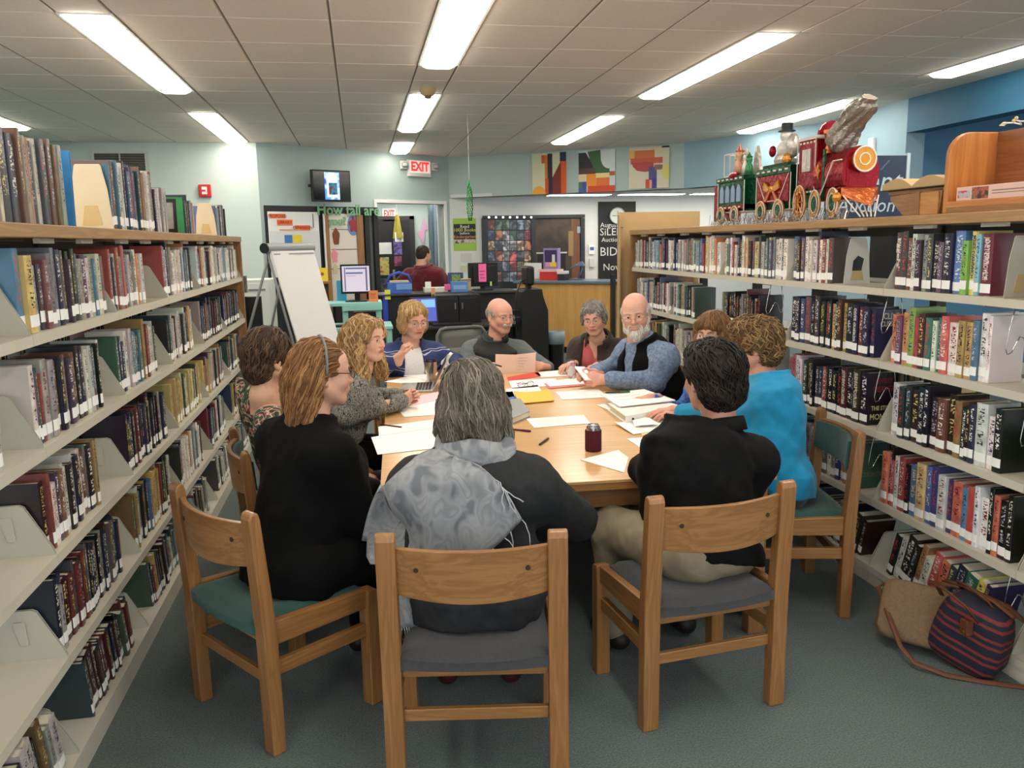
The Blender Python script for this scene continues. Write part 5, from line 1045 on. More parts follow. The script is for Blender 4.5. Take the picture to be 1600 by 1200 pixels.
x_, _, _, zz = YB(493, 418, 503, 440, 10.9); t = thing('flower_card', 'yellow card with a drawn flower on the small oak bookcase', 'card', (x_+0.08, 10.98, H+0.001)); MB().box(-0.07, 0.07, 0, 0.01, 0, 0.17).build('card', C(236, 206, 60), t); MB().prism([(0.03*math.cos(k_*0.628)*(1 if k_ % 2 else 0.55), 0.09+0.03*math.sin(k_*0.628)*(1 if k_ % 2 else 0.55)) for k_ in range(10)], lambda p, q, d: (p, d, q), -0.003, 0).build('flower', C(150, 90, 40), t); MB().box(-0.15, -0.08, 0.0, 0.06, 0, 0.15).build('side_card', C(226, 220, 206), t)
# ---- teal computer table with riser, monitor and orange note
M_tealp = mat('teal_paint', (150, 204, 196), 0.45, var=0.04)
Yt = 9.2; x0, x1, zl, zu = YB(489, 474, 598, 512, Yt); xl2 = atY(614, 512, Yt)[0]
t = thing('computer_table', 'pale teal painted computer table with a raised shelf', 'table', (x0, Yt, 0)); Lt = xl2-x0; Lu = x1-x0
MB().box(0, Lt, 0, 0.6, zl-0.035, zl).build('table_top', M_tealp, t, bevel=0.004); MB().box(-0.02, Lu, 0.06, 0.5, zu-0.035, zu).build('riser_shelf', M_tealp, t, bevel=0.004); MB().box(Lu*0.42, Lu, 0.04, 0.06, zu-0.085, zu-0.035).build('riser_apron', M_tealp, t)
for x in (0.01, Lt-0.07):
    for y in (0.02, 0.52): MB().box(x, x+0.06, y, y+0.06, 0, zl-0.035).build('leg', M_tealp, t)
for x in (0.0, Lu*0.42, Lu-0.07): MB().box(x, x+0.06, 0.08, 0.14, zl, zu-0.035).build('riser_post', M_tealp, t)
MB().box(0.06, Lt-0.06, 0.03, 0.05, zl-0.12, zl-0.035).build('apron', M_tealp, t)
def monitor(label, loc, w, h, rz, scr, zlift=0.1, back=False, tilt=0.0, note=None):
    t = thing('computer_monitor', label, 'monitor', loc, rz)
    mb = MB(); mb.T = Matrix.Translation((0, 0, zlift+h/2)) @ Matrix.Rotation(tilt, 4, 'X')
    mb.box(-w/2, w/2, -0.02, 0.02, -h/2, h/2); mb.box(-w*0.36, w*0.36, 0.02 if not back else -0.05, 0.05 if not back else -0.02, -h*0.36, h*0.36); o = mb.build('casing', M_black, t, bevel=0.005)
    if not back:
        mb = MB(); mb.T = Matrix.Translation((0, 0, zlift+h/2)) @ Matrix.Rotation(tilt, 4, 'X'); mb.box(-w/2+0.02, w/2-0.02, -0.0225, -0.02, -h/2+0.025, h/2-0.02); mb.build('screen', scr, t)
    else:
        mb = MB(); mb.box(-w/2+0.02, w/2-0.02, 0.02, 0.0225, zlift+0.025, zlift+h-0.02); mb.build('screen', scr, t)
    MB().box(-0.03, 0.03, 0.02, 0.05, 0.012, zlift+h*0.4).build('stand', M_black, t); MB().box(-0.12, 0.12, -0.08, 0.12, 0, 0.014).build('foot', M_black, t, bevel=0.004)
    return t
x0m, x1m, z0m, z1m = YB(535, 413, 578, 459, Yt+0.25)
t = monitor('monitor showing a pale web page on the teal table riser', ((x0m+x1m)/2, Yt+0.25, zu+0.001), x1m-x0m+0.04, z1m-z0m, -0.15, glow(196, 186, 204, 0.42), z0m-zu)
w_, h_ = x1m-x0m, z1m-z0m; zz = z0m-zu
MB().box(-w_*0.36, w_*0.36, -0.0245, -0.0225, zz+h_*0.84, zz+h_*0.89).box(-w_*0.36, w_*0.26, -0.0245, -0.0225, zz+h_*0.68, zz+h_*0.73).build('web_bars', glow(70, 90, 130, 0.4), t); MB().box(-w_*0.33, 0.0, -0.0245, -0.0225, zz+h_*0.6, zz+h_*0.62).build('web_text', glow(150, 140, 170, 0.4), t); MB().box(w_*0.36, w_*0.42, -0.0245, -0.0225, zz+h_*0.1, zz+h_*0.9).box(-w_*0.42, -w_*0.38, -0.0245, -0.0225, zz+h_*0.1, zz+h_*0.9).build('web_border', glow(90, 84, 120, 0.4), t)
x0n, x1n, z0n, z1n = YB(577, 454, 590, 472, Yt+0.1); t = thing('note_card', 'orange note card on the end of the teal riser', 'card', ((x0n+x1n)/2, Yt+0.1, zu+0.001), 0); MB().box(-0.05, 0.05, 0, 0.006, 0, 0.125).build('card', C(232, 140, 90), t); MB().box(-0.035, 0.03, -0.002, 0, 0.085, 0.09).box(-0.035, 0.02, -0.002, 0, 0.065, 0.07).box(-0.03, 0.025, -0.002, 0, 0.04, 0.045).build('printed_lines', C(150, 70, 40), t)
x0n, x1n, z0n, z1n = YB(526, 439, 541, 472, Yt+0.35); o = MB().box(0, x1n-x0n, 0, 0.03, 0, z1n-zu).build('blue_folder', C(70, 160, 200)); o.location = (x0n, Yt+0.45, zu+0.001); tag(o, 'sky blue folder standing behind the web page monitor', 'folder')
x0n, x1n, z0n, z1n = YB(553, 487, 590, 512, Yt+0.3); o = MB().box(0, x1n-x0n, 0, 0.3, 0, (z1n-zl)).build('computer_tower', M_black, bevel=0.004); o.location = (x0n, Yt+0.2, zl+0.001); tag(o, 'black computer case under the teal riser shelf', 'computer')
o = MB().box(0, 0.42, 0, 0.14, 0, 0.02).build('keyboard', M_black, bevel=0.004); o.location = (x0+0.12, Yt+0.05, zl+0.001); tag(o, 'black keyboard on the left of the teal table', 'keyboard')
# ---- dark computer desk row behind the far end of the table
Yd = 9.9; xa = atY(626, 520, Yd)[0]; xb = atY(812, 520, Yd)[0]
t = thing('computer_desk', 'dark computer desk behind the seated couple', 'desk', (xa, Yd-0.5, 0)); Ld = xb-xa; dzt = 0.76
MB().box(0, Ld, 0, 0.75, dzt-0.03, dzt).build('desk_top', mat('desk_dark', (46, 42, 40), 0.4), t, bevel=0.004); 
for x in (0.02, Ld*0.5, Ld-0.06): MB().box(x, x+0.04, 0.05, 0.7, 0, dzt-0.03).build('side_panel', mat('desk_grey', (96, 98, 96), 0.5), t)
MB().box(0.06, Ld-0.06, 0.6, 0.62, 0.3, dzt-0.03).build('modesty_panel', mat('desk_grey'), t)
x0c, x1c, z0c, z1c = YB(680, 461, 735, 512, Yd-0.1)
for k, (xa_, xb_) in enumerate(((x0c, x0c+(x1c-x0c)*0.66), (x0c+(x1c-x0c)*0.67, x1c+0.12))):
    t = thing('computer_tower', ['wide black computer case with silver handle behind the far man', 'narrow black computer case right of the wide one'][k], 'computer', (xa_, Yd-0.15, dzt+0.001)); hh = z1c-dzt
    MB().box(0, xb_-xa_, 0, 0.4, 0, hh).build('case', mat('case_black', (26, 27, 30), 0.35), t, bevel=0.006); MB().box(xb_-xa_-0.05 if k == 0 else 0.03, xb_-xa_-0.035 if k == 0 else 0.045, -0.012, 0, hh*0.5, hh*0.72).build('handle', M_chrome, t); MB().box(0.02, xb_-xa_-0.02, -0.004, 0, hh*0.86, hh*0.92).build('drive_slot', M_ink, t)
x0c, x1c, z0c, z1c = YB(641, 464, 684, 506, Yd-0.2)
t = monitor('tilted monitor with a plain blue screen behind the woman in navy', ((x0c+x1c)/2, Yd-0.2, dzt+0.001), x1c-x0c, z1c-z0c, 0.1, glow(70, 84, 176, 0.5), z0c-dzt, tilt=-0.2)
mb = MB(); mb.T = Matrix.Translation((0, 0, z0c-dzt+(z1c-z0c)/2)) @ Matrix.Rotation(-0.2, 4, 'X'); mb.box(-0.03, 0.13, -0.0245, -0.0225, 0.03, 0.12); mb.build('login_box', glow(110, 160, 215, 0.6), t)
o = MB().box(0, 0.45, 0, 0.16, 0, 0.025).build('keyboard', M_black, bevel=0.004); o.location = (atY(690, 520, 9.5)[0]-0.1, 9.45, dzt+0.001); tag(o, 'black keyboard in front of the wide black computer case', 'keyboard')
# reception hutch behind, with things along its top
Yh = 10.7; xa = atY(590, 455, Yh)[0]; xb = atY(806, 455, Yh)[0]; zh = atY(700, 457, Yh)[2]
t = thing('reception_hutch', 'black reception desk hutch behind the computers', 'desk', (xa, Yh, 0)); MB().box(0, xb-xa, 0, 0.04, 0, zh-0.02).build('back_panel', mat('hutch_black', (30, 31, 34), 0.5), t); MB().box(-0.02, xb-xa+0.02, -0.05, 0.55, zh-0.02, zh).build('ledge', mat('hutch_ledge', (60, 62, 64), 0.4), t); MB().box(0, 0.04, 0.04, 0.5, 0, zh-0.02).box(xb-xa-0.04, xb-xa, 0.04, 0.5, 0, zh-0.02).build('side_panel', mat('hutch_black'), t); MB().box(0.06, 0.12, -0.03, 0, zh*0.5, zh-0.02).build('blue_panel', C(40, 70, 180), t)
def onh(name, label, cat, u0, v0, u1, v1, off, dep, parts):
    x0, x1, z0, z1 = YB(u0, v0, u1, v1, Yh+off); t = thing(name, label, cat, ((x0+x1)/2, Yh+off, zh+0.001)); w, h = (x1-x0)/2, max(0.02, z1-zh)
    for nm, (a, b, c_, d_), m, d0, d1 in parts: MB().box(-w+2*w*a, -w+2*w*b, d0, d1, h*c_, h*d_).build(nm, m, t, bevel=0.003)
    return t, w, h
t, w, h = onh('basket', 'blue plastic basket with a curved handle on the hutch', 'basket', 606, 440, 643, 456, 0.1, 0.2, [('tub', (0, 1, 0, 0.9), C(60, 100, 190), 0, 0.25), ('label', (0.35, 1.02, 0.3, 0.8), C(110, 150, 210), -0.006, 0.0), ('papers', (0.1, 0.9, 0.9, 1.05), C(190, 176, 140), 0.02, 0.2)])
MB().tube([(-w, 0.1, h*0.9), (-w*0.8, 0.1, h*1.5), (0, 0.1, h*1.75), (w*0.8, 0.1, h*1.5), (w, 0.1, h*0.9)], 0.016, 8).build('handle', C(50, 84, 190), t, smooth=True)
onh('sticky_note', 'yellow sticky note at the left end of the hutch', 'note', 601, 452, 610, 461, -0.04, 0.01, [('note', (0, 1, -1.0, 0.9), C(220, 220, 90), 0, 0.003)])
onh('tissue_box', 'blue tissue box on the hutch ledge', 'box', 706, 453, 731, 462, -0.02, 0.1, [('box', (0, 1, 0, 4.5), C(86, 130, 190), 0, 0.14), ('band', (0.1, 0.9, 1.2, 3.0), C(130, 165, 210), -0.003, 0.0)])
onh('paper_pile', 'white paper pile with pink flag on the hutch', 'papers', 663, 443, 700, 456, 0.15, 0.2, [('pile', (0, 1, 0, 0.5), C(210, 208, 200), 0, 0.25), ('card', (0.05, 0.3, 0.5, 1.2), C(226, 226, 222), 0.05, 0.06), ('pink_flag', (0.85, 1.1, 0.2, 0.9), C(236, 110, 160), -0.01, 0.0)])
onh('picture_card', 'picture card with a green globe design on the hutch', 'card', 700, 426, 724, 452, 0.3, 0.05, [('card', (0, 1, 0, 1), C(60, 66, 110), 0, 0.01), ('green_shape', (0.25, 0.8, 0.25, 0.9), ramp_mat('globe', 'noise', [(0.4, (60, 110, 60)), (0.5, (130, 160, 80)), (0.6, (90, 100, 70))], scale=20), -0.004, 0.0), ('white_shape', (0.3, 0.7, 0, 0.25), C(220, 222, 222), -0.004, 0.0)])
onh('cardboard_box', 'small brown cardboard box on the hutch', 'box', 721, 436, 736, 456, 0.2, 0.1, [('carton', (0, 1, 0, 1), C(176, 156, 130), 0, 0.12), ('flap', (0, 1, 0.96, 1.02), C(190, 170, 140), -0.02, 0.12)])
onh('orange_tag', 'orange paper tag hanging over the hutch edge', 'note', 674, 450, 680, 464, -0.06, 0.01, [('tag', (0, 1, -1.4, 1.0), C(226, 150, 100), 0, 0.003)])
x0c, x1c, z0c, z1c = YB(731, 412, 778, 449, Yh+0.3)
t = monitor('black monitor turned away with a pink note stuck on its back', ((x0c+x1c)/2, Yh+0.3, zh+0.001), x1c-x0c, z1c-z0c, 0.12, mat('tv_screen'), max(0.05, z0c-zh), back=True)
w, h = x1c-x0c, z1c-z0c; zb = max(0.05, z0c-zh); MB().box(-w*0.18, w*0.08, -0.054, -0.0505, zb+h*0.2, zb+h*0.95).build('pink_note', C(240, 110, 170), t); MB().box(-w*0.14, w*0.04, -0.0555, -0.054, zb+h*0.62, zb+h*0.66).box(-w*0.14, w*0.0, -0.0555, -0.054, zb+h*0.48, zb+h*0.52).box(-w*0.12, w*0.02, -0.0555, -0.054, zb+h*0.34, zb+h*0.38).build('note_writing', C(170, 60, 110), t); MB().box(w*0.2, w*0.26, -0.056, -0.05, zb+h*0.02, zb+h*0.2).build('green_tag', C(170, 220, 110), t)
x0c, _, _, z1c = YB(741, 402, 752, 412, Yh+0.3); o = MB().box(0, 0.14, 0, 0.02, 0, 0.09).build('paper_slip', M_paper); o.location = (x0c-0.02, Yh+0.55, zh+0.001+0.0); tag(o, 'white paper slip beside the turned-away monitor', 'paper')
# ---- black kiosk with monitor edge, waste bin
Yk = 8.9; x0k, x1k, z0k, z1k = YB(816, 452, 857, 560, Yk)
t = thing('kiosk', 'tall black computer kiosk with an angled side in front of the counter', 'kiosk', (x0k, Yk, 0)); wk = x1k-x0k
MB().prism([(0, 0), (wk, 0), (wk, z1k*0.80), (wk*0.82, z1k*0.93), (wk*0.78, z1k), (0.05, z1k), (0, z1k*0.975)], lambda a, b, d: (a, d, b), 0, 0.4).build('cabinet', mat('kiosk_black', (24, 25, 27), 0.55), t, bevel=0.005)
zm = atY(830, 416, Yk)[2]; MB().box(wk*0.22, wk*0.52, 0.02, 0.36, z1k+0.04, zm).build('monitor', M_black, t, bevel=0.03, seg=4); MB().box(wk*0.3, wk*0.45, 0.12, 0.25, z1k, z1k+0.05).build('stand', M_black, t)
MB().tube([(wk*0.2, 0.1, z1k+0.1), (0.0, 0.05, z1k+0.08), (-0.06, 0.0, z1k-0.05), (-0.07, 0.02, z1k-0.3), (-0.04, 0.05, z1k-0.45)], 0.008, 6).build('cable', M_black, t, smooth=True); MB().box(-0.25, 0.0, 0.05, 0.25, 0.84, 0.87).box(-0.25, -0.02, 0.1, 0.2, 0.92, 0.95).build('keyboard_tray', M_black, t)
xb_, xe_, z0_, zt_ = YB(857, 518, 876, 560, Yk+0.1); rb = (xe_-xb_)/2+0.03
t = thing('waste_bin', 'black waste bin with a clear bag beside the kiosk', 'bin', ((xb_+xe_)/2+0.02, Yk+0.12, 0)); MB().lathe([(rb*0.8, 0), (rb*0.95, zt_*0.82), (rb*0.9, zt_*0.82), (rb*0.76, 0.02), (0, 0.02)], 20).build('bin', M_black, t, auto=True); MB().lathe([(rb*0.96, zt_*0.80), (rb*1.05, zt_*0.9), (rb*1.0, zt_), (rb*0.9, zt_), (rb*0.9, zt_*0.84)], 20).build('bag', mat('bin_bag', (170, 190, 205), 0.3, trans=0.4), t, smooth=True)
# ---- grey chairs beyond the table
def grey_chair(label, u, v, Y, rz):
    p = atY(u, v, Y); t = thing('grey_chair', label, 'chair', (p[0], Y, 0), rz, 'grey stacking chairs'); M_sh = mat('chair_grey', (104, 106, 102), 0.5); M_fab = mat('chair_fabric', (120, 122, 118), 0.9, var=0.1, vscale=60)
    zt = p[2]
    mb = MB(); prof = [(0.20, 0.42), (0.235, 0.47), (0.235, zt-0.06), (0.20, zt-0.01), (0.15, zt)]
    mb.tube([(-x, 0.0+0.05*(z-0.45), z) for x, z in prof]+[(x, 0.05*(z-0.45), z) for x, z in reversed(prof)], 0.016, 8); mb.build('back_frame', M_sh, t, smooth=True)
    MB().sheet(lambda a, b: ((a-0.5)*0.42, 0.01+0.04*b-0.03*(1-(2*a-1)**2)+0.0, 0.5+b*(zt-0.52)), 8, 6).build('backrest', M_sh, t, smooth=True, thick=0.012); MB().sheet(lambda a, b: ((a-0.5)*0.36, -0.02-0.03*(1-(2*a-1)**2)+0.04*b, 0.52+b*(zt-0.70)), 8, 6).build('back_pad', M_fab, t, smooth=True, thick=0.03)
    MB().box(-0.22, 0.22, -0.44, 0.0, 0.42, 0.47).build('seat', M_fab, t, bevel=0.02)
    for sx_ in (-1, 1):
        for y_ in (-0.4, 0.0): MB().tube([(sx_*0.21, y_, 0.43), (sx_*0.23, y_*1.06, 0.0)], 0.012, 8).build('leg', M_sh, t)
grey_chair('empty grey chair between the woman in navy and the far man', 722, 512, 7.5, 0.25)
grey_chair('grey padded chair carrying the far man in the black vest', 735, 560, 6.75, 0.1)
# ---- cardboard at the end of the right bookcase
c0, c1, _, ct = YB(964, 331, 1091, 480, 7.32)
t = thing('cardboard_sheet', 'brown cardboard sheet standing at the far end of the right bookcase', 'cardboard', (c0, 7.30, 0)); MB().box(0, c1-c0, 0, 0.012, 0, ct).build('sheet', mat('cardboard', (186, 156, 112), 0.8, var=0.05, vscale=6), t); MB().box(0, 0.012, -0.05, 0, 0, ct-0.03).build('folded_flap', mat('cardboard'), t); MB().box(0.02, 0.05, -0.004, 0, ct-0.14, ct-0.13).build('slit', C(120, 94, 60), t)
# ---- chalkboard sign on the right
cb0 = atX(1340, 240, 5.2); t = thing('chalkboard_sign', 'slate blue chalkboard sign with chalk words behind the train', 'chalkboard', (4.2, 6.5, 0))
x0, x1, z0, z1_ = YB(1288, 243, 1414, 336, 6.5); MB().box(x0-4.2, x1-4.2, 0, 0.02, z0-0.1, z1_).build('slate', mat('slate_blue', (48, 62, 84), 0.6, var=0.12, vscale=5), t); MB().box(x1-4.2, x1-4.17, -0.01, 0.03, z0-0.1, z1_+0.02).build('side_rail', mat('clear_rail', (190, 206, 216), 0.2), t); MB().box(x0-4.23, x0-4.2, -0.01, 0.03, z0-0.1, z1_+0.02).build('side_rail', mat('clear_rail'), t)
for s, u, v, sz in (('Silent', 1408, 284, 0.25), ('Auction', 1398, 321, 0.17)):
    p_ = atY(u, v, 6.5); text('chalk_lettering', s, sz, frame((p_[0]-4.2, -0.002, p_[2]), (1, 0, 0), (0, 0, 1)), mat('chalk_blue', (190, 206, 214), 0.9), t, ax='RIGHT', shear=0.2)
MB().tube([(x1-4.55, -0.003, z1_-0.12), (x1-4.5, -0.003, z1_-0.03)], 0.006, 5).tube([(x1-4.44, -0.003, z1_-0.12), (x1-4.36, -0.003, z1_-0.04)], 0.006, 5).tube([(x1-4.64, -0.003, z1_-0.12), (x1-4.62, -0.003, z1_-0.03)], 0.006, 5).build('chalk_rays', mat('chalk_dim', (100, 116, 138), 0.9), t)
MB().box(x0-4.1, x0-4.05, -0.02, 0.3, 0, z0-0.1).box(x1-4.3, x1-4.25, -0.02, 0.3, 0, z0-0.1).build('stand', M_black, t)
# sensor box on bright wall
p_ = WR.hit(1365, 226, 0.0); o = MB().box(-0.05, 0.05, -0.04, 0, -0.07, 0.07).build('motion_sensor', M_white, bevel=0.01); o.location = WR.P(p_[0], p_[1], 0.0); o.rotation_euler = (0, 0, math.atan2(WR.d[1], WR.d[0])); tag(o, 'small white motion sensor on the bright right wall', 'sensor')
# ================================================================ FOIL TRAIN on the right oak top
FXT = 2.47; ZT = 1.781
def foil(name, c, r=0.22): return mat('foil_'+name, c, r, 0.55, bump=0.7, bscale=34)
F_red = foil('red', (140, 16, 32)); F_grn = foil('green2', (8, 74, 40)); F_gold = foil('gold', (206, 140, 50)); F_sil = foil('silver', (196, 190, 180), 0.3); F_cop = foil('copper', (206, 112, 60))
M_wire = mat('white_cord', (216, 206, 196), 0.4)
def ring(mb, c, ry, rz, r, n=20, x=0.0): mb.tube([(c[0]+x, c[1]+ry*math.cos(2*math.pi*k/n), c[2]+rz*math.sin(2*math.pi*k/n)) for k in range(n)], r, 6, True)
def wheel(t, y, r, x, rim=F_gold, hub=F_grn, name='wheel'):
    mb = MB(); mb.prism([(y+r*math.cos(k*math.pi/10), r+0.012+r*math.sin(k*math.pi/10)) for k in range(20)], lambda a, b, d: (d, a, b), x-0.010, x); o = mb.build(name, rim, t)
    mb = MB(); mb.prism([(y+r*0.6*math.cos(k*math.pi/10), r+0.012+r*0.62*math.sin(k*math.pi/10)) for k in range(20)], lambda a, b, d: (d, a, b), x-0.014, x-0.010); mb.build('hub', hub, o)
    mb = MB(); ring(mb, (x-0.012, y, r+0.012), r, r, 0.004); ring(mb, (x-0.014, y, r+0.012), r*0.62, r*0.62, 0.003); mb.build('cord_edge', M_wire, o)
def edges(mb, x0, x1, y0, y1, z0, z1, r=0.0035):
    P = [(x, y, z) for x in (x0, x1) for y in (y0, y1) for z in (z0, z1)]
    for a, b in ((0, 1), (0, 2), (1, 3), (2, 3), (4, 5), (4, 6), (5, 7), (6, 7), (0, 4), (1, 5), (2, 6), (3, 7)): mb.tube([P[a], P[b]], r, 5)
def dashes(t, x, y0, y1, z, n, m=M_wire):
    for k in range(n): a = y0+(y1-y0)*(k+0.25)/n; MB().box(x-0.003, x, a, a+(y1-y0)/n*0.5, z-0.005, z+0.005).build('dash', m, t)
WT = 0.17
# --- last wagon with toy figures
t = thing('train_wagon', 'green foil toy wagon with arched windows, last of the tinsel train', 'train decoration', (FXT, 5.125, ZT)); L_ = 0.40
MB().box(0, WT, 0, L_, 0.085, 0.30).build('wagon_body', F_grn, t); MB().box(-0.006, WT, 0, L_*0.98, 0.10, 0.13).build('red_band', F_red, t); MB().box(-0.014, WT+0.01, -0.01, L_+0.01, 0.285, 0.315).build('roof_rim', F_grn, t)
for k in range(4):
    y = 0.05+k*0.085; MB().prism([(y, 0.15), (y+0.06, 0.15), (y+0.06, 0.23), (y+0.045, 0.255), (y+0.03, 0.262), (y+0.015, 0.255), (y, 0.23)], lambda a, b, d: (d, a, b), -0.006, 0.0).build('arched_window', mat('foil_paleblue', (150, 170, 200), 0.3, 0.4), t)
mb = MB(); edges(mb, -0.003, WT, 0, L_, 0.085, 0.30); mb.build('cord_edges', M_wire, t); dashes(t, -0.014, 0, L_, 0.30, 6); dashes(t, -0.008, 0.02, L_-0.02, 0.115, 5)
wheel(t, 0.10, 0.055, -0.012); wheel(t, 0.31, 0.055, -0.012); MB().box(0.0, WT, L_, L_+0.07, 0.03, 0.27).build('rear_panel', F_red, t)
random.seed(3)
def figure(t, x, y, z, h, c, hat, nm='toy_figure'):
    o = MB().lathe([(0.005, 0), (h*0.20, 0.01), (h*0.17, h*0.45), (h*0.10, h*0.58), (h*0.14, h*0.68), (h*0.15, h*0.78), (h*0.09, h*0.9), (0.004, h*0.93)], 12, (x, y, z)).build(nm, mat('foil_fig_%d_%d_%d' % c, c, 0.3, 0.3, bump=0.5, bscale=50), t, smooth=True)
    MB().lathe([(h*0.16, 0), (h*0.15, 0.006), (h*0.09, 0.012), (h*0.02, h*0.24)], 10, (x, y, z+h*0.84)).build('hat', mat('foil_hat_%d_%d_%d' % hat, hat, 0.3, 0.3), o, smooth=True)
for k, (dy, c, h2) in enumerate(((0.05, (60, 130, 80), (40, 110, 60)), (0.13, (206, 200, 190), (190, 180, 160)), (0.19, (200, 150, 120), (190, 90, 60)), (0.25, (50, 50, 110), (170, 40, 50)))): figure(t, 0.05+0.02*(k % 2), dy, 0.31, 0.14+0.03*(k % 3), c, h2)
mb = MB(); edges(mb, 0.02, 0.10, 0.27, 0.36, 0.31, 0.47, 0.004); mb.box(0.02, 0.10, 0.27, 0.36, 0.31, 0.33); mb.build('wire_chair', M_wire, t); MB().prism([(0.0, 0.31), (0.10, 0.31), (0.08, 0.45), (0.05, 0.50), (0.02, 0.42)], lambda a, b, d: (d, a, b), 0.10, 0.12).build('silver_tree', F_sil, t); MB().ball((-0.0, 0.16, 0.32), (0.03, 0.06, 0.025), 10, 6).build('red_sack', F_red, t)
# --- middle wagon with snowman
t = thing('train_wagon', 'red and green foil toy wagon with a gold bow, middle of the tinsel train', 'train decoration', (FXT, 4.535, ZT)); L_ = 0.42
MB().box(0, WT, 0, L_, 0.075, 0.32).build('wagon_body', F_grn, t); MB().box(-0.006, 0, 0.015, L_-0.015, 0.12, 0.28).build('red_panel', F_red, t); MB().box(-0.012, WT+0.01, -0.01, L_+0.01, 0.285, 0.325).build('roof_rim', F_grn, t)
for s in (-1, 1): MB().prism([(L_/2, 0.20), (L_/2+s*0.09, 0.25), (L_/2+s*0.10, 0.20), (L_/2+s*0.05, 0.185)][::s], lambda a, b, d: (d, a, b), -0.018, -0.007).build('bow_loop', F_gold, t); MB().prism([(L_/2, 0.20), (L_/2+s*0.02, 0.20), (L_/2+s*0.10, 0.125), (L_/2+s*0.06, 0.125)][::s], lambda a, b, d: (d, a, b), -0.016, -0.007).build('bow_tail', F_cop, t)
MB().ball((-0.014, L_/2, 0.20), (0.012, 0.028, 0.022), 10, 6).build('bow_knot', F_gold, t)
mb = MB(); edges(mb, -0.003, WT, 0, L_, 0.075, 0.32); mb.tube([(-0.008, 0.015, 0.28), (-0.008, L_*0.3, 0.13), (-0.008, L_*0.7, 0.13), (-0.008, L_-0.015, 0.28)], 0.003, 5); mb.build('cord_edges', M_wire, t); dashes(t, -0.012, 0, L_, 0.305, 6)
wheel(t, 0.10, 0.06, -0.012); wheel(t, 0.32, 0.06, -0.012)
MB().ball((0.07, 0.20, 0.37), (0.06, 0.10, 0.055), 14, 8).build('snow_mound', F_sil, t); sn = MB().ball((0.06, 0.18, 0.43), 0.055, 14, 8).build('snowman', mat('foil_white', (214, 212, 206), 0.4, 0.2, bump=0.5, bscale=50), t, smooth=True)
MB().ball((0.06, 0.18, 0.505), 0.038, 12, 8).build('snowman_head', mat('foil_white'), sn, smooth=True); MB().lathe([(0.05, 0), (0.05, 0.006), (0.032, 0.008), (0.034, 0.05)], 14, (0.06, 0.18, 0.53)).build('snowman_hat', M_black, sn, auto=True); MB().ball((0.04, 0.31, 0.43), (0.02, 0.03, 0.035), 10, 6).build('red_mitten', F_red, t, smooth=True); MB().ball((0.05, 0.08, 0.44), (0.04, 0.045, 0.07), 10, 8).build('grey_pack', F_sil, t, smooth=True); MB().ball((0.02, 0.10, 0.36), (0.02, 0.04, 0.04), 10, 6).build('gold_gift', F_gold, t); MB().box(0.0, 0.02, 0.05, 0.35, 0.32, 0.345).build('garland', mat('garland', (20, 60, 36), 0.6, bump=0.8, bscale=60), t)
# --- locomotive
t = thing('train_locomotive', 'red foil toy locomotive puffing silver smoke, head of the tinsel train', 'train decoration', (FXT, 3.985, ZT)); L_ = 0.70; t.scale = (1, 0.67, 1)
MB().box(0, WT, 0.42, L_, 0.16, 0.44).build('cab', F_red, t); MB().box(-0.012, WT+0.012, 0.40, L_+0.02, 0.44, 0.455).build('cab_roof', mat('roof_white', (206, 200, 198), 0.4), t)
MB().prism([(WT/2+0.105*math.cos(a), 0.235+0.135*math.sin(a)) for a in np.linspace(-0.5, math.pi+0.5, 18)], lambda a, b, d: (a, d, b), 0.0, 0.42).build('boiler', F_red, t)
MB().prism([(WT/2+0.085*math.cos(a), 0.455+0.075*math.sin(a)) for a in np.linspace(0, math.pi, 10)], lambda a, b, d: (a, d, b), 0.40, 0.43).build('cab_gable', F_red, t)
MB().box(-0.012, WT+0.012, 0.0, 0.42, 0.10, 0.165).build('running_board', F_red, t); MB().box(-0.02, -0.012, 0.25, 0.28, 0.10, 0.37).build('green_strap', F_grn, t); MB().box(-0.016, WT, 0.42, L_+0.02, 0.14, 0.175).build('green_band', F_grn, t); dashes(t, -0.016, 0.42, L_, 0.158, 5); dashes(t, 0.0, 0.43, L_, 0.425, 5)
MB().box(-0.008, 0, 0.50, 0.63, 0.27, 0.39).build('cab_window', F_sil, t); mb = MB(); edges(mb, -0.009, WT, 0.42, L_, 0.16, 0.44); mb.tube([(-0.009, 0.565, 0.27), (-0.009, 0.565, 0.39)], 0.003, 5); mb.tube([(-0.024, 0.0, 0.30), (-0.024, 0.12, 0.30), (-0.03, 0.2, 0.2), (-0.024, 0.3, 0.12)], 0.004, 5); mb.build('cord_edges', M_wire, t)
MB().prism([(0.34+0.05*math.cos(k*math.pi/5)*(1 if k % 2 else 0.45), 0.26+0.05*math.sin(k*math.pi/5)*(1 if k % 2 else 0.45)) for k in range(10)], lambda a, b, d: (d, a, b), -0.026, -0.016).build('gold_star', F_cop, t)
MB().tube([(WT/2, -0.05, 0.30), (WT/2, 0.0, 0.30)], [0.062, 0.055], 20).build('headlamp', F_gold, t, auto=True); mb = MB(); mb.tube([(WT/2+0.062*math.cos(k*math.pi/10), -0.052, 0.30+0.062*math.sin(k*math.pi/10)) for k in range(20)], 0.005, 6, True); mb.tube([(WT/2+0.03*math.cos(k*math.pi/5), -0.052, 0.30+0.03*math.sin(k*math.pi/5)) for k in range(10)], 0.004, 6, True); mb.build('lamp_ring', M_wire, t)
MB().box(0.005, WT-0.005, -0.004, 0.0, 0.16, 0.33).build('smokebox_front', F_red, t)
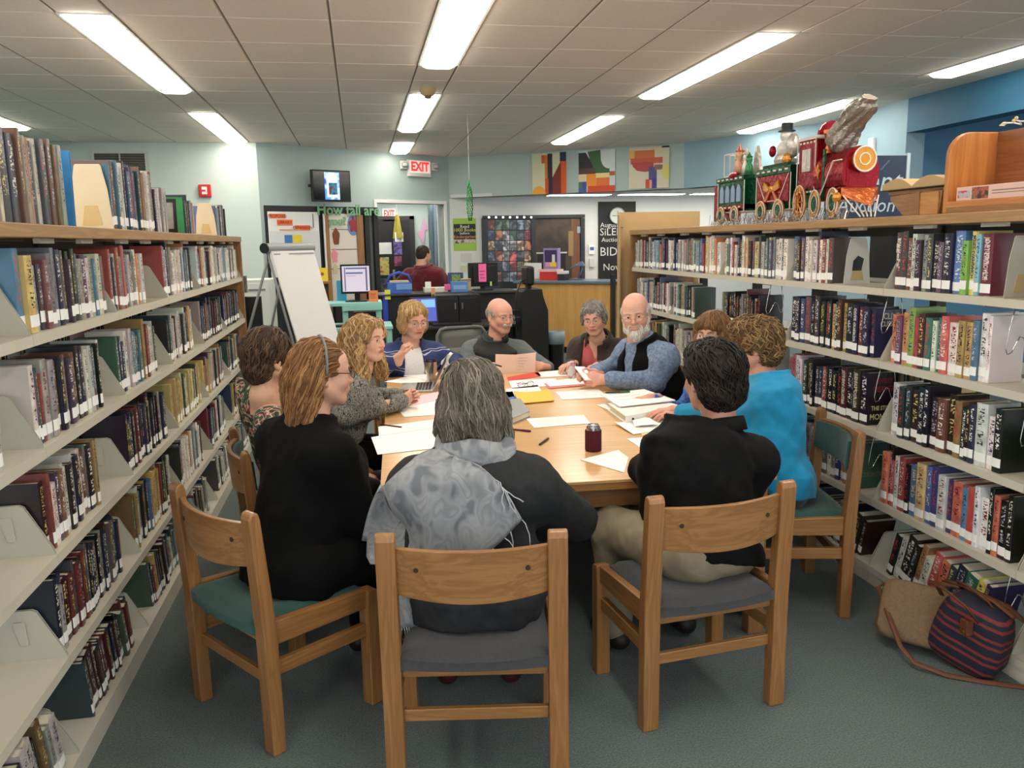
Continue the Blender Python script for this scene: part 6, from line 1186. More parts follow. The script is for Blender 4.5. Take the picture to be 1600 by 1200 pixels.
MB().add([(-0.02, 0.0, 0.12), (WT+0.02, 0.0, 0.12), (WT*0.5, -0.16, 0.06), (-0.02, 0.0, 0.16), (WT+0.02, 0.0, 0.16), (WT*0.5, -0.14, 0.085)], [(0, 2, 1), (3, 4, 5), (0, 1, 4, 3), (1, 2, 5, 4), (2, 0, 3, 5)]).build('cowcatcher', F_cop, t); mb = MB()
for k in range(5): mb.tube([(WT*0.5+(k-2)*0.05, -0.02, 0.12), (WT*0.5+(k-2)*0.02, -0.12, 0.01)], 0.004, 5)
mb.build('cowcatcher_bars', M_wire, t)
wheel(t, 0.58, 0.092, -0.024, F_gold, F_red, 'drive_wheel'); wheel(t, 0.34, 0.075, -0.024); wheel(t, 0.08, 0.075, -0.024)
mb = MB()
for k in range(8): a = k*math.pi/4; mb.tube([(-0.042, 0.58, 0.104), (-0.042, 0.58+0.088*math.cos(a), 0.104+0.088*math.sin(a))], 0.004, 5)
mb.build('spokes', F_gold, t); MB().ball((-0.03, 0.03, 0.11), (0.02, 0.045, 0.03), 10, 6).build('gold_bell', F_gold, t)
MB().lathe([(0.050, 0), (0.046, 0.015), (0.036, 0.04), (0.038, 0.08), (0.05, 0.10), (0.054, 0.103), (0.054, 0.122), (0.03, 0.124)], 16, (WT/2-0.03, 0.33, 0.352)).build('chimney', F_cop, t, auto=True)
# crumpled silver smoke plume
def plume(u, v):
    s = v; cy = 0.25-0.36*s**1.7; cz = 0.36+0.235*s; r = (0.065+0.045*math.sin(math.pi*min(1, s*1.1))**0.7+0.014*math.sin(9*s))*(1 if s < 0.93 else 0.75)
    a = 2*math.pi*u; w = 1+0.09*math.sin(3*a+4*s)+0.08*math.sin(8*a-13*s)+0.05*math.sin(13*a+29*s); return (WT/2-0.02+r*0.7*w*math.cos(a), cy+r*w*math.sin(a)*0.9, cz+0.35*r*w*math.sin(a))
mb = MB(); mb.sheet(plume, 26, 30); mb.add([plume(k/26, 1) for k in range(26)], [tuple(range(26))]); mb.build('smoke_plume', foil('grey', (150, 142, 132), 0.28), t, smooth=False)
# tinsel fringe along the train base
t = thing('tinsel_fringe', 'silver tinsel fringe along the foot of the toy train', 'tinsel', (FXT-0.06, 3.9, ZT)); t['kind'] = 'stuff'
random.seed(8); mb = MB()
for k in range(330):
    y = random.uniform(0.03, 1.62); h = random.uniform(0.02, 0.075); x = random.uniform(0, 0.05); mb.tube([(x+random.uniform(-0.02, 0.02), y+random.uniform(-0.02, 0.02), 0.001), (x+random.uniform(-0.02, 0.02), y+random.uniform(-0.02, 0.02), h)], 0.0016, 3)
mb.build('tinsel', mat('tinsel_metal', (196, 190, 178), 0.25, 0.9), t)
# ================================================================ DICTIONARY STAND AND BOOK RACK
Yb0, Yb1 = 3.30, 3.72
t = thing('dictionary_stand', 'oak slant-top book stand on the right oak top', 'book stand', (2.44, 3.205, ZT)); t.scale = (1, 0.84, 1)
MB().prism([(0.02, 0.0), (0.30, 0.0), (0.42, 0.075), (0.42, 0.09), (0.0, 0.105), (0.0, 0.09)], lambda a, b, d: (d, a, b), 0.0, 0.02).build('side', M_oaky, t); MB().prism([(0.02, 0.0), (0.30, 0.0), (0.42, 0.075), (0.42, 0.09), (0.0, 0.105), (0.0, 0.09)], lambda a, b, d: (d, a, b), 0.33, 0.35).build('side', M_oaky, t)
MB().box(0.0, 0.35, -0.02, 0.44, 0.098, 0.115).build('top_board', M_oaky, t, bevel=0.003); MB().box(-0.006, 0.35, 0.02, 0.17, 0.0, 0.096).build('drawer', wood('drawer_oak', (196, 140, 74), (178, 120, 58), 'y'), t, bevel=0.003); MB().box(-0.01, 0.35, 0.16, 0.18, 0.0, 0.10).build('divider', M_oakz, t)
t = thing('open_book', 'large old book lying open on the oak book stand', 'book', (2.43, 3.215, ZT+0.116)); t.scale = (1, 0.86, 1)
def page(s):
    def fn(u, v):
        y = 0.21+s*u*0.25; z = 0.012+0.055*math.sin(math.pi*min(1, u*1.25)*0.62)*(1-0.25*u)-0.02*u*u
        return (v*0.30, y, max(0.004, z))
    return fn
for s in (-1, 1):
    mb = MB(); f_ = page(s); mb.sheet(f_, 12, 3); n = 12
    for vv in (0, 1): mb.add([f_(i/n, vv) for i in range(n+1)]+[(f_(i/n, vv)[0], f_(i/n, vv)[1], 0.003) for i in range(n+1)], [(i, i+1, n+2+i, n+1+i) for i in range(n)])
    mb.add([f_(1, 0), f_(1, 1), (f_(1, 1)[0], f_(1, 1)[1], 0.003), (f_(1, 0)[0], f_(1, 0)[1], 0.003)], [(0, 1, 2, 3)]); mb.build('page_block', ramp_mat('old_pages', 'wave_z', [(0, (170, 140, 96)), (1, (196, 168, 122))], scale=120, rough=0.8, detail=2), t)
MB().box(-0.01, 0.31, -0.055, 0.475, 0.0, 0.004).build('cover', mat('old_cover', (60, 46, 34), 0.6), t)
t = thing('tabletop_book_rack', 'oak desktop book rack with rounded ends on the right oak top', 'book rack', (2.42, 2.35, ZT))
Lr = 0.80; prof = [(0.0, 0.0), (0.30, 0.0), (0.30, 0.33), (0.10, 0.33)]+[(0.10-0.10*math.sin(a), 0.23+0.10*math.cos(a)) for a in np.linspace(0.1, math.pi/2, 7)]
for y in (0.0, Lr): MB().prism(prof, lambda a, b, d: (a, d, b), y, y+0.025).build('end_panel', wood('rack_oak', (190, 124, 64), (170, 104, 48), 'z', scale=4), t, bevel=0.005)
MB().box(0.0, 0.30, 0.025, Lr, 0.025, 0.048).build('shelf', wood('rack_shelf', (200, 130, 66), (182, 112, 52), 'y'), t); MB().box(0.22, 0.242, 0.025, Lr, 0.048, 0.33).build('back_panel', wood('rack_back', (150, 92, 50), (128, 74, 38), 'y'), t); MB().box(0.0, 0.02, 0.025, Lr, 0.0, 0.025).build('plinth', M_oaky, t)
t = thing('puzzle_box', 'pale pink jigsaw puzzle box lying in the oak book rack', 'puzzle box', (2.44, 2.50, ZT+0.0485)); MB().box(0, 0.17, 0.0, 0.62, 0, 0.055).build('box', mat('box_pink', (220, 186, 172), 0.5), t, bevel=0.002); MB().box(-0.001, 0, 0.44, 0.53, 0.004, 0.05).build('picture_print', ramp_mat('puzzle_pic', 'noise', [(0.4, (60, 40, 30)), (0.5, (180, 90, 60)), (0.6, (90, 100, 90))], scale=30), t); MB().box(-0.001, 0, 0.54, 0.61, 0.012, 0.04).build('logo_print', ramp_mat('puzzle_logo', 'noise', [(0.45, (200, 60, 60)), (0.55, (180, 180, 190))], scale=30), t); MB().box(-0.001, 0, 0.06, 0.42, 0.03, 0.034).box(-0.001, 0, 0.16, 0.42, 0.02, 0.023).build('text_lines', C(140, 110, 104), t)
t = thing('string_of_lights', 'tangle of white string lights on top of the oak book rack', 'string lights', (2.60, 2.40, ZT+0.332)); random.seed(9); pts = [(0.03*math.sin(k*1.3)+0.02, 0.01+k*0.018, 0.012+0.012*abs(math.sin(k*0.9))) for k in range(40)]
MB().tube(pts, 0.003, 5).build('cord', M_white, t, smooth=True); mb = MB()
for k in range(0, 40, 3): MB().ball((pts[k][0], pts[k][1], pts[k][2]+0.008), 0.008, 6, 4).build('bulb', mat('bulb_gold', (206, 180, 120), 0.2), t)
MB().box(-0.02, 0.05, 0.05, 0.06, 0.012, 0.016).build('tie', C(120, 116, 110), t); MB().box(-0.02, 0.05, 0.05, 0.35, 0, 0.012).build('bundle', C(120, 116, 110), t)
# ================================================================ PEOPLE (one continuous body mesh each, from a smooth distance field)
BIG = 9.0
class Field:
    def __init__(s, lo, hi, h):
        s.h = h; s.lo = np.array(lo, float)-2*h; n = np.ceil((np.array(hi, float)+2*h-s.lo)/h).astype(int)+1; s.n = n
        s.D = np.full(tuple(n), BIG, np.float32)
        s.ax = [s.lo[i]+h*np.arange(n[i]) for i in range(3)]
    def block(s, lo, hi, m):
        a = np.clip(np.floor((np.array(lo)-m-s.lo)/s.h).astype(int), 0, s.n); b = np.clip(np.ceil((np.array(hi)+m-s.lo)/s.h).astype(int)+1, 0, s.n)
        if np.any(b <= a): return None, None
        sl = tuple(slice(a[i], b[i]) for i in range(3))
        G = np.meshgrid(*[s.ax[i][sl[i]] for i in range(3)], indexing='ij', sparse=False)
        return sl, np.stack(G, -1)
    def put(s, fn, lo, hi, k=0.0, m=0.04, sub=False):
        sl, P = s.block(lo, hi, m+k)
        if sl is None: return
        d = fn(P); o = s.D[sl]
        if sub:
            d = -d
            if k > 0: hh = np.maximum(k-np.abs(o-d), 0)/k; s.D[sl] = np.maximum(o, d)+hh*hh*k*0.25
            else: s.D[sl] = np.maximum(o, d)
        else:
            if k > 0: hh = np.maximum(k-np.abs(o-d), 0)/k; s.D[sl] = np.minimum(o, d)-hh*hh*k*0.25
            else: s.D[sl] = np.minimum(o, d)
    def cone(s, a, b, ra, rb, k=0.0, sub=False):
        a = np.array(a, float); b = np.array(b, float); ba = b-a; L2 = max(ba@ba, 1e-9); r = max(ra, rb)
        def fn(P):
            t = np.clip(((P-a)@ba)/L2, 0, 1); return np.sqrt((((P-a)-t[..., None]*ba)**2).sum(-1))-(ra+(rb-ra)*t)
        s.put(fn, np.minimum(a, b)-r, np.maximum(a, b)+r, k, sub=sub)
    def ell(s, c, r, R=None, k=0.0, sub=False):
        c = np.array(c, float); r = np.array(r, float); R = np.eye(3) if R is None else R; mx = r.max()
        def fn(P):
            q = ((P-c)@R)/r; l = np.sqrt((q*q).sum(-1)); g = np.sqrt(((q/r)**2).sum(-1))+1e-9; return l*(l-1)/g
        s.put(fn, c-mx, c+mx, k, sub=sub)
    def sample(s, p):
        q = (np.asarray(p)-s.lo)/s.h; q = np.clip(q, 0, s.n-1.001); i = q.astype(int); f = q-i; v = 0
        for dx in (0, 1):
            for dy in (0, 1):
                for dz in (0, 1):
                    w = (f[:, 0] if dx else 1-f[:, 0])*(f[:, 1] if dy else 1-f[:, 1])*(f[:, 2] if dz else 1-f[:, 2]); v = v+w*s.D[i[:, 0]+dx, i[:, 1]+dy, i[:, 2]+dz]
        return v
    def grad(s, p):
        e = s.h; g = np.stack([s.sample(p+np.eye(3)[i]*e)-s.sample(p-np.eye(3)[i]*e) for i in range(3)], -1); return g/(np.linalg.norm(g, axis=1, keepdims=True)+1e-9)
    def net(s):
        """naive surface nets -> verts, quads"""
        D = s.D; sg = D < 0; nx, ny, nz = D.shape
        c = np.zeros((nx-1, ny-1, nz-1), np.int8)
        for dx in (0, 1):
            for dy in (0, 1):
                for dz in (0, 1): c += sg[dx:nx-1+dx, dy:ny-1+dy, dz:nz-1+dz]
        A = np.argwhere((c > 0) & (c < 8))
        if len(A) == 0: return np.zeros((0, 3)), np.zeros((0, 4), int)
        vid = np.full(c.shape, -1, np.int64); vid[tuple(A.T)] = np.arange(len(A)); acc = np.zeros((len(A), 3)); cnt = np.zeros(len(A))
        co = [(x, y, z) for x in (0, 1) for y in (0, 1) for z in (0, 1)]
        for a in co:
            for ax in range(3):
                if a[ax]: continue
                b = list(a); b[ax] = 1
                da = D[A[:, 0]+a[0], A[:, 1]+a[1], A[:, 2]+a[2]]; db = D[A[:, 0]+b[0], A[:, 1]+b[1], A[:, 2]+b[2]]; m = (da < 0) != (db < 0)
                t = np.where(m, da/np.where(m, da-db, 1), 0); p = np.array(a, float)+np.zeros((len(A), 3)); p[:, ax] += t
                acc[m] += p[m]; cnt[m] += 1
        V = s.lo+(A+acc/cnt[:, None])*s.h; Q = []
        for ax in range(3):
            o = [1 if i != ax else 0 for i in range(3)]; u, w = [i for i in range(3) if i != ax]
            s0 = [slice(None)]*3; s1 = [slice(None)]*3; s0[ax] = slice(0, -1); s1[ax] = slice(1, None)
            for i in (u, w): s0[i] = s1[i] = slice(1, -1)
            e0 = sg[tuple(s0)]; e1 = sg[tuple(s1)]
            for flip, mm in ((False, e0 & ~e1), (True, ~e0 & e1)):
                I = np.argwhere(mm)
                if len(I) == 0: continue
                I = I.copy(); I[:, u] += 1; I[:, w] += 1
                du = np.zeros(3, int); du[u] = 1; dw = np.zeros(3, int); dw[w] = 1
                q = [vid[tuple((I-du-dw).T)], vid[tuple((I-dw).T)], vid[tuple(I.T)], vid[tuple((I-du).T)]]
                q = np.stack(q if (flip == (ax == 1)) else q[::-1], 1); Q.append(q)
        return V, np.concatenate(Q)
def mesh_np(name, V, Q, m, cols=None, smooth=True):
    me = bpy.data.meshes.new(name); me.from_pydata(V.tolist(), [], Q.tolist()); me.materials.append(m)
    if smooth: me.polygons.foreach_set('use_smooth', [True]*len(me.polygons))
    if cols is not None:
        a = me.color_attributes.new('Col', 'FLOAT_COLOR', 'POINT'); c = np.ones((len(V), 4), np.float32); c[:, :3] = cols; a.data.foreach_set('color', c.ravel())
    me.update(); return me
def smooth_np(V, Q, it=2, l=0.5):
    n = len(V)
    for _ in range(it):
        S_ = np.zeros_like(V); C_ = np.zeros(n)
        for i, j in ((0, 1), (1, 2), (2, 3), (3, 0)):
            np.add.at(S_, Q[:, i], V[Q[:, j]]); np.add.at(S_, Q[:, j], V[Q[:, i]]); np.add.at(C_, Q[:, i], 1); np.add.at(C_, Q[:, j], 1)
        V = V+l*(S_/np.maximum(C_, 1)[:, None]-V)
    return V
def nz(P, s, seed=0.0):
    """cheap smooth noise, -1..1"""
    x, y, z = P[..., 0]*s+seed, P[..., 1]*s+seed*1.7, P[..., 2]*s-seed
    return (np.sin(x+1.7*np.sin(y*1.1+z*0.7))+np.sin(y*1.3+1.9*np.sin(z*0.9+x*0.6))+np.sin(z*1.2+1.6*np.sin(x*1.2-y*0.5)))/3
def unit(v): v = np.array(v, float); return v/np.linalg.norm(v)
def rot_head(yaw, pitch, roll):
    """columns: right, forward, up. yaw: 0 = +Y, clockwise positive; pitch > 0 looks down; roll > 0 tips to own right"""
    f = np.array([math.sin(yaw)*math.cos(pitch), math.cos(yaw)*math.cos(pitch), -math.sin(pitch)]); r = np.array([math.cos(yaw), -math.sin(yaw), 0]); u = np.cross(r, f)
    c, s_ = math.cos(roll), math.sin(roll); return np.stack([c*r-s_*u, f, s_*r+c*u], 1)
M_skin = mat('skin', (220, 170, 140), 0.5, attr='Col', var=0.05, vscale=60, sss=0.0, bump=0.05, bscale=300)
M_hair = mat('hair', (120, 90, 60), 0.5, attr='Col', var=0.2, vscale=160, spec=0.25)
M_eyew = mat('eye_white', (226, 222, 216), 0.25); M_iris = mat('eye_iris', (48, 40, 36), 0.15); M_gold = mat('spectacle_wire', (150, 130, 100), 0.3, 0.8)
def two_bone(a, c, l1, l2, hint):
    a, c = np.array(a, float), np.array(c, float); d = c-a; L = np.linalg.norm(d)
    if L > (l1+l2)*0.985: k = L/((l1+l2)*0.985); l1 *= k; l2 *= k
    u = d/L; x = (l1*l1-l2*l2+L*L)/(2*L); h = math.sqrt(max(l1*l1-x*x, 0)); n = np.array(hint, float); n = n-(n@u)*u; n = n/np.linalg.norm(n); return a+u*x+n*h
class Person:
    def __init__(s, label, head, seat, face, look, pitch=0.0, roll=0.0, hs=1.0, build=1.0, skin=(214, 160, 132), seat_z=0.475, arms=None, sex='f', shw=None, standing=False, knee=0.0, sdrop=0.112):
        s.label = label; s.Hc = np.array(head, float); s.R = rot_head(look, pitch, roll); s.hs = hs; s.b = build; sk_ = np.array(skin, float); sk_ = sk_*0.60+np.array([206, 172, 152])*0.40; s.skin = np.array(S(*sk_)[:3]); s.sex = sex
        s.F = np.array([math.sin(face), math.cos(face), 0]); s.Rt = np.array([math.cos(face), -math.sin(face), 0]); s.up = np.array([0, 0, 1.0]); s.standing = standing
        s.root = thing('person', label, 'person', (float(seat[0]), float(seat[1]), 0)); s.o = np.array([seat[0], seat[1], 0.0])
        s.N = s.Hc+s.R@np.array([0, -0.035, -0.155])*hs+np.array([0, 0, -0.012])                 # base of the neck
        zp = 0.95 if standing else seat_z+0.085
        s.P = np.array([seat[0], seat[1], zp])
        w = shw or (0.185 if sex == 'f' else 0.205)
        s.w = w*build
        ax = unit(s.N-s.P); s.ax = ax
        s.fw = unit(np.cross(ax, s.Rt)); s.fw = s.fw if s.fw@s.F > 0 else -s.fw
        s.sh = {sd: s.N-ax*sdrop+s.Rt*s.w*sd*0.86-s.fw*0.012 for sd in (-1, 1)}
        s.hip = {sd: s.P+s.Rt*0.092*build*sd-s.up*0.01 for sd in (-1, 1)}
        if standing: s.kn = {sd: s.hip[sd]*[1, 1, 0]+s.up*0.50+s.F*0.02 for sd in (-1, 1)}; s.an = {sd: s.hip[sd]*[1, 1, 0]+s.up*0.085-s.F*0.02 for sd in (-1, 1)}
        else:
            s.kn = {sd: s.hip[sd]+s.F*0.43+s.Rt*sd*(0.02+knee)-s.up*0.035 for sd in (-1, 1)}; s.an = {sd: s.kn[sd]*[1, 1, 0]+s.F*(-0.04)+s.up*0.09 for sd in (-1, 1)}
        s.arm = {}
        for sd in (-1, 1):
            a = (arms or {}).get(sd, {}); wr = np.array(a.get('w', s.P+s.F*0.30+s.Rt*sd*0.10+s.up*0.09), float)
            el = np.array(a['e'], float) if 'e' in a else two_bone(s.sh[sd], wr, 0.285, 0.255, a.get('hint', s.Rt*sd*0.5-s.up*1.0-s.F*0.35))
            s.arm[sd] = dict(w=wr, e=el, d=unit(a.get('d', wr-el)), n=unit(a.get('n', -s.up+0.001*s.F)), curl=a.get('curl', 0.35), spread=a.get('spread', 0.0), thumb=a.get('thumb', 0.5))
    # ---- fields
    def torso(s, f, off, t0=-0.16, k=0.0, bulge=0.0, noise=0.0):
        L = float(np.linalg.norm(s.N-s.P)); b = s.b
        if s.sex == 'f': T = [-0.2, 0.0, 0.22, 0.5, 0.70, 0.84, 0.93, 1.0]; A = [0.165, 0.185, 0.158, 0.146, 0.156, 0.148, 0.088, 0.056]; B = [0.115, 0.128, 0.112, 0.108, 0.112, 0.098, 0.080, 0.056]; Cc = [0, 0.005, 0.018, 0.018, 0.022, 0.008, -0.004, 0.0]
        else: T = [-0.2, 0.0, 0.22, 0.5, 0.70, 0.84, 0.93, 1.0]; A = [0.160, 0.178, 0.168, 0.163, 0.175, 0.165, 0.100, 0.062]; B = [0.115, 0.128, 0.128, 0.126, 0.120, 0.105, 0.084, 0.060]; Cc = [0, 0.01, 0.03, 0.028, 0.018, 0.006, -0.006, 0.0]
        A = np.array(A)*b*(s.w/b/(0.185 if s.sex == 'f' else 0.205)); B = np.array(B)*b; Cc = np.array(Cc)*b
        def fn(P):
            q = P-s.P; t = (q@s.ax)/L; a = np.interp(t, T, A)+off; bb = np.interp(t, T, B)+off+bulge*np.exp(-((t-0.3)/0.25)**2); c = np.interp(t, T, Cc)+bulge*0.6*np.exp(-((t-0.3)/0.25)**2)
            x = (q@s.Rt)/a; y = ((q@s.fw)-c)/bb; r = (np.abs(x)**2.3+np.abs(y)**2.3)**(1/2.3); d = (r-1)*np.minimum(a, bb)
            if noise: d = d+noise*nz(P, 26)+noise*0.7*nz(P*np.array([1, 1, 0.5]), 48, 2.0)
            return np.maximum(np.maximum(d, (t-1.0)*L-off*0.5), (t0-t)*L)
        m = 0.30; f.put(fn, np.minimum(s.P, s.N)-m, np.maximum(s.P, s.N)+m, k)
        if s.sex == 'f':
            for sd in (-1, 1): f.ell(s.P+s.ax*L*0.66+s.Rt*sd*0.075*b+s.fw*0.10*b, np.array([0.068, 0.058, 0.068])*b+off, k=0.06)
    def arms_f(s, f, off, frac=2.0, k=0.05, noise=0.0):
        """frac: 0..1 upper arm, 1..2 forearm"""
        b = s.b
        for sd in (-1, 1):
            a = s.arm[sd]; S0, E, Wp = s.sh[sd], a['e'], a['w']; f.cone(s.N-s.ax*0.035, S0, 0.040*b+off*0.8, 0.052*b+off, k); u = min(frac, 1)
            f.cone(S0, S0+(E-S0)*u, 0.056*b+off, (0.056-0.014*u)*b+off, k)
            if frac > 1: q = frac-1; f.cone(E, E+(Wp-E)*q, 0.042*b+off, (0.042-0.014*q)*b+off, 0.02)
    def legs_f(s, f, off, frac=1.0, k=0.05):
        b = s.b
        for sd in (-1, 1):
            f.cone(s.hip[sd], s.kn[sd], 0.088*b+off, 0.060*b+off, k); E = s.kn[sd]+(s.an[sd]-s.kn[sd])*frac; f.cone(s.kn[sd], E, 0.058*b+off, (0.058-0.020*frac)*b+off, 0.03)
    def bounds(s, extra=0.1):
        pts = [s.N, s.P]+[x for sd in (-1, 1) for x in (s.sh[sd], s.arm[sd]['e'], s.arm[sd]['w'], s.hip[sd], s.kn[sd], s.an[sd])]; p = np.array(pts); return p.min(0)-0.14-extra*0, p.max(0)+0.14
    def finish(s, name, V, Q, m, cols=None, parent=None):
        me = mesh_np(name, V-s.o, Q, m, cols); return link(name, me, parent or s.root)
    # ---- head in its own frame: x right, y forward, z up
    def H(s, p): return s.Hc+s.R@(np.array(p, float)*s.hs)
    def head_net(s, h=0.0036, lipk=1.0, face_w=1.0, jaw=1.0, chin=1.0, nose=1.0, age=0.0):
        lo, hi = s.Hc-0.16*s.hs, s.Hc+0.155*s.hs; lo[2] -= 0.07; f = Field(lo, hi, h); k_ = s.hs; R = s.R
        E = lambda c, r, k=0.0, sub=False: f.ell(s.H(c), np.array(r)*k_, R, k*k_, sub)
        C_ = lambda a, b, ra, rb, k=0.0, sub=False: f.cone(s.H(a), s.H(b), ra*k_, rb*k_, k*k_, sub)
        fw = face_w
        E((0, -0.014, 0.034), (0.076, 0.096, 0.084)); E((0, 0.030, -0.030), (0.062*fw, 0.062, 0.084), 0.03); E((0, 0.046, 0.038), (0.058*fw, 0.044, 0.046), 0.03)
        for sd in (-1, 1):
            C_((sd*0.056*fw*jaw, -0.004, -0.052), (sd*0.018, 0.062, -0.096*chin), 0.020, 0.019, 0.03); E((sd*0.036*fw, 0.066, -0.030), (0.025, 0.024, 0.026), 0.025)
            C_((sd*0.016, 0.087, 0.018), (sd*0.046*fw, 0.073, 0.016), 0.0085, 0.0075, 0.014)
        E((0, 0.070, -0.098*chin), (0.022, 0.020, 0.017), 0.022)
        for sd in (-1, 1): E((sd*0.0305, 0.099, -0.003), (0.0155, 0.014, 0.0115), 0.013, True)
        C_((0, 0.089, 0.010), (0, 0.1095*1.0+0.003*(nose-1), -0.033), 0.0075, 0.0115*nose, 0.014); 
        for sd in (-1, 1): E((sd*0.0115*nose, 0.100, -0.036), (0.0085, 0.010, 0.0075), 0.006)
        E((0, 0.088, -0.063), (0.027, 0.014, 0.017), 0.016); E((0, 0.0985, -0.0590), (0.0215, 0.0072, 0.0046), 0.005); E((0, 0.0970, -0.0690), (0.0190, 0.0080, 0.0055), 0.005); E((0, 0.106, -0.0640), (0.0230, 0.0060, 0.0013), 0.003, True)
        for sd in (-1, 1):
            E((sd*0.0305, 0.0825, -0.002), (0.0140, 0.0140, 0.0120), 0.004); E((sd*0.0305, 0.0965, -0.0042), (0.0122, 0.010, 0.0028), 0.0010, True)
            E((sd*0.0790, -0.008, -0.010), (0.0085, 0.0175, 0.0300), 0.008); E((sd*0.0870, -0.005, -0.006), (0.006, 0.0095, 0.0170), 0.004, True); E((sd*0.0800, -0.003, -0.034), (0.0065, 0.008, 0.0090), 0.006)
        if age: 
            for sd in (-1, 1): C_((sd*0.024, 0.101, -0.040), (sd*0.038, 0.086, -0.066), 0.0022*age, 0.002*age, 0.007, True); C_((sd*0.018, 0.1005, -0.016), (sd*0.042, 0.090, -0.017), 0.0014*age, 0.0012*age, 0.006, True)
        nb = s.N-s.ax*0.06; f.cone(s.H((0, -0.022, -0.055)), s.N+s.ax*0.01, 0.051*k_*(1.0 if s.sex == 'f' else 1.12), 0.054*s.b*(1.0 if s.sex == 'f' else 1.12), 0.03); f.cone(s.N+s.ax*0.01, nb, 0.055*s.b, 0.075*s.b, 0.03)
        V, Q = f.net(); V = smooth_np(V, Q, 1, 0.4); s.hf = f
        loc = ((V-s.Hc)@s.R)/k_; col = np.tile(s.skin, (len(V), 1)); red = s.skin*np.array([1.0, 0.62, 0.58])
        def blend(c, w): nonlocal col; w = np.clip(w, 0, 1)[:, None]; col = col*(1-w)+np.array(c)*w
        g = lambda c, r: np.exp(-((((loc-np.array(c))/np.array(r))**2).sum(1)))
        blend(red, 0.32*g((0.04, 0.08, -0.032), (0.024, 0.03, 0.022))+0.32*g((-0.04, 0.08, -0.032), (0.024, 0.03, 0.022))+0.5*g((0, 0.112, -0.033), (0.014, 0.02, 0.014)))
        lip = np.array([0.42, 0.12, 0.11]) if s.sex == 'f' else s.skin*np.array([0.8, 0.5, 0.48]); blend(lip, 1.3*lipk*np.exp(-(((loc-np.array((0, 0.1, -0.064)))/np.array((0.022, 0.02, 0.0085)))**4).sum(1)))
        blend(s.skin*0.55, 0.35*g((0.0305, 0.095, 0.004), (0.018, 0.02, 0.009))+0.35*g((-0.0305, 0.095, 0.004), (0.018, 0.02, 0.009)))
        return V, Q, col
    def eyes(s, gaze=(0, 0), brow=(70, 55, 45), brow_w=0.0035):
        for sd in (-1, 1):
            c = np.array((sd*0.0305, 0.0828, -0.0022)); e = MB(); e.ball((0, 0, 0), 0.0125*s.hs, 14, 10); o = e.build('eye', M_eyew, s.root, smooth=True); o.location = Vector(s.H(c)-s.o)
            d = unit(s.R@unit(np.array([gaze[0]+0.0*sd, 1.0, gaze[1]]))); i = MB(); i.ball((0, 0, 0), 0.0076*s.hs, 12, 8); q = i.build('iris', M_iris, o, smooth=True); q.location = Vector(d*0.0068*s.hs)
            pts = [tuple(s.H((sd*x, y, z))-s.o) for x, y, z in ((0.012, 0.0985, 0.017), (0.024, 0.0965, 0.0215), (0.038, 0.0890, 0.0205), (0.048, 0.0790, 0.0150))]
            MB().tube(pts, [brow_w*0.8*s.hs, brow_w*1.1*s.hs, brow_w*s.hs, brow_w*0.5*s.hs], 6).build('eyebrow', mat('brow_%d_%d_%d' % brow, brow, 0.8), s.root, smooth=True)
    def hand_f(s, f, sd):
        a = s.arm[sd]; d, n = a['d'], a['n']; n = unit(n-(n@d)*d); side = np.cross(d, n)*sd     # towards the thumb
        if side@s.Rt*sd > 0.999: pass
        th = -sd; W_ = a['w']; k = 1.0 if s.sex == 'f' else 1.10; k *= 0.96
        side = np.cross(n, d)*(1 if sd > 0 else -1)
        pts = []
        f.cone(W_-d*0.05, W_+d*0.005, 0.028*s.b, 0.0255*k, 0.015)
        for i, (o, L0, fl, r) in enumerate(((0.027, 0.078, (0.040, 0.024, 0.020), 0.0090), (0.009, 0.083, (0.044, 0.028, 0.021), 0.0094), (-0.009, 0.079, (0.041, 0.026, 0.020), 0.0090), (-0.026, 0.071, (0.032, 0.020, 0.018), 0.0080))):
            base = W_+d*0.006+side*o*0.55*k; kn = W_+d*L0*k+side*o*k-n*(-0.002 if i in (1, 2) else 0.002)*-1
            f.cone(base, kn, 0.0150*k, 0.0115*k, 0.012); p = kn; ang_ = a['curl']*0.9; sp = side*(a['spread']*o*6)
            for j, l in enumerate(fl):
                dd = unit(d*math.cos(ang_)+n*math.sin(ang_)+sp*(1 if j == 0 else 0.3)); q = p+dd*l*k; f.cone(p, q, (r-0.0006*j)*k, (r-0.0012*(j+1)*0.6)*k, 0.0035); p = q; ang_ += a['curl']*(1.15 if j == 0 else 0.8)
        b0 = W_+d*0.018*k+side*0.020*k; t = a['thumb']; d1 = unit(d*0.72+side*0.62+n*0.25*t); b1 = b0+d1*0.042*k; d2 = unit(d*0.88+side*0.18*(1-t)+n*0.55*t); b2 = b1+d2*0.030*k; d3 = unit(d*0.95-side*0.15*t+n*0.40*t); b3 = b2+d3*0.024*k
        f.cone(b0, b1, 0.0150*k, 0.0115*k, 0.012); f.cone(b1, b2, 0.0112*k, 0.0098*k, 0.004); f.cone(b2, b3, 0.0098*k, 0.0080*k, 0.003)
    def body(s, hands=(-1, 1), bare=2.0, **hk):
        V, Q, col = s.head_net(**hk); Vs, Qs, Cs = [V], [Q], [col]; n = len(V)
        lo, hi = s.bounds(); f = Field(lo, hi, 0.014); s.torso(f, -0.006); s.arms_f(f, -0.004); s.legs_f(f, -0.006); f.cone(s.N, s.N-s.ax*0.08, 0.05*s.b, 0.07*s.b, 0.03)
        for sd in (-1, 1): f.cone(s.an[sd], s.an[sd]+s.F*0.15-s.up*0.05, 0.038, 0.03, 0.02)
        v, q = f.net(); v = smooth_np(v, q, 2); Vs.append(v); Qs.append(q+n); Cs.append(np.tile(s.skin, (len(v), 1))); n += len(v)
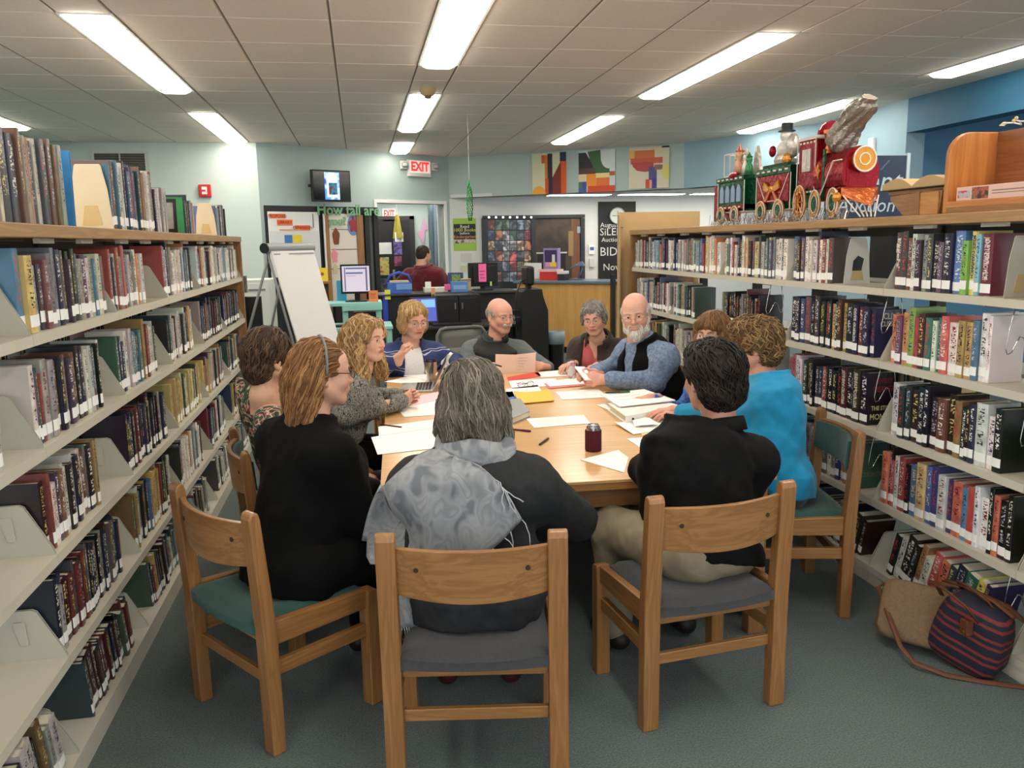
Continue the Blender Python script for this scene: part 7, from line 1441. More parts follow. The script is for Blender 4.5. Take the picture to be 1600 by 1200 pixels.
        for sd in hands:
            W_ = s.arm[sd]['w']; f = Field(W_-0.21, W_+0.21, 0.0034); a = s.arm[sd]; f.cone(a['e']+(W_-a['e'])*0.45, W_, 0.034*s.b, 0.0265*s.b, 0.01); s.hand_f(f, sd)
            v, q = f.net(); v = smooth_np(v, q, 1, 0.3); Vs.append(v); Qs.append(q+n); c = np.tile(s.skin*np.array([0.98, 0.90, 0.88]), (len(v), 1)); Cs.append(c); n += len(v)
        s.finish('body', np.concatenate(Vs), np.concatenate(Qs), M_skin, np.concatenate(Cs))
    def cloth(s, name, m, off=0.014, sleeves=None, legs=None, t0=-0.16, neck=0.075, neck_dz=0.02, vneck=0.0, front=None, noise=0.004, bulge=0.0, h=0.0095, collar=0.0, torso=True, extra=None, cut=None, drape=0.0, wide=0.0):
        lo, hi = s.bounds(); f = Field(lo-0.05, hi+0.05, h)
        if torso: s.torso(f, off+wide, t0, noise=noise, bulge=bulge)
        if sleeves: s.arms_f(f, off, sleeves, 0.06)
        if legs: s.legs_f(f, off, legs, 0.05)
        if drape:
            for sd in (-1, 1): f.cone(s.P+s.Rt*sd*0.1, s.P+s.Rt*sd*0.11+s.F*0.28, 0.12*s.b, 0.10*s.b, 0.08)
        if extra: extra(f)
        if noise:
            P = np.stack(np.meshgrid(*f.ax, indexing='ij'), -1); near = np.abs(f.D) < 0.05; f.D[near] += (noise*0.8*nz(P[near]*np.array([1, 1, 0.55]), 34, s.N[0]*7)+noise*0.5*nz(P[near], 62, 1.0)).astype(np.float32)
        if torso and neck:
            nb = s.N+s.up*neck_dz; f.cone(nb, nb+s.up*0.12, neck, neck*1.5, 0.012, True)
            if vneck: f.cone(s.N+s.fw*0.09, s.N-s.ax*vneck+s.fw*0.17, 0.05, 0.012, 0.012, True)
        if front:   # open front: wedge removed along the chest
            w0, w1, t1 = front; L = float(np.linalg.norm(s.N-s.P))
            def fn(P):
                q = P-s.P; t = (q@s.ax)/L; ww = np.interp(t, [t1, 1.0], [w1, w0]); x = np.abs(q@s.Rt)-ww; return np.maximum(np.maximum(np.maximum(x, -(q@s.fw)+0.02), (t1-t)*L), (q@s.fw)-0.215)
            f.put(fn, s.P-0.5, s.N+0.4, 0.008, 0.0, True)
        if cut: cut(f)
        V, Q = f.net(); V = smooth_np(V, Q, 1, 0.5)
        if collar: pass
        return s.finish(name, V, Q, m)
    def collar(s, m, h=0.045, r=0.066, open_=0.5, th=0.006, flare=0.012, tilt=0.25, name='collar'):
        """a standing or turned-down band round the neck, open at the front"""
        n = 28; vs = []; x = s.Rt; y = s.fw; z = s.ax; c = s.N-s.ax*0.012-s.fw*0.004
        mb = MB(); rows = ((r*1.12, -0.012), (r*1.05, h*0.5), (r, h), (r+flare*0.7, h*1.02), (r+flare*1.3, h*0.45), (r+flare*1.9, -0.01))
        for rr, zz in rows:
            for i in range(n+1):
                a = math.pi/2+open_+(2*math.pi-2*open_)*i/n; e = math.cos(a-math.pi/2)
                vs.append(tuple(c+x*rr*1.05*math.cos(a)+y*rr*math.sin(a)+z*(zz-tilt*0.06*e*0.5)-s.o))
        fs = [(j*(n+1)+i, j*(n+1)+i+1, (j+1)*(n+1)+i+1, (j+1)*(n+1)+i) for j in range(len(rows)-1) for i in range(n)]
        return mb.add(vs, fs).build(name, m, s.root, smooth=True, thick=th)
    def shoes(s, m):
        for sd in (-1, 1):
            a = s.an[sd]; f = Field(np.minimum(a, a+s.F*0.2)-0.1, np.maximum(a, a+s.F*0.2)+0.1, 0.008); f.cone(a-s.up*0.042-s.F*0.03, a+s.F*0.16-s.up*0.052, 0.042, 0.036); f.cone(a, a-s.up*0.03, 0.044, 0.044, 0.03)
            f.put(lambda P: 0.002-P[..., 2], a-0.3, a+0.3, 0, 0.0) if False else None
            V, Q = f.net(); V[:, 2] = np.maximum(V[:, 2], 0.004); s.finish('shoe', V, Q, m)
    def glasses(s, m=M_gold, r=(0.023, 0.017), rim=0.0013, drop=0.0, low=0.0, square=2.4):
        t = bpy.data.objects.new('glasses', None); COL.objects.link(t); t.parent = s.root; L = lambda p: tuple(s.H(p)-s.o)
        yb = 0.108+low*0.5
        for sd in (-1, 1):
            pts = []
            for k in range(24):
                a = 2*math.pi*k/24; ca, sa = math.cos(a), math.sin(a); x = r[0]*math.copysign(abs(ca)**(2/square), ca); z = r[1]*math.copysign(abs(sa)**(2/square), sa); pts.append(L((sd*0.0315+x, yb-0.10*(abs(sd*0.0315+x)-0.02)**2*8-0.0, -0.004-low+z)))
            MB().tube(pts, rim*s.hs, 6, True).build('rim', m, t, smooth=True); MB().add(pts, [tuple(range(24))]).build('lens', mat('lens_glass', (240, 244, 244), 0.02, alpha=0.12, spec=0.8), t)
            MB().tube([L((sd*0.054, yb-0.012, 0.002-low)), L((sd*0.072, 0.07, 0.004-low*0.6)), L((sd*0.0815, 0.0, 0.008)), L((sd*0.0815, -0.02, 0.0))], rim*s.hs*1.1, 6).build('temple', m, t, smooth=True)
        MB().tube([L((-0.0095, yb, 0.0-low)), L((0, yb+0.003, 0.003-low)), L((0.0095, yb, 0.0-low))], rim*s.hs, 6).build('bridge', m, t, smooth=True)
    # ---- hair: a shaped volume, then locks combed over it
    def hair(s, blobs, cols, cuts=(), flow=None, n=420, steps=9, step=0.012, lock=0.0042, wave=0.0, noise=0.004, h=0.0045, seed=1, name='hair', lift=0.0012, grow=0.0, zmin=-9.0, kk=0.02):
        """blobs / cuts in head frame: ('e', centre, radii) or ('c', a, b, ra, rb)"""
        rg = np.random.RandomState(seed); pts = []
        for bl in blobs:
            if bl[0] == 'e': pts += [np.array(bl[1])-max(bl[2]), np.array(bl[1])+max(bl[2])]
            else: pts += [np.array(bl[1])-max(bl[3:5]), np.array(bl[1])+max(bl[3:5]), np.array(bl[2])-max(bl[3:5]), np.array(bl[2])+max(bl[3:5])]
        W_ = np.array([s.H(p) for p in pts]); ext = 0.02; f = Field(W_.min(0)-ext-0.05, W_.max(0)+ext+0.05, h)
        def put(bl, k, sub):
            if bl[0] == 'e': f.ell(s.H(bl[1]), np.array(bl[2])*s.hs, s.R, k, sub)
            else: f.cone(s.H(bl[1]), s.H(bl[2]), bl[3]*s.hs, bl[4]*s.hs, k, sub)
        for i, bl in enumerate(blobs): put(bl, kk if i else 0.0, False)
        for bl in cuts: put(bl, 0.008, True)
        if noise:
            P = np.stack(np.meshgrid(*f.ax, indexing='ij'), -1); nr = np.abs(f.D) < 0.03; f.D[nr] += (noise*nz(P[nr], 70, seed)+noise*0.6*nz(P[nr], 130, seed+2)).astype(np.float32)
        V, Q = f.net(); V = smooth_np(V, Q, 1, 0.3); C = np.array([S(*c)[:3] for c in cols]); base = C[0]*0.75; C = C*0.72+C.mean(0)*0.28
        bc = np.tile(base, (len(V), 1))*(1+0.25*nz(V, 120, seed))[:, None]
        Vs, Qs, Cs = [V], [Q], [bc]; nv = len(V)
        if n:
            fl = flow or (lambda p: np.stack([p[:, 0]*3, (p[:, 1]+0.03)*3, -np.ones(len(p))*0.35-np.abs(p[:, 2]-0.12)*4], -1))
            idx = rg.choice(len(V), n); p = V[idx]+rg.normal(0, 0.002, (n, 3)); path = [p]; off = rg.uniform(0.0, lift*2, n)[:, None]; ph = rg.uniform(0, 6.28, n)
            for j in range(steps):
                loc = ((p-s.Hc)@s.R)/s.hs; d = fl(loc)
                if wave: d = d+wave*np.stack([np.sin(ph+j*1.1+loc[:, 2]*40), np.cos(ph*1.3+j*0.9), 0.3*np.sin(ph+j)], -1)
                d = d/(np.linalg.norm(d, axis=1, keepdims=True)+1e-9); d = d@s.R.T; g = f.grad(p); d = d-(d*g).sum(1, keepdims=True)*g*0.9; d = d/(np.linalg.norm(d, axis=1, keepdims=True)+1e-9)
                p = p+d*step*s.hs; dist = f.sample(p)[:, None]; g = f.grad(p); p = p-g*np.clip(dist-off-grow*j/steps, -0.012, 0.012); path.append(p)
            path = np.stack(path, 1); m = path.shape[1]; tn = np.gradient(path, axis=1); tn /= np.linalg.norm(tn, axis=2, keepdims=True)+1e-9
            G = f.grad(path.reshape(-1, 3)).reshape(n, m, 3); bi = np.cross(tn, G); bi /= np.linalg.norm(bi, axis=2, keepdims=True)+1e-9
            pr = np.sin(np.linspace(0.35, math.pi*0.97, m))**0.6*lock*s.hs; pr = pr[None, :, None]*rg.uniform(0.55, 1.25, n)[:, None, None]
            sec = [path+bi*pr, path+G*pr*0.55, path-bi*pr, path-G*pr*0.5]; L = np.stack(sec, 2).reshape(n, m*4, 3)
            q = []
            for j in range(m-1):
                for e in range(4): q.append((j*4+e, j*4+(e+1) % 4, j*4+4+(e+1) % 4, j*4+4+e))
            q = np.array(q); Vl = L.reshape(-1, 3); Ql = (q[None]+(np.arange(n)*m*4)[:, None, None]).reshape(-1, 4)
            ci = C[rg.randint(0, len(C), n)]*rg.uniform(0.86, 1.14, n)[:, None]; Cl = np.repeat(ci, m*4, 0)
            Vs.append(Vl); Qs.append(Ql+nv); Cs.append(Cl)
        return s.finish(name, np.concatenate(Vs), np.concatenate(Qs), M_hair, np.concatenate(Cs))
# ---------------------------------------------------------------- the twelve people
deg = math.radians
def hp_(u, v, Y): return atY(u, v, Y)
def toward(p, q): return math.atan2(q[0]-p[0], q[1]-p[1])
def knit(name, c, var=0.12, vs=120, rough=0.9): return mat(name, c, rough, var=var, vscale=vs, bump=0.3, bscale=260, sheen=0.15)
M_denim = knit('dark_denim', (38, 44, 58)); M_shoe = mat('dark_shoe', (34, 28, 26), 0.5); M_blk = mat('black_knit', (9, 9, 10), 0.95, var=0.1, vscale=90, bump=0.2, bscale=260, spec=0.2); M_trou = knit('dark_trousers', (30, 31, 36))
CUTF = ('e', (0, 0.095, -0.035), (0.064, 0.075, 0.085))     # opening for the face
SCALP = ('e', (0, -0.016, 0.036), (0.084, 0.104, 0.092))
back_down = lambda p: np.stack([p[:, 0]*2.0, -0.5-0*p[:, 1], -1.0-0*p[:, 2]], -1)
# 1 woman in the black sweater
h1 = hp_(502, 582, 3.10); f1 = ang(0.80, 0.60)
p = Person('woman in a black sweater with a grey headband, seated front left', h1, (-0.30, 3.03), f1, deg(72), 0.06, 0.0, 1.02, 1.05, (216, 158, 134), arms={1: dict(w=(0.07, 3.22, 0.66), d=(0.6, 0.7, 0.1), n=(-0.3, 0.3, -1), curl=0.5), -1: dict(w=(0.02, 3.45, 0.66), d=(0.7, 0.4, 0.1), n=(0, 0, -1), curl=0.5)})
p.body(bare=1); p.eyes((0, -0.1), (120, 90, 60)); p.cloth('sweater', M_blk, 0.022, 1.9, neck=0.068, neck_dz=0.012, noise=0.005, t0=-0.2, wide=0.012); p.cloth('skirt', mat('black_skirt', (11, 11, 12), 0.95, spec=0.2), 0.02, None, 0.9, torso=False, drape=1.0, neck=0, noise=0.004, h=0.012); p.shoes(M_shoe)
C1 = [(124, 86, 52), (148, 106, 66), (100, 68, 42), (166, 124, 80), (88, 60, 38)]
fl1 = lambda q: np.where((q[:, 1] > -0.01)[:, None], np.stack([q[:, 0]*1.2, -np.ones(len(q)), -0.25-1.2*(0.09-q[:, 2]).clip(0)], -1), np.stack([q[:, 0]*0.8, -0.45+0*q[:, 1], -np.ones(len(q))], -1))
p.hair([SCALP, ('e', (0, -0.045, -0.01), (0.092, 0.085, 0.105)), ('c', (0.03, -0.075, -0.03), (0.04, -0.10, -0.20), 0.068, 0.036), ('c', (-0.04, -0.075, -0.03), (-0.04, -0.09, -0.20), 0.064, 0.036), ('c', (0.07, -0.03, -0.02), (0.075, -0.07, -0.16), 0.03, 0.024)], C1, [('e', (0, 0.100, -0.035), (0.074, 0.085, 0.094)), ('e', (0.078, 0.03, -0.05), (0.03, 0.05, 0.05))], fl1, n=760, steps=11, step=0.013, lock=0.0044, wave=0.18, seed=2)
mb = MB(); mb.tube([tuple(p.H((0.0945*math.sin(a), -0.006-0.02*math.cos(a)*0, 0.034+0.0985*math.cos(a)))-p.o) for a in np.linspace(-1.9, 1.9, 30)], 0.0065, 8, flat=(1.2, 0.5)); mb.build('headband', mat('headband_grey', (120, 126, 128), 0.35), p.root, smooth=True)
p.glasses(mat('frame_brown', (70, 36, 32), 0.3), (0.024, 0.014), 0.0018)
# 2 brown-haired woman in the floral top
h2 = hp_(424, 560, 3.62); M_flor = ramp_mat('floral_print', 'noise', [(0.36, (30, 36, 28)), (0.44, (44, 66, 40)), (0.5, (60, 80, 52)), (0.54, (206, 190, 170)), (0.58, (170, 60, 80)), (0.64, (34, 40, 30))], scale=22, rough=0.8, detail=2, distort=1.2)
p = Person('woman with short brown hair in a floral top, seen from behind', h2, (-0.36, 3.82), ang(0.93, 0.22), deg(62), 0.05, 0.0, 1.0, 0.98, (210, 156, 126))
p.body(); p.eyes((0, 0), (60, 44, 34)); p.cloth('floral_top', M_flor, 0.012, 0.75, neck=0.078, neck_dz=0.0, noise=0.004); p.cloth('trousers', M_trou, 0.012, None, 0.95, torso=False, neck=0, drape=0, noise=0.003, h=0.012, extra=lambda f: p.torso(f, 0.016, -0.2) if False else None); p.shoes(M_shoe)
C2 = [(66, 48, 36), (84, 62, 46), (50, 36, 28), (104, 80, 60)]
p.hair([('e', (0, -0.022, 0.036), (0.090, 0.108, 0.094)), ('e', (0, -0.055, -0.035), (0.074, 0.068, 0.072)), ('e', (0, -0.02, 0.075), (0.07, 0.08, 0.06))], C2, [CUTF], lambda q: np.stack([q[:, 0]*5, -0.3+(q[:, 1])*2, -0.9+0*q[:, 2]], -1), n=620, steps=8, step=0.012, lock=0.0046, wave=0.45, grow=0.006, seed=3)
# 3 curly blonde woman
h3 = hp_(572, 529, 4.58); hn = atZ(641, 622, 0.80)
M_card = ramp_mat('tweed_cardigan', 'noise', [(0.35, (38, 38, 38)), (0.46, (120, 118, 112)), (0.52, (160, 157, 150)), (0.6, (60, 60, 58))], scale=55, rough=0.9, detail=2, distort=2.0, bump=0.4, stretch=(1, 1, 0.6))
w3 = np.array([hn[0], hn[1], 0.80]); f3 = ang(0.95, 0.05)
p = Person('curly blonde woman in a grey tweed cardigan with clasped hands', h3, (-0.20, 4.66), f3, deg(126), 0.02, 0.0, 1.0, 0.95, (226, 172, 146), arms={1: dict(w=w3+[-0.055, -0.075, 0.0], e=(-0.12, 4.42, 0.80), d=(0.72, 0.55, 0.25), n=(-0.55, 0.75, 0.0), curl=0.75, thumb=0.9), -1: dict(w=w3+[-0.035, 0.055, 0.0], e=(-0.02, 5.02, 0.79), d=(0.8, -0.42, 0.25), n=(-0.4, -0.85, 0.0), curl=0.75, thumb=0.9)})
p.body(face_w=0.97); p.eyes((0.0, 0.0), (150, 116, 80)); p.cloth('blouse', ramp_mat('blouse_print', 'noise', [(0.4, (40, 20, 30)), (0.6, (90, 44, 60))], scale=60), 0.010, None, vneck=0.14, noise=0.003); p.cloth('cardigan', M_card, 0.022, 1.99, neck=0.08, front=(0.055, 0.075, -0.1), noise=0.005, t0=-0.2); p.cloth('trousers', M_blk, 0.012, None, 0.95, torso=False, neck=0, noise=0.003, h=0.012); p.shoes(M_shoe)
C3 = [(170, 132, 86), (196, 160, 112), (146, 108, 68), (212, 182, 138), (126, 92, 58)]
p.hair([SCALP, ('e', (0, -0.035, 0.02), (0.100, 0.100, 0.105)), ('c', (0.072, -0.01, 0.01), (0.088, 0.03, -0.20), 0.036, 0.040), ('c', (-0.072, -0.01, 0.01), (-0.088, 0.03, -0.20), 0.036, 0.040), ('c', (0.04, -0.07, 0.0), (0.06, -0.07, -0.24), 0.07, 0.045), ('c', (-0.04, -0.07, 0.0), (-0.06, -0.07, -0.24), 0.07, 0.045), ('c', (0.03, 0.06, 0.085), (0.070, 0.055, 0.02), 0.026, 0.022), ('c', (-0.03, 0.06, 0.085), (-0.070, 0.055, 0.02), 0.026, 0.022)], C3, [('e', (0, 0.105, -0.03), (0.070, 0.078, 0.092))], lambda q: np.stack([q[:, 0]*6, 0.25+q[:, 1]*0, -0.9-0*q[:, 2]], -1), n=820, steps=12, step=0.013, lock=0.0050, wave=0.75, grow=0.006, seed=4)
# 4 woman in the navy cardigan
h4 = hp_(646, 499, 6.15); M_navy = ramp_mat('navy_stripes', 'wave_z', [(0.0, (34, 48, 96)), (0.86, (40, 54, 104)), (0.93, (200, 206, 216)), (0.97, (34, 48, 96))], scale=2.6, rough=0.85, detail=2, distort=3.0)
hd = hp_(632, 541, 5.92); f4 = ang(0.10, -1)
p = Person('woman with short blonde hair in a navy and white cardigan raising her hand', h4, (0.34, 6.30), f4, deg(160), 0.20, 0.0, 1.10, 1.10, (222, 168, 144), arms={1: dict(w=(hd[0]-0.03, 5.93, hd[2]-0.07), e=(0.10, 6.02, 0.80), d=(0.35, -0.1, 0.93), n=(0.75, 0.25, -0.3), curl=0.95, thumb=1.0), -1: dict(w=(0.62, 5.95, 0.78), e=(0.68, 6.22, 0.80), d=(-0.7, -0.6, 0), n=(0, 0, -1), curl=0.4)})
p.body(age=1.0, face_w=1.05); p.eyes((0.1, -0.25), (150, 120, 90)); p.cloth('white_top', knit('white_knit', (226, 226, 228)), 0.010, None, neck=0.085, neck_dz=-0.01, noise=0.002); p.cloth('cardigan', M_navy, 0.024, 1.55, neck=0.082, front=(0.060, 0.095, -0.1), noise=0.004, t0=-0.2); p.cloth('trousers', M_trou, 0.012, None, 0.95, torso=False, neck=0, noise=0.003, h=0.014)
C4 = [(172, 136, 88), (194, 160, 112), (150, 114, 72), (206, 176, 130)]
p.hair([('e', (0, -0.018, 0.036), (0.094, 0.106, 0.092)), ('e', (0.072, -0.01, -0.03), (0.032, 0.062, 0.066)), ('e', (-0.072, -0.01, -0.03), (0.032, 0.062, 0.066)), ('e', (0, -0.06, -0.04), (0.085, 0.062, 0.075)), ('c', (-0.05, 0.062, 0.07), (0.055, 0.066, 0.062), 0.026, 0.022)], C4, [('e', (0, 0.105, -0.04), (0.062, 0.07, 0.09))], None, n=560, steps=9, wave=0.2, seed=5)
p.glasses(M_gold, (0.024, 0.018), 0.0013)
# 5 man at the far end, reading
h5 = hp_(781, 493, 6.36); hr = hp_(838, 574, 6.0); hl = hp_(768, 578, 6.0); f5 = ang(-0.08, -1); M_slv = knit('grey_sleeve', (98, 106, 108)); M_vest = mat('black_softshell', (24, 25, 26), 0.6, var=0.15, vscale=30, bump=0.2, bscale=40)
p = Person('man with a white moustache in a black vest reading a sheet', h5, (1.02, 6.56), f5, deg(156), 0.08, 0.0, 1.12, 1.08, (218, 150, 130), sex='m', sdrop=0.125, arms={-1: dict(w=(hr[0]+0.05, 6.03, hr[2]+0.0), d=(-0.9, -0.3, 0.25), n=(-0.35, 0.7, -0.3), curl=0.6, thumb=0.8, hint=(0.9, 0.3, -0.6)), 1: dict(w=(hl[0]-0.05, 6.03, hl[2]), d=(0.9, -0.3, 0.25), n=(0.35, 0.7, -0.3), curl=0.6, thumb=0.8, hint=(-0.9, 0.3, -0.6))})
p.body(age=1.0, nose=1.1, jaw=1.06); p.eyes((0.25, 0.05), (170, 160, 150)); p.cloth('shirt', M_slv, 0.014, 1.85, neck=0.07, neck_dz=0.02, noise=0.005); p.cloth('vest', M_vest, 0.030, None, neck=0.075, neck_dz=0.0, noise=0.003, t0=-0.2, cut=lambda f: [f.cone(p.sh[sd]+p.Rt*sd*0.02, p.sh[sd]+p.Rt*sd*0.10-p.up*0.14, 0.058, 0.09, 0.01, True) for sd in (-1, 1)]); p.collar(M_vest, 0.05, 0.070, 0.45); p.cloth('trousers', M_trou, 0.014, None, 0.95, torso=False, neck=0, noise=0.003, h=0.014)
MB().tube([tuple(p.N-p.ax*t_+p.fw*(0.135-0.05*math.exp(-t_*14))-p.o) for t_ in (0.02, 0.06, 0.12, 0.2, 0.3)], 0.003, 5).build('zip', M_grey, p.root)
CG = [(166, 162, 156), (176, 172, 166), (120, 116, 112), (196, 192, 188)]
RING = [('e', (0, -0.018, 0.012), (0.082, 0.102, 0.070))]
p.hair(RING, CG, [('e', (0, 0.06, 0.06), (0.075, 0.105, 0.085)), ('e', (0, -0.02, 0.105), (0.074, 0.09, 0.055)), ('e', (0, 0.10, -0.04), (0.10, 0.095, 0.09)), ('e', (0.08, 0.0, -0.025), (0.02, 0.03, 0.03)), ('e', (-0.08, 0.0, -0.025), (0.02, 0.03, 0.03))], back_down, n=260, steps=5, step=0.009, lock=0.003, noise=0.001, seed=6)
p.hair([('c', (-0.022, 0.101, -0.052), (0.022, 0.101, -0.052), 0.0065, 0.0065), ('c', (-0.032, 0.092, -0.060), (-0.02, 0.101, -0.052), 0.004, 0.006), ('c', (0.032, 0.092, -0.060), (0.02, 0.101, -0.052), 0.004, 0.006)], [(214, 206, 196), (190, 182, 172)], [], lambda q: np.stack([q[:, 0]*30, 0*q[:, 1], -0.7+0*q[:, 2]], -1), n=80, steps=3, step=0.005, lock=0.002, noise=0.0008, h=0.003, seed=7, name='moustache')
p.glasses(M_gold, (0.024, 0.015), 0.0009)
rd = thing('reading_sheet', 'creased white printed sheet held up by the far man', 'paper', tuple(hp_(805, 572, 5.97))); a5 = hp_(770, 552, 5.97); b5 = hp_(833, 556, 5.97); wd = b5[0]-a5[0]
MB().sheet(lambda u, v: ((u-0.5)*wd, -0.015*abs(u-0.5)*2+0.05*v-0.02, 0.10-v*0.215-0.012*(1-abs(2*u-1))), 8, 4).build('sheet', mat('sheet_peach', (238, 218, 206), 0.7), rd, thick=0.0012); mb = MB()
for k in range(5): mb.box(0.02, 0.02+wd*random.uniform(0.2, 0.36), -0.028+0.05*(k+1)*0.12, -0.026+0.05*(k+1)*0.12, 0.06-k*0.022, 0.063-k*0.022)
mb.build('printed_lines', mat('faint_print', ), rd)
# 6 woman in the brown jacket
h6 = hp_(928, 497, 6.05); f6 = ang(-0.55, -0.85); hn6 = atZ(915, 582, 0.80)
p = Person('grey-haired woman in a brown jacket and pink top leaning in', h6, (1.86, 6.32), f6, deg(206), 0.14, 0.12, 1.04, 0.96, (220, 166, 144), arms={1: dict(w=(1.50, 5.86, 0.80), d=(-0.6, -0.6, 0), n=(0, 0, -1)), -1: dict(w=(1.66, 5.74, 0.80), d=(-0.6, -0.5, 0), n=(0, 0, -1))})
p.body(age=0.8); p.eyes((-0.1, -0.1), (110, 100, 94)); p.cloth('pink_top', knit('pink_knit', (196, 96, 100)), 0.010, None, vneck=0.15, neck=0.08, neck_dz=-0.01, noise=0.002); p.cloth('jacket', knit('brown_fleece', (48, 34, 32)), 0.026, 1.85, neck=0.085, front=(0.055, 0.075, -0.1), noise=0.004, t0=-0.2); p.collar(knit('brown_fleece', (48, 34, 32)), 0.04, 0.078, 0.75, flare=0.018); p.cloth('trousers', M_trou, 0.012, None, 0.95, torso=False, neck=0, noise=0.003, h=0.014)
C6 = [(134, 131, 125), (156, 153, 147), (110, 107, 102), (172, 169, 163), (98, 95, 90)]
p.hair([('e', (0, -0.018, 0.038), (0.090, 0.106, 0.092)), ('e', (0, -0.055, -0.03), (0.076, 0.064, 0.066)), ('c', (-0.055, 0.06, 0.06), (0.05, 0.064, 0.075), 0.022, 0.024), ('e', (0.078, 0.0, 0.0), (0.018, 0.045, 0.042)), ('e', (-0.078, 0.0, 0.0), (0.018, 0.045, 0.042))], C6, [('e', (0, 0.105, -0.04), (0.066, 0.075, 0.088))], lambda q: np.stack([q[:, 0]*8, (q[:, 1])*5, -0.5+0*q[:, 2]], -1), n=520, steps=7, step=0.011, wave=0.35, grow=0.004, seed=8)
p.glasses(M_gold, (0.024, 0.016), 0.0011)
MB().tube([tuple(p.N+p.Rt*0.06*math.cos(a)+p.fw*(0.045+0.075*math.sin(a))-p.ax*(0.03+0.11*math.sin(a))-p.o) for a in np.linspace(0, math.pi, 14)], 0.0016, 5).build('necklace', M_ink, p.root, smooth=True)
# 7 bearded man
h7 = hp_(993, 490, 5.15); f7 = ang(-0.95, -0.25); hn7 = atZ(922, 590, 0.82); M_chamb = ramp_mat('chambray', 'noise', [(0.35, (96, 114, 142)), (0.5, (112, 132, 162)), (0.65, (130, 148, 174))], scale=60, rough=0.85, detail=6, bump=0.3)
w7 = np.array([hn7[0], hn7[1], 0.83])
p = Person('bald man with a white beard in a blue shirt and black vest', h7, (2.00, 5.22), f7, deg(206), 0.10, 0.10, 1.12, 1.16, (220, 160, 142), sex='m', arms={-1: dict(w=w7+[0.075, -0.05, -0.02], e=(1.82, 4.98, 0.80), d=(-0.85, 0.35, 0.25), n=(0.1, 0.75, -0.3), curl=0.7, thumb=0.8), 1: dict(w=w7+[0.05, 0.10, 0.0], e=(1.72, 5.52, 0.82), d=(-0.9, -0.2, 0.2), n=(0.0, -0.7, -0.4), curl=0.7, thumb=0.8)})
p.body(age=1.0, nose=1.2, face_w=1.06, lipk=0.15); p.eyes((-0.1, -0.05), (190, 180, 170), 0.004); p.cloth('shirt', M_chamb, 0.020, 1.86, neck=0.072, neck_dz=0.02, noise=0.007, bulge=0.03); p.collar(M_chamb, 0.035, 0.072, 0.5, flare=0.02); p.cloth('vest', M_blk, 0.036, None, neck=0.08, front=(0.060, 0.035, -0.1), noise=0.003, bulge=0.03, t0=-0.2, extra=lambda f: [f.cone(p.N-p.ax*0.04, p.sh[sd], 0.06, 0.066, 0.05) for sd in (-1, 1)], cut=lambda f: [f.cone(p.sh[sd]+p.Rt*sd*0.075, p.sh[sd]+p.Rt*sd*0.15-p.up*0.12+p.fw*0.05, 0.055, 0.10, 0.01, True) for sd in (-1, 1)]); p.cloth('trousers', M_denim, 0.014, None, 0.95, torso=False, neck=0, noise=0.003, h=0.014); p.shoes(M_shoe)
CW = [(216, 212, 204), (232, 228, 222), (190, 184, 176), (240, 238, 234)]
p.hair([('e', (0, -0.020, 0.010), (0.088, 0.106, 0.070))], CW, [('e', (0, 0.06, 0.06), (0.078, 0.108, 0.088)), ('e', (0, -0.015, 0.105), (0.076, 0.095, 0.058)), ('e', (0, 0.10, -0.04), (0.10, 0.10, 0.09)), ('e', (0.084, 0.0, -0.02), (0.02, 0.028, 0.03)), ('e', (-0.084, 0.0, -0.02), (0.02, 0.028, 0.03))], back_down, n=260, steps=5, step=0.010, lock=0.0032, noise=0.001, seed=9)
p.hair([('c', (0.066, 0.012, -0.025), (0.05, 0.035, -0.085), 0.012, 0.020), ('c', (-0.066, 0.012, -0.025), (-0.05, 0.035, -0.085), 0.012, 0.020), ('c', (0.05, 0.035, -0.085), (0, 0.075, -0.115), 0.022, 0.030), ('c', (-0.05, 0.035, -0.085), (0, 0.075, -0.115), 0.022, 0.030), ('c', (-0.026, 0.098, -0.052), (0.026, 0.098, -0.052), 0.0050, 0.0050), ('c', (0, 0.072, -0.105), (0, 0.080, -0.130), 0.028, 0.016), ('c', (0.034, 0.086, -0.06), (0.03, 0.075, -0.09), 0.009, 0.014), ('c', (-0.034, 0.086, -0.06), (-0.03, 0.075, -0.09), 0.009, 0.014)], CW, [], lambda q: np.stack([q[:, 0]*3, 0.15+0*q[:, 1], -1+0*q[:, 2]], -1), n=320, steps=5, step=0.008, lock=0.0026, noise=0.0015, h=0.0036, seed=10, name='beard', wave=0.2)
p.glasses(M_gold, (0.022, 0.011), 0.0013, low=0.012)
ph = thing('phone', 'slim white phone held in the bearded man\'s hands', 'phone', (w7[0]-0.03, w7[1]+0.02, 0.845), 0.0, rot=(0.5, 0.1, 0.35)); MB().box(-0.04, 0.04, -0.075, 0.075, -0.004, 0.004).build('case', M_white, ph, bevel=0.003); MB().box(-0.036, 0.036, -0.068, 0.068, 0.004, 0.0048).build('screen', mat('phone_screen', (220, 216, 222), 0.1, emis=0.2), ph)
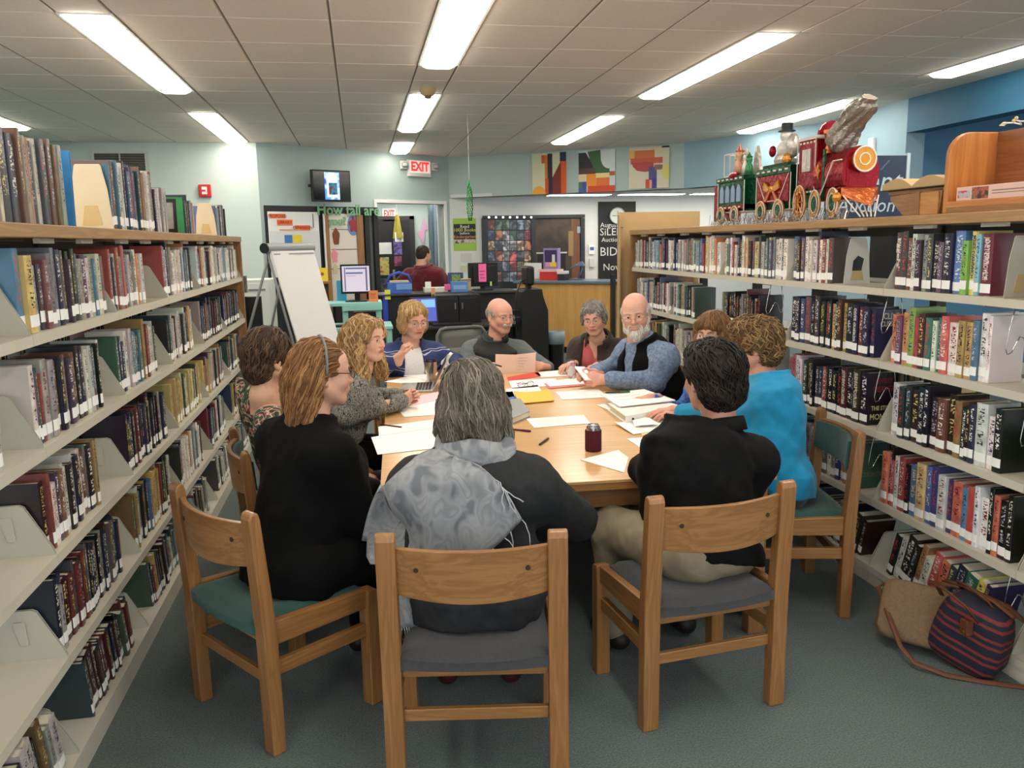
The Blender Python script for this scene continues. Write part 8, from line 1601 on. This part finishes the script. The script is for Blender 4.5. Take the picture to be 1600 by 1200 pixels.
# 8 auburn woman, mostly hidden
h8 = hp_(1113, 521, 4.28); p = Person('auburn-haired woman with glasses in a blue knit, half hidden at the right', h8, (2.02, 4.32), ang(-1, 0.0), deg(226), 0.05, 0.0, 1.0, 0.95, (220, 160, 136), arms={-1: dict(w=(1.62, 4.14, 0.79), d=(-0.9, 0.1, 0), n=(0, 0, -1)), 1: dict(w=(1.62, 4.50, 0.79), d=(-0.9, -0.1, 0), n=(0, 0, -1))})
p.body(); p.eyes((0.2, 0), (130, 90, 60)); p.cloth('sweater', ramp_mat('blue_knit', 'noise', [(0.4, (40, 84, 160)), (0.6, (84, 130, 196))], scale=90, rough=0.9, bump=0.4), 0.018, 1.85, neck=0.07, noise=0.004); p.cloth('trousers', M_trou, 0.012, None, 0.95, torso=False, neck=0, noise=0.003, h=0.014); p.shoes(M_shoe)
C8 = [(116, 84, 56), (134, 100, 66), (98, 68, 44), (150, 114, 78)]
p.hair([('e', (0, -0.016, 0.036), (0.094, 0.106, 0.092)), ('e', (0.074, 0.0, -0.03), (0.030, 0.066, 0.07)), ('e', (-0.074, 0.0, -0.03), (0.030, 0.066, 0.07)), ('e', (0, -0.06, -0.03), (0.086, 0.06, 0.08)), ('c', (-0.05, 0.072, 0.052), (0.05, 0.072, 0.052), 0.026, 0.026)], C8, [('e', (0, 0.105, -0.05), (0.060, 0.07, 0.085))], None, n=520, steps=9, wave=0.12, seed=11)
p.glasses(M_gold, (0.025, 0.018), 0.0014)
# 9 woman in turquoise
h9 = hp_(1178, 538, 3.68); M_turq = mat('turquoise_jersey', (0, 130, 176), 0.75, var=0.05, vscale=20, bump=0.8, bscale=11, stretch=(1, 1, 0.45), sheen=0.1)
p = Person('woman with short sandy curls in a turquoise sweater, seated right', h9, (1.90, 3.52), ang(-0.97, 0.22), deg(-66), 0.06, 0.0, 1.04, 1.12, sdrop=0.125, skin= (222, 148, 122), arms={1: dict(w=(1.62, 4.02, 0.79), e=(1.74, 3.86, 0.82), d=(-0.8, 0.5, 0), n=(0, 0, -1)), -1: dict(w=(1.52, 3.48, 0.77), d=(-0.9, 0.3, 0), n=(0, 0, -1))})
p.body(); p.eyes((0, 0), (110, 80, 56)); p.cloth('sweater', M_turq, 0.024, 1.9, neck=0.088, neck_dz=-0.008, noise=0.006, t0=-0.2, wide=0.008); p.cloth('jeans', M_denim, 0.016, None, 0.95, torso=False, neck=0, drape=0, noise=0.003, h=0.012, extra=lambda f: f.ell(p.P-p.up*0.01, np.array([0.19, 0.15, 0.10]), np.stack([p.Rt, p.F, p.up], 1), 0.05)); p.shoes(M_shoe)
C9 = [(114, 86, 56), (136, 106, 72), (90, 66, 44), (156, 126, 88), (72, 54, 38)]
p.hair([('e', (0, -0.020, 0.036), (0.098, 0.114, 0.098)), ('e', (0, -0.06, -0.03), (0.090, 0.070, 0.076)), ('e', (0, 0.03, 0.07), (0.085, 0.085, 0.062)), ('e', (0.08, 0.0, 0.015), (0.03, 0.055, 0.05)), ('e', (-0.08, 0.0, 0.015), (0.03, 0.055, 0.05))], C9, [('e', (0, 0.112, -0.045), (0.070, 0.075, 0.088)), ('e', (-0.095, 0.02, -0.045), (0.03, 0.04, 0.04)), ('e', (0.095, 0.02, -0.045), (0.03, 0.04, 0.04))], lambda q: np.stack([q[:, 0]*5, q[:, 1]*4-0.2, -0.55+0*q[:, 2]], -1), n=680, steps=7, step=0.011, lock=0.0050, wave=0.85, grow=0.008, seed=12)
p.glasses(mat('frame_dark', (40, 24, 24), 0.3), (0.025, 0.016), 0.002)
# 10 man in the black polo
h10 = hp_(1113, 590, 2.95); f10 = ang(-0.22, 0.97); wp = atZ(955, 742, 0.775)
M_polo = mat('black_polo', (9, 9, 10), 0.85, var=0.1, vscale=60, bump=0.15, bscale=220, spec=0.25)
p = Person('dark-haired man in a black polo shirt with his back to the camera', h10, (1.24, 2.80), f10, deg(-13), 0.06, 0.0, 1.12, 1.06, (186, 124, 100), sex='m', knee=0.05, sdrop=0.15, shw=0.195, arms={-1: dict(w=(1.27, 3.28, 0.785), e=(1.075, 3.08, 0.79), d=(0.75, 0.65, 0), n=(0, 0, -1), curl=0.4), 1: dict(w=(1.34, 3.16, 0.66), e=(1.44, 2.92, 0.72), d=(-0.4, 0.9, 0), n=(0, 0, -1), curl=0.4)})
p.body(); p.eyes((0, 0), (40, 30, 26)); p.cloth('polo_shirt', M_polo, 0.024, 0.86, neck=0.072, neck_dz=0.018, noise=0.006, t0=-0.12, wide=0.018, bulge=0.02); p.collar(M_polo, 0.042, 0.072, 0.35, flare=0.014)
M_khaki = mat('khaki_cotton', (140, 128, 106), 0.85, var=0.1, vscale=20, bump=0.3, bscale=24); p.cloth('trousers', M_khaki, 0.026, None, 0.97, torso=False, neck=0, noise=0.007, extra=lambda f: f.ell(p.P-p.up*0.0, np.array([0.215, 0.165, 0.12])*1.0, np.stack([p.Rt, p.F, p.up], 1), 0.05)); p.shoes(M_shoe)
mb = MB(); mb.tube([tuple(p.P+p.ax*0.085+p.Rt*0.222*math.cos(a)+p.fw*(0.01+0.172*math.sin(a))-p.o) for a in np.linspace(0, 2*math.pi, 36)[:-1]], 0.016, 8, True, flat=(0.35, 1.2)); mb.build('belt', mat('belt_leather', (16, 14, 14), 0.35), p.root, smooth=True)
C10 = [(26, 21, 19), (34, 28, 25), (19, 16, 15), (46, 38, 33)]
p.hair([('e', (0, -0.020, 0.040), (0.099, 0.112, 0.096)), ('e', (0, -0.055, -0.035), (0.090, 0.066, 0.078)), ('e', (0, 0.03, 0.08), (0.074, 0.08, 0.05))], C10, [CUTF, ('e', (0.094, 0.012, -0.025), (0.025, 0.03, 0.036)), ('e', (-0.094, 0.012, -0.025), (0.025, 0.03, 0.036))], lambda q: np.stack([q[:, 0]*4+0.25, -0.5+q[:, 1]*1, -0.7+0*q[:, 2]], -1), n=640, steps=8, step=0.011, lock=0.0048, wave=0.5, grow=0.003, seed=13)
# 11 grey-haired woman with the scarf
h11 = hp_(739, 622, 2.68); f11 = ang(0.16, 0.98); M_jac = mat('charcoal_jacket', (42, 43, 45), 0.9, var=0.15, vscale=40, bump=0.9, bscale=13, spec=0.25)
p = Person('grey-haired woman in a charcoal jacket and pale scarf, back to the camera', h11, (0.325, 2.62), f11, deg(14), 0.10, 0.0, 1.06, 1.12, (204, 156, 136), arms={-1: dict(w=(0.18, 3.24, 0.78), d=(0.5, 0.8, 0), n=(0, 0, -1)), 1: dict(w=(0.52, 3.06, 0.62), e=(0.74, 2.86, 0.68), d=(-0.4, 0.9, 0), n=(0, 0, -1))})
p.body(); p.eyes((0, 0), (110, 104, 100)); p.cloth('jacket', M_jac, 0.032, 1.85, neck=0.08, neck_dz=0.02, noise=0.006, t0=-0.2, wide=0.014); p.cloth('trousers', M_trou, 0.012, None, 0.95, torso=False, neck=0, noise=0.003, h=0.012, drape=1); p.shoes(mat('maroon_shoe', (66, 30, 28), 0.4))
C11 = [(88, 81, 73), (106, 98, 88), (76, 69, 62), (122, 114, 103), (84, 75, 65), (142, 134, 122)]
fl11 = lambda q: np.stack([q[:, 0]*2.2+0.15, (q[:, 1]+0.02)*2.0, -0.75-1.2*(0.10-q[:, 2]).clip(0)], -1)
p.hair([('e', (0, -0.018, 0.036), (0.096, 0.110, 0.094)), ('e', (0, -0.050, -0.045), (0.105, 0.078, 0.092)), ('c', (0.075, 0.0, -0.02), (0.090, 0.0, -0.125), 0.038, 0.034), ('c', (-0.075, 0.0, -0.02), (-0.088, 0.0, -0.105), 0.038, 0.034), ('c', (0.045, -0.07, -0.06), (0.05, -0.075, -0.135), 0.05, 0.036), ('c', (-0.045, -0.07, -0.06), (-0.05, -0.075, -0.115), 0.05, 0.036)], C11, [('e', (0, 0.115, -0.06), (0.072, 0.075, 0.10))], fl11, n=1500, steps=12, step=0.0135, lock=0.0030, wave=0.28, grow=0.004, seed=14)
MB().tube([tuple(p.H((0.09*math.cos(a), 0.035+0.09*math.sin(a)*0.6, 0.115-0.02*abs(math.cos(a))))-p.o) for a in np.linspace(0.3, 2.84, 14)], 0.0028, 6).build('glasses_on_head', M_ink, p.root, smooth=True)
# scarf: cowl round the neck and a wide end thrown over the left shoulder down the back
M_scarf = ramp_mat('scarf_print', 'noise', [(0.34, (104, 108, 114)), (0.42, (132, 135, 140)), (0.5, (146, 148, 151)), (0.58, (128, 131, 136)), (0.66, (150, 152, 154))], scale=16, rough=0.9, detail=1.5, distort=0.8, bump=0.3, stretch=(1, 1, 0.7))
def scarf_cowl(u, v):
    a = 2*math.pi*u; r = 0.098+0.024*math.sin(math.pi*v)+0.006*math.sin(5*a+6*v); z = 0.055-0.105*v+0.010*math.sin(3*a+2*v); return tuple(p.N+p.Rt*r*1.12*math.cos(a)+p.fw*r*math.sin(a)+p.ax*z-p.o)
sc = bpy.data.objects.new('scarf', None); COL.objects.link(sc); sc.parent = p.root
MB().sheet(scarf_cowl, 48, 10).build('cowl', M_scarf, sc, smooth=True, thick=0.006)
fb = Field(*[q+d_ for q, d_ in zip(p.bounds(), (-0.06, 0.06))], 0.012); p.torso(fb, 0.034+0.014); p.arms_f(fb, 0.034, 1.85, 0.06)
def on_back(x, z, lift):
    """point on the jacket surface: x across (metres, own right), z height, found from behind"""
    o = np.array([p.P[0], p.P[1], 0])+p.Rt*x; o[2] = z; ts = np.linspace(-0.45, 0.22, 90); Pp = o[None]+ts[:, None]*p.F[None]; d = fb.sample(Pp); i = np.argmax(d < 0)
    if not (d < 0).any(): i = int(np.argmin(d))
    return Pp[i]-p.F*lift
zs = float(p.N[2])
def bez(a, b, c, t): return a*(1-t)**2+2*b*t*(1-t)+c*t*t
def scarf_fall(u, v):
    # u from the outer left arm to the inner right edge, v from the neck down to the fringed edge
    x0 = bez(-0.085, -0.33, -0.40, v); z0 = bez(zs+0.035, zs-0.03, zs-0.36, v)
    x1 = bez(0.02, 0.10, 0.165, v); z1 = bez(zs+0.0, zs-0.03, zs-0.185, v)
    x = x0*(1-u)+x1*u; z = z0*(1-u)+z1*u-0.10*math.sin(math.pi*u)*v*v
    q = on_back(x, z, 0.026+0.010*math.sin(13*u+3*v)*(0.3+v)+0.005*math.sin(27*u-6*v)); return tuple(q-p.o)
gv, gu = 26, 30; grid = [[np.array(scarf_fall(i/gu, j/gv)) for i in range(gu+1)] for j in range(gv+1)]; grid = np.array(grid)
for _ in range(3): grid[1:-1, 1:-1] = 0.5*grid[1:-1, 1:-1]+0.125*(grid[:-2, 1:-1]+grid[2:, 1:-1]+grid[1:-1, :-2]+grid[1:-1, 2:])
fall = MB(); fall.add([tuple(q) for r_ in grid for q in r_], [(j*(gu+1)+i, j*(gu+1)+i+1, (j+1)*(gu+1)+i+1, (j+1)*(gu+1)+i) for j in range(gv) for i in range(gu)]); fall.build('scarf_fall', M_scarf, sc, smooth=True, thick=0.005)
rg = np.random.RandomState(3); fr_ = MB()
def strand(a, dirn, L, mbx):
    a = np.array(a); pts = [a]; d = np.array(dirn, float)
    for k in range(5): d = unit(d+np.array([0, 0, -0.35])+rg.normal(0, 0.35, 3)*np.array([1, 0.25, 1])); pts.append(pts[-1]+d*L/5)
    mbx.tube([tuple(q) for q in pts], [0.0019]*5+[0.0028], 5)
for k in range(19): q = grid[int(gv*(0.45+0.55*k/18)), gu] if k < 9 else grid[gv, int(gu*(1-0.42*(k-9)/9))]; strand(q-p.F*0.004, p.Rt*0.6-p.up*0.5-p.F*0.1, 0.085, fr_)
o_ = fr_.build('fringe', mat('fringe_yarn', (176, 178, 182), 0.9), sc, smooth=True); o_['kind'] = 'stuff'
# the other end hangs below the chair back on the left
def tail(u, v): x = -0.29+0.10*u+0.012*math.sin(9*v); z = 0.70-0.24*v-0.02*math.sin(7*u); q = np.array([p.P[0], p.P[1], 0])+p.Rt*x-p.F*(0.145+0.01*math.sin(12*u)-0.03*v); q[2] = z; return tuple(q-p.o)
MB().sheet(tail, 10, 10).build('scarf_tail', M_scarf, sc, smooth=True, thick=0.005); fr_ = MB()
for k in range(14): strand(np.array(tail(k/13, 1.0)), -p.up, 0.07, fr_)
o_ = fr_.build('fringe', mat('fringe_yarn'), sc, smooth=True); o_['kind'] = 'stuff'
# 12 man standing at the counter
h12 = hp_(662, 398, 11.6); M_mar = mat('maroon_fleece', (92, 14, 30), 0.85, var=0.12, vscale=20, bump=0.25, bscale=30, sheen=0.2)
p = Person('standing man in a maroon pullover seen from behind near the doorway', h12, (0.92, 11.62), deg(24), deg(48), 0.12, 0.0, 1.05, 1.16, (190, 130, 104), sex='m', standing=True, arms={-1: dict(w=(0.58, 11.98, 1.10), d=(0.1, 0.9, -0.1), n=(0, 0, -1), hint=(-1, -0.4, -0.6)), 1: dict(w=(1.38, 11.92, 1.05), d=(-0.1, 0.9, -0.1), n=(0, 0, -1), hint=(1, -0.6, -0.6))})
p.body(); p.eyes(); p.cloth('pullover', M_mar, 0.026, 1.9, neck=0.075, neck_dz=0.015, noise=0.006, t0=-0.1, wide=0.02); p.collar(M_mar, 0.045, 0.074, 0.4); p.cloth('trousers', M_trou, 0.02, None, 0.97, torso=False, neck=0, noise=0.004, h=0.012, extra=lambda f: f.ell(p.P, np.array([0.20, 0.15, 0.12]), np.stack([p.Rt, p.F, p.up], 1), 0.05)); p.shoes(M_shoe)
p.hair([('e', (0, -0.018, 0.034), (0.081, 0.101, 0.089)), ('e', (0, -0.05, -0.02), (0.07, 0.058, 0.055))], [(58, 46, 40), (76, 64, 56), (44, 36, 32)], [CUTF, ('e', (0.085, 0.005, -0.02), (0.025, 0.035, 0.045)), ('e', (-0.085, 0.005, -0.02), (0.025, 0.035, 0.045))], back_down, n=260, steps=4, step=0.008, lock=0.0028, noise=0.001, seed=15)
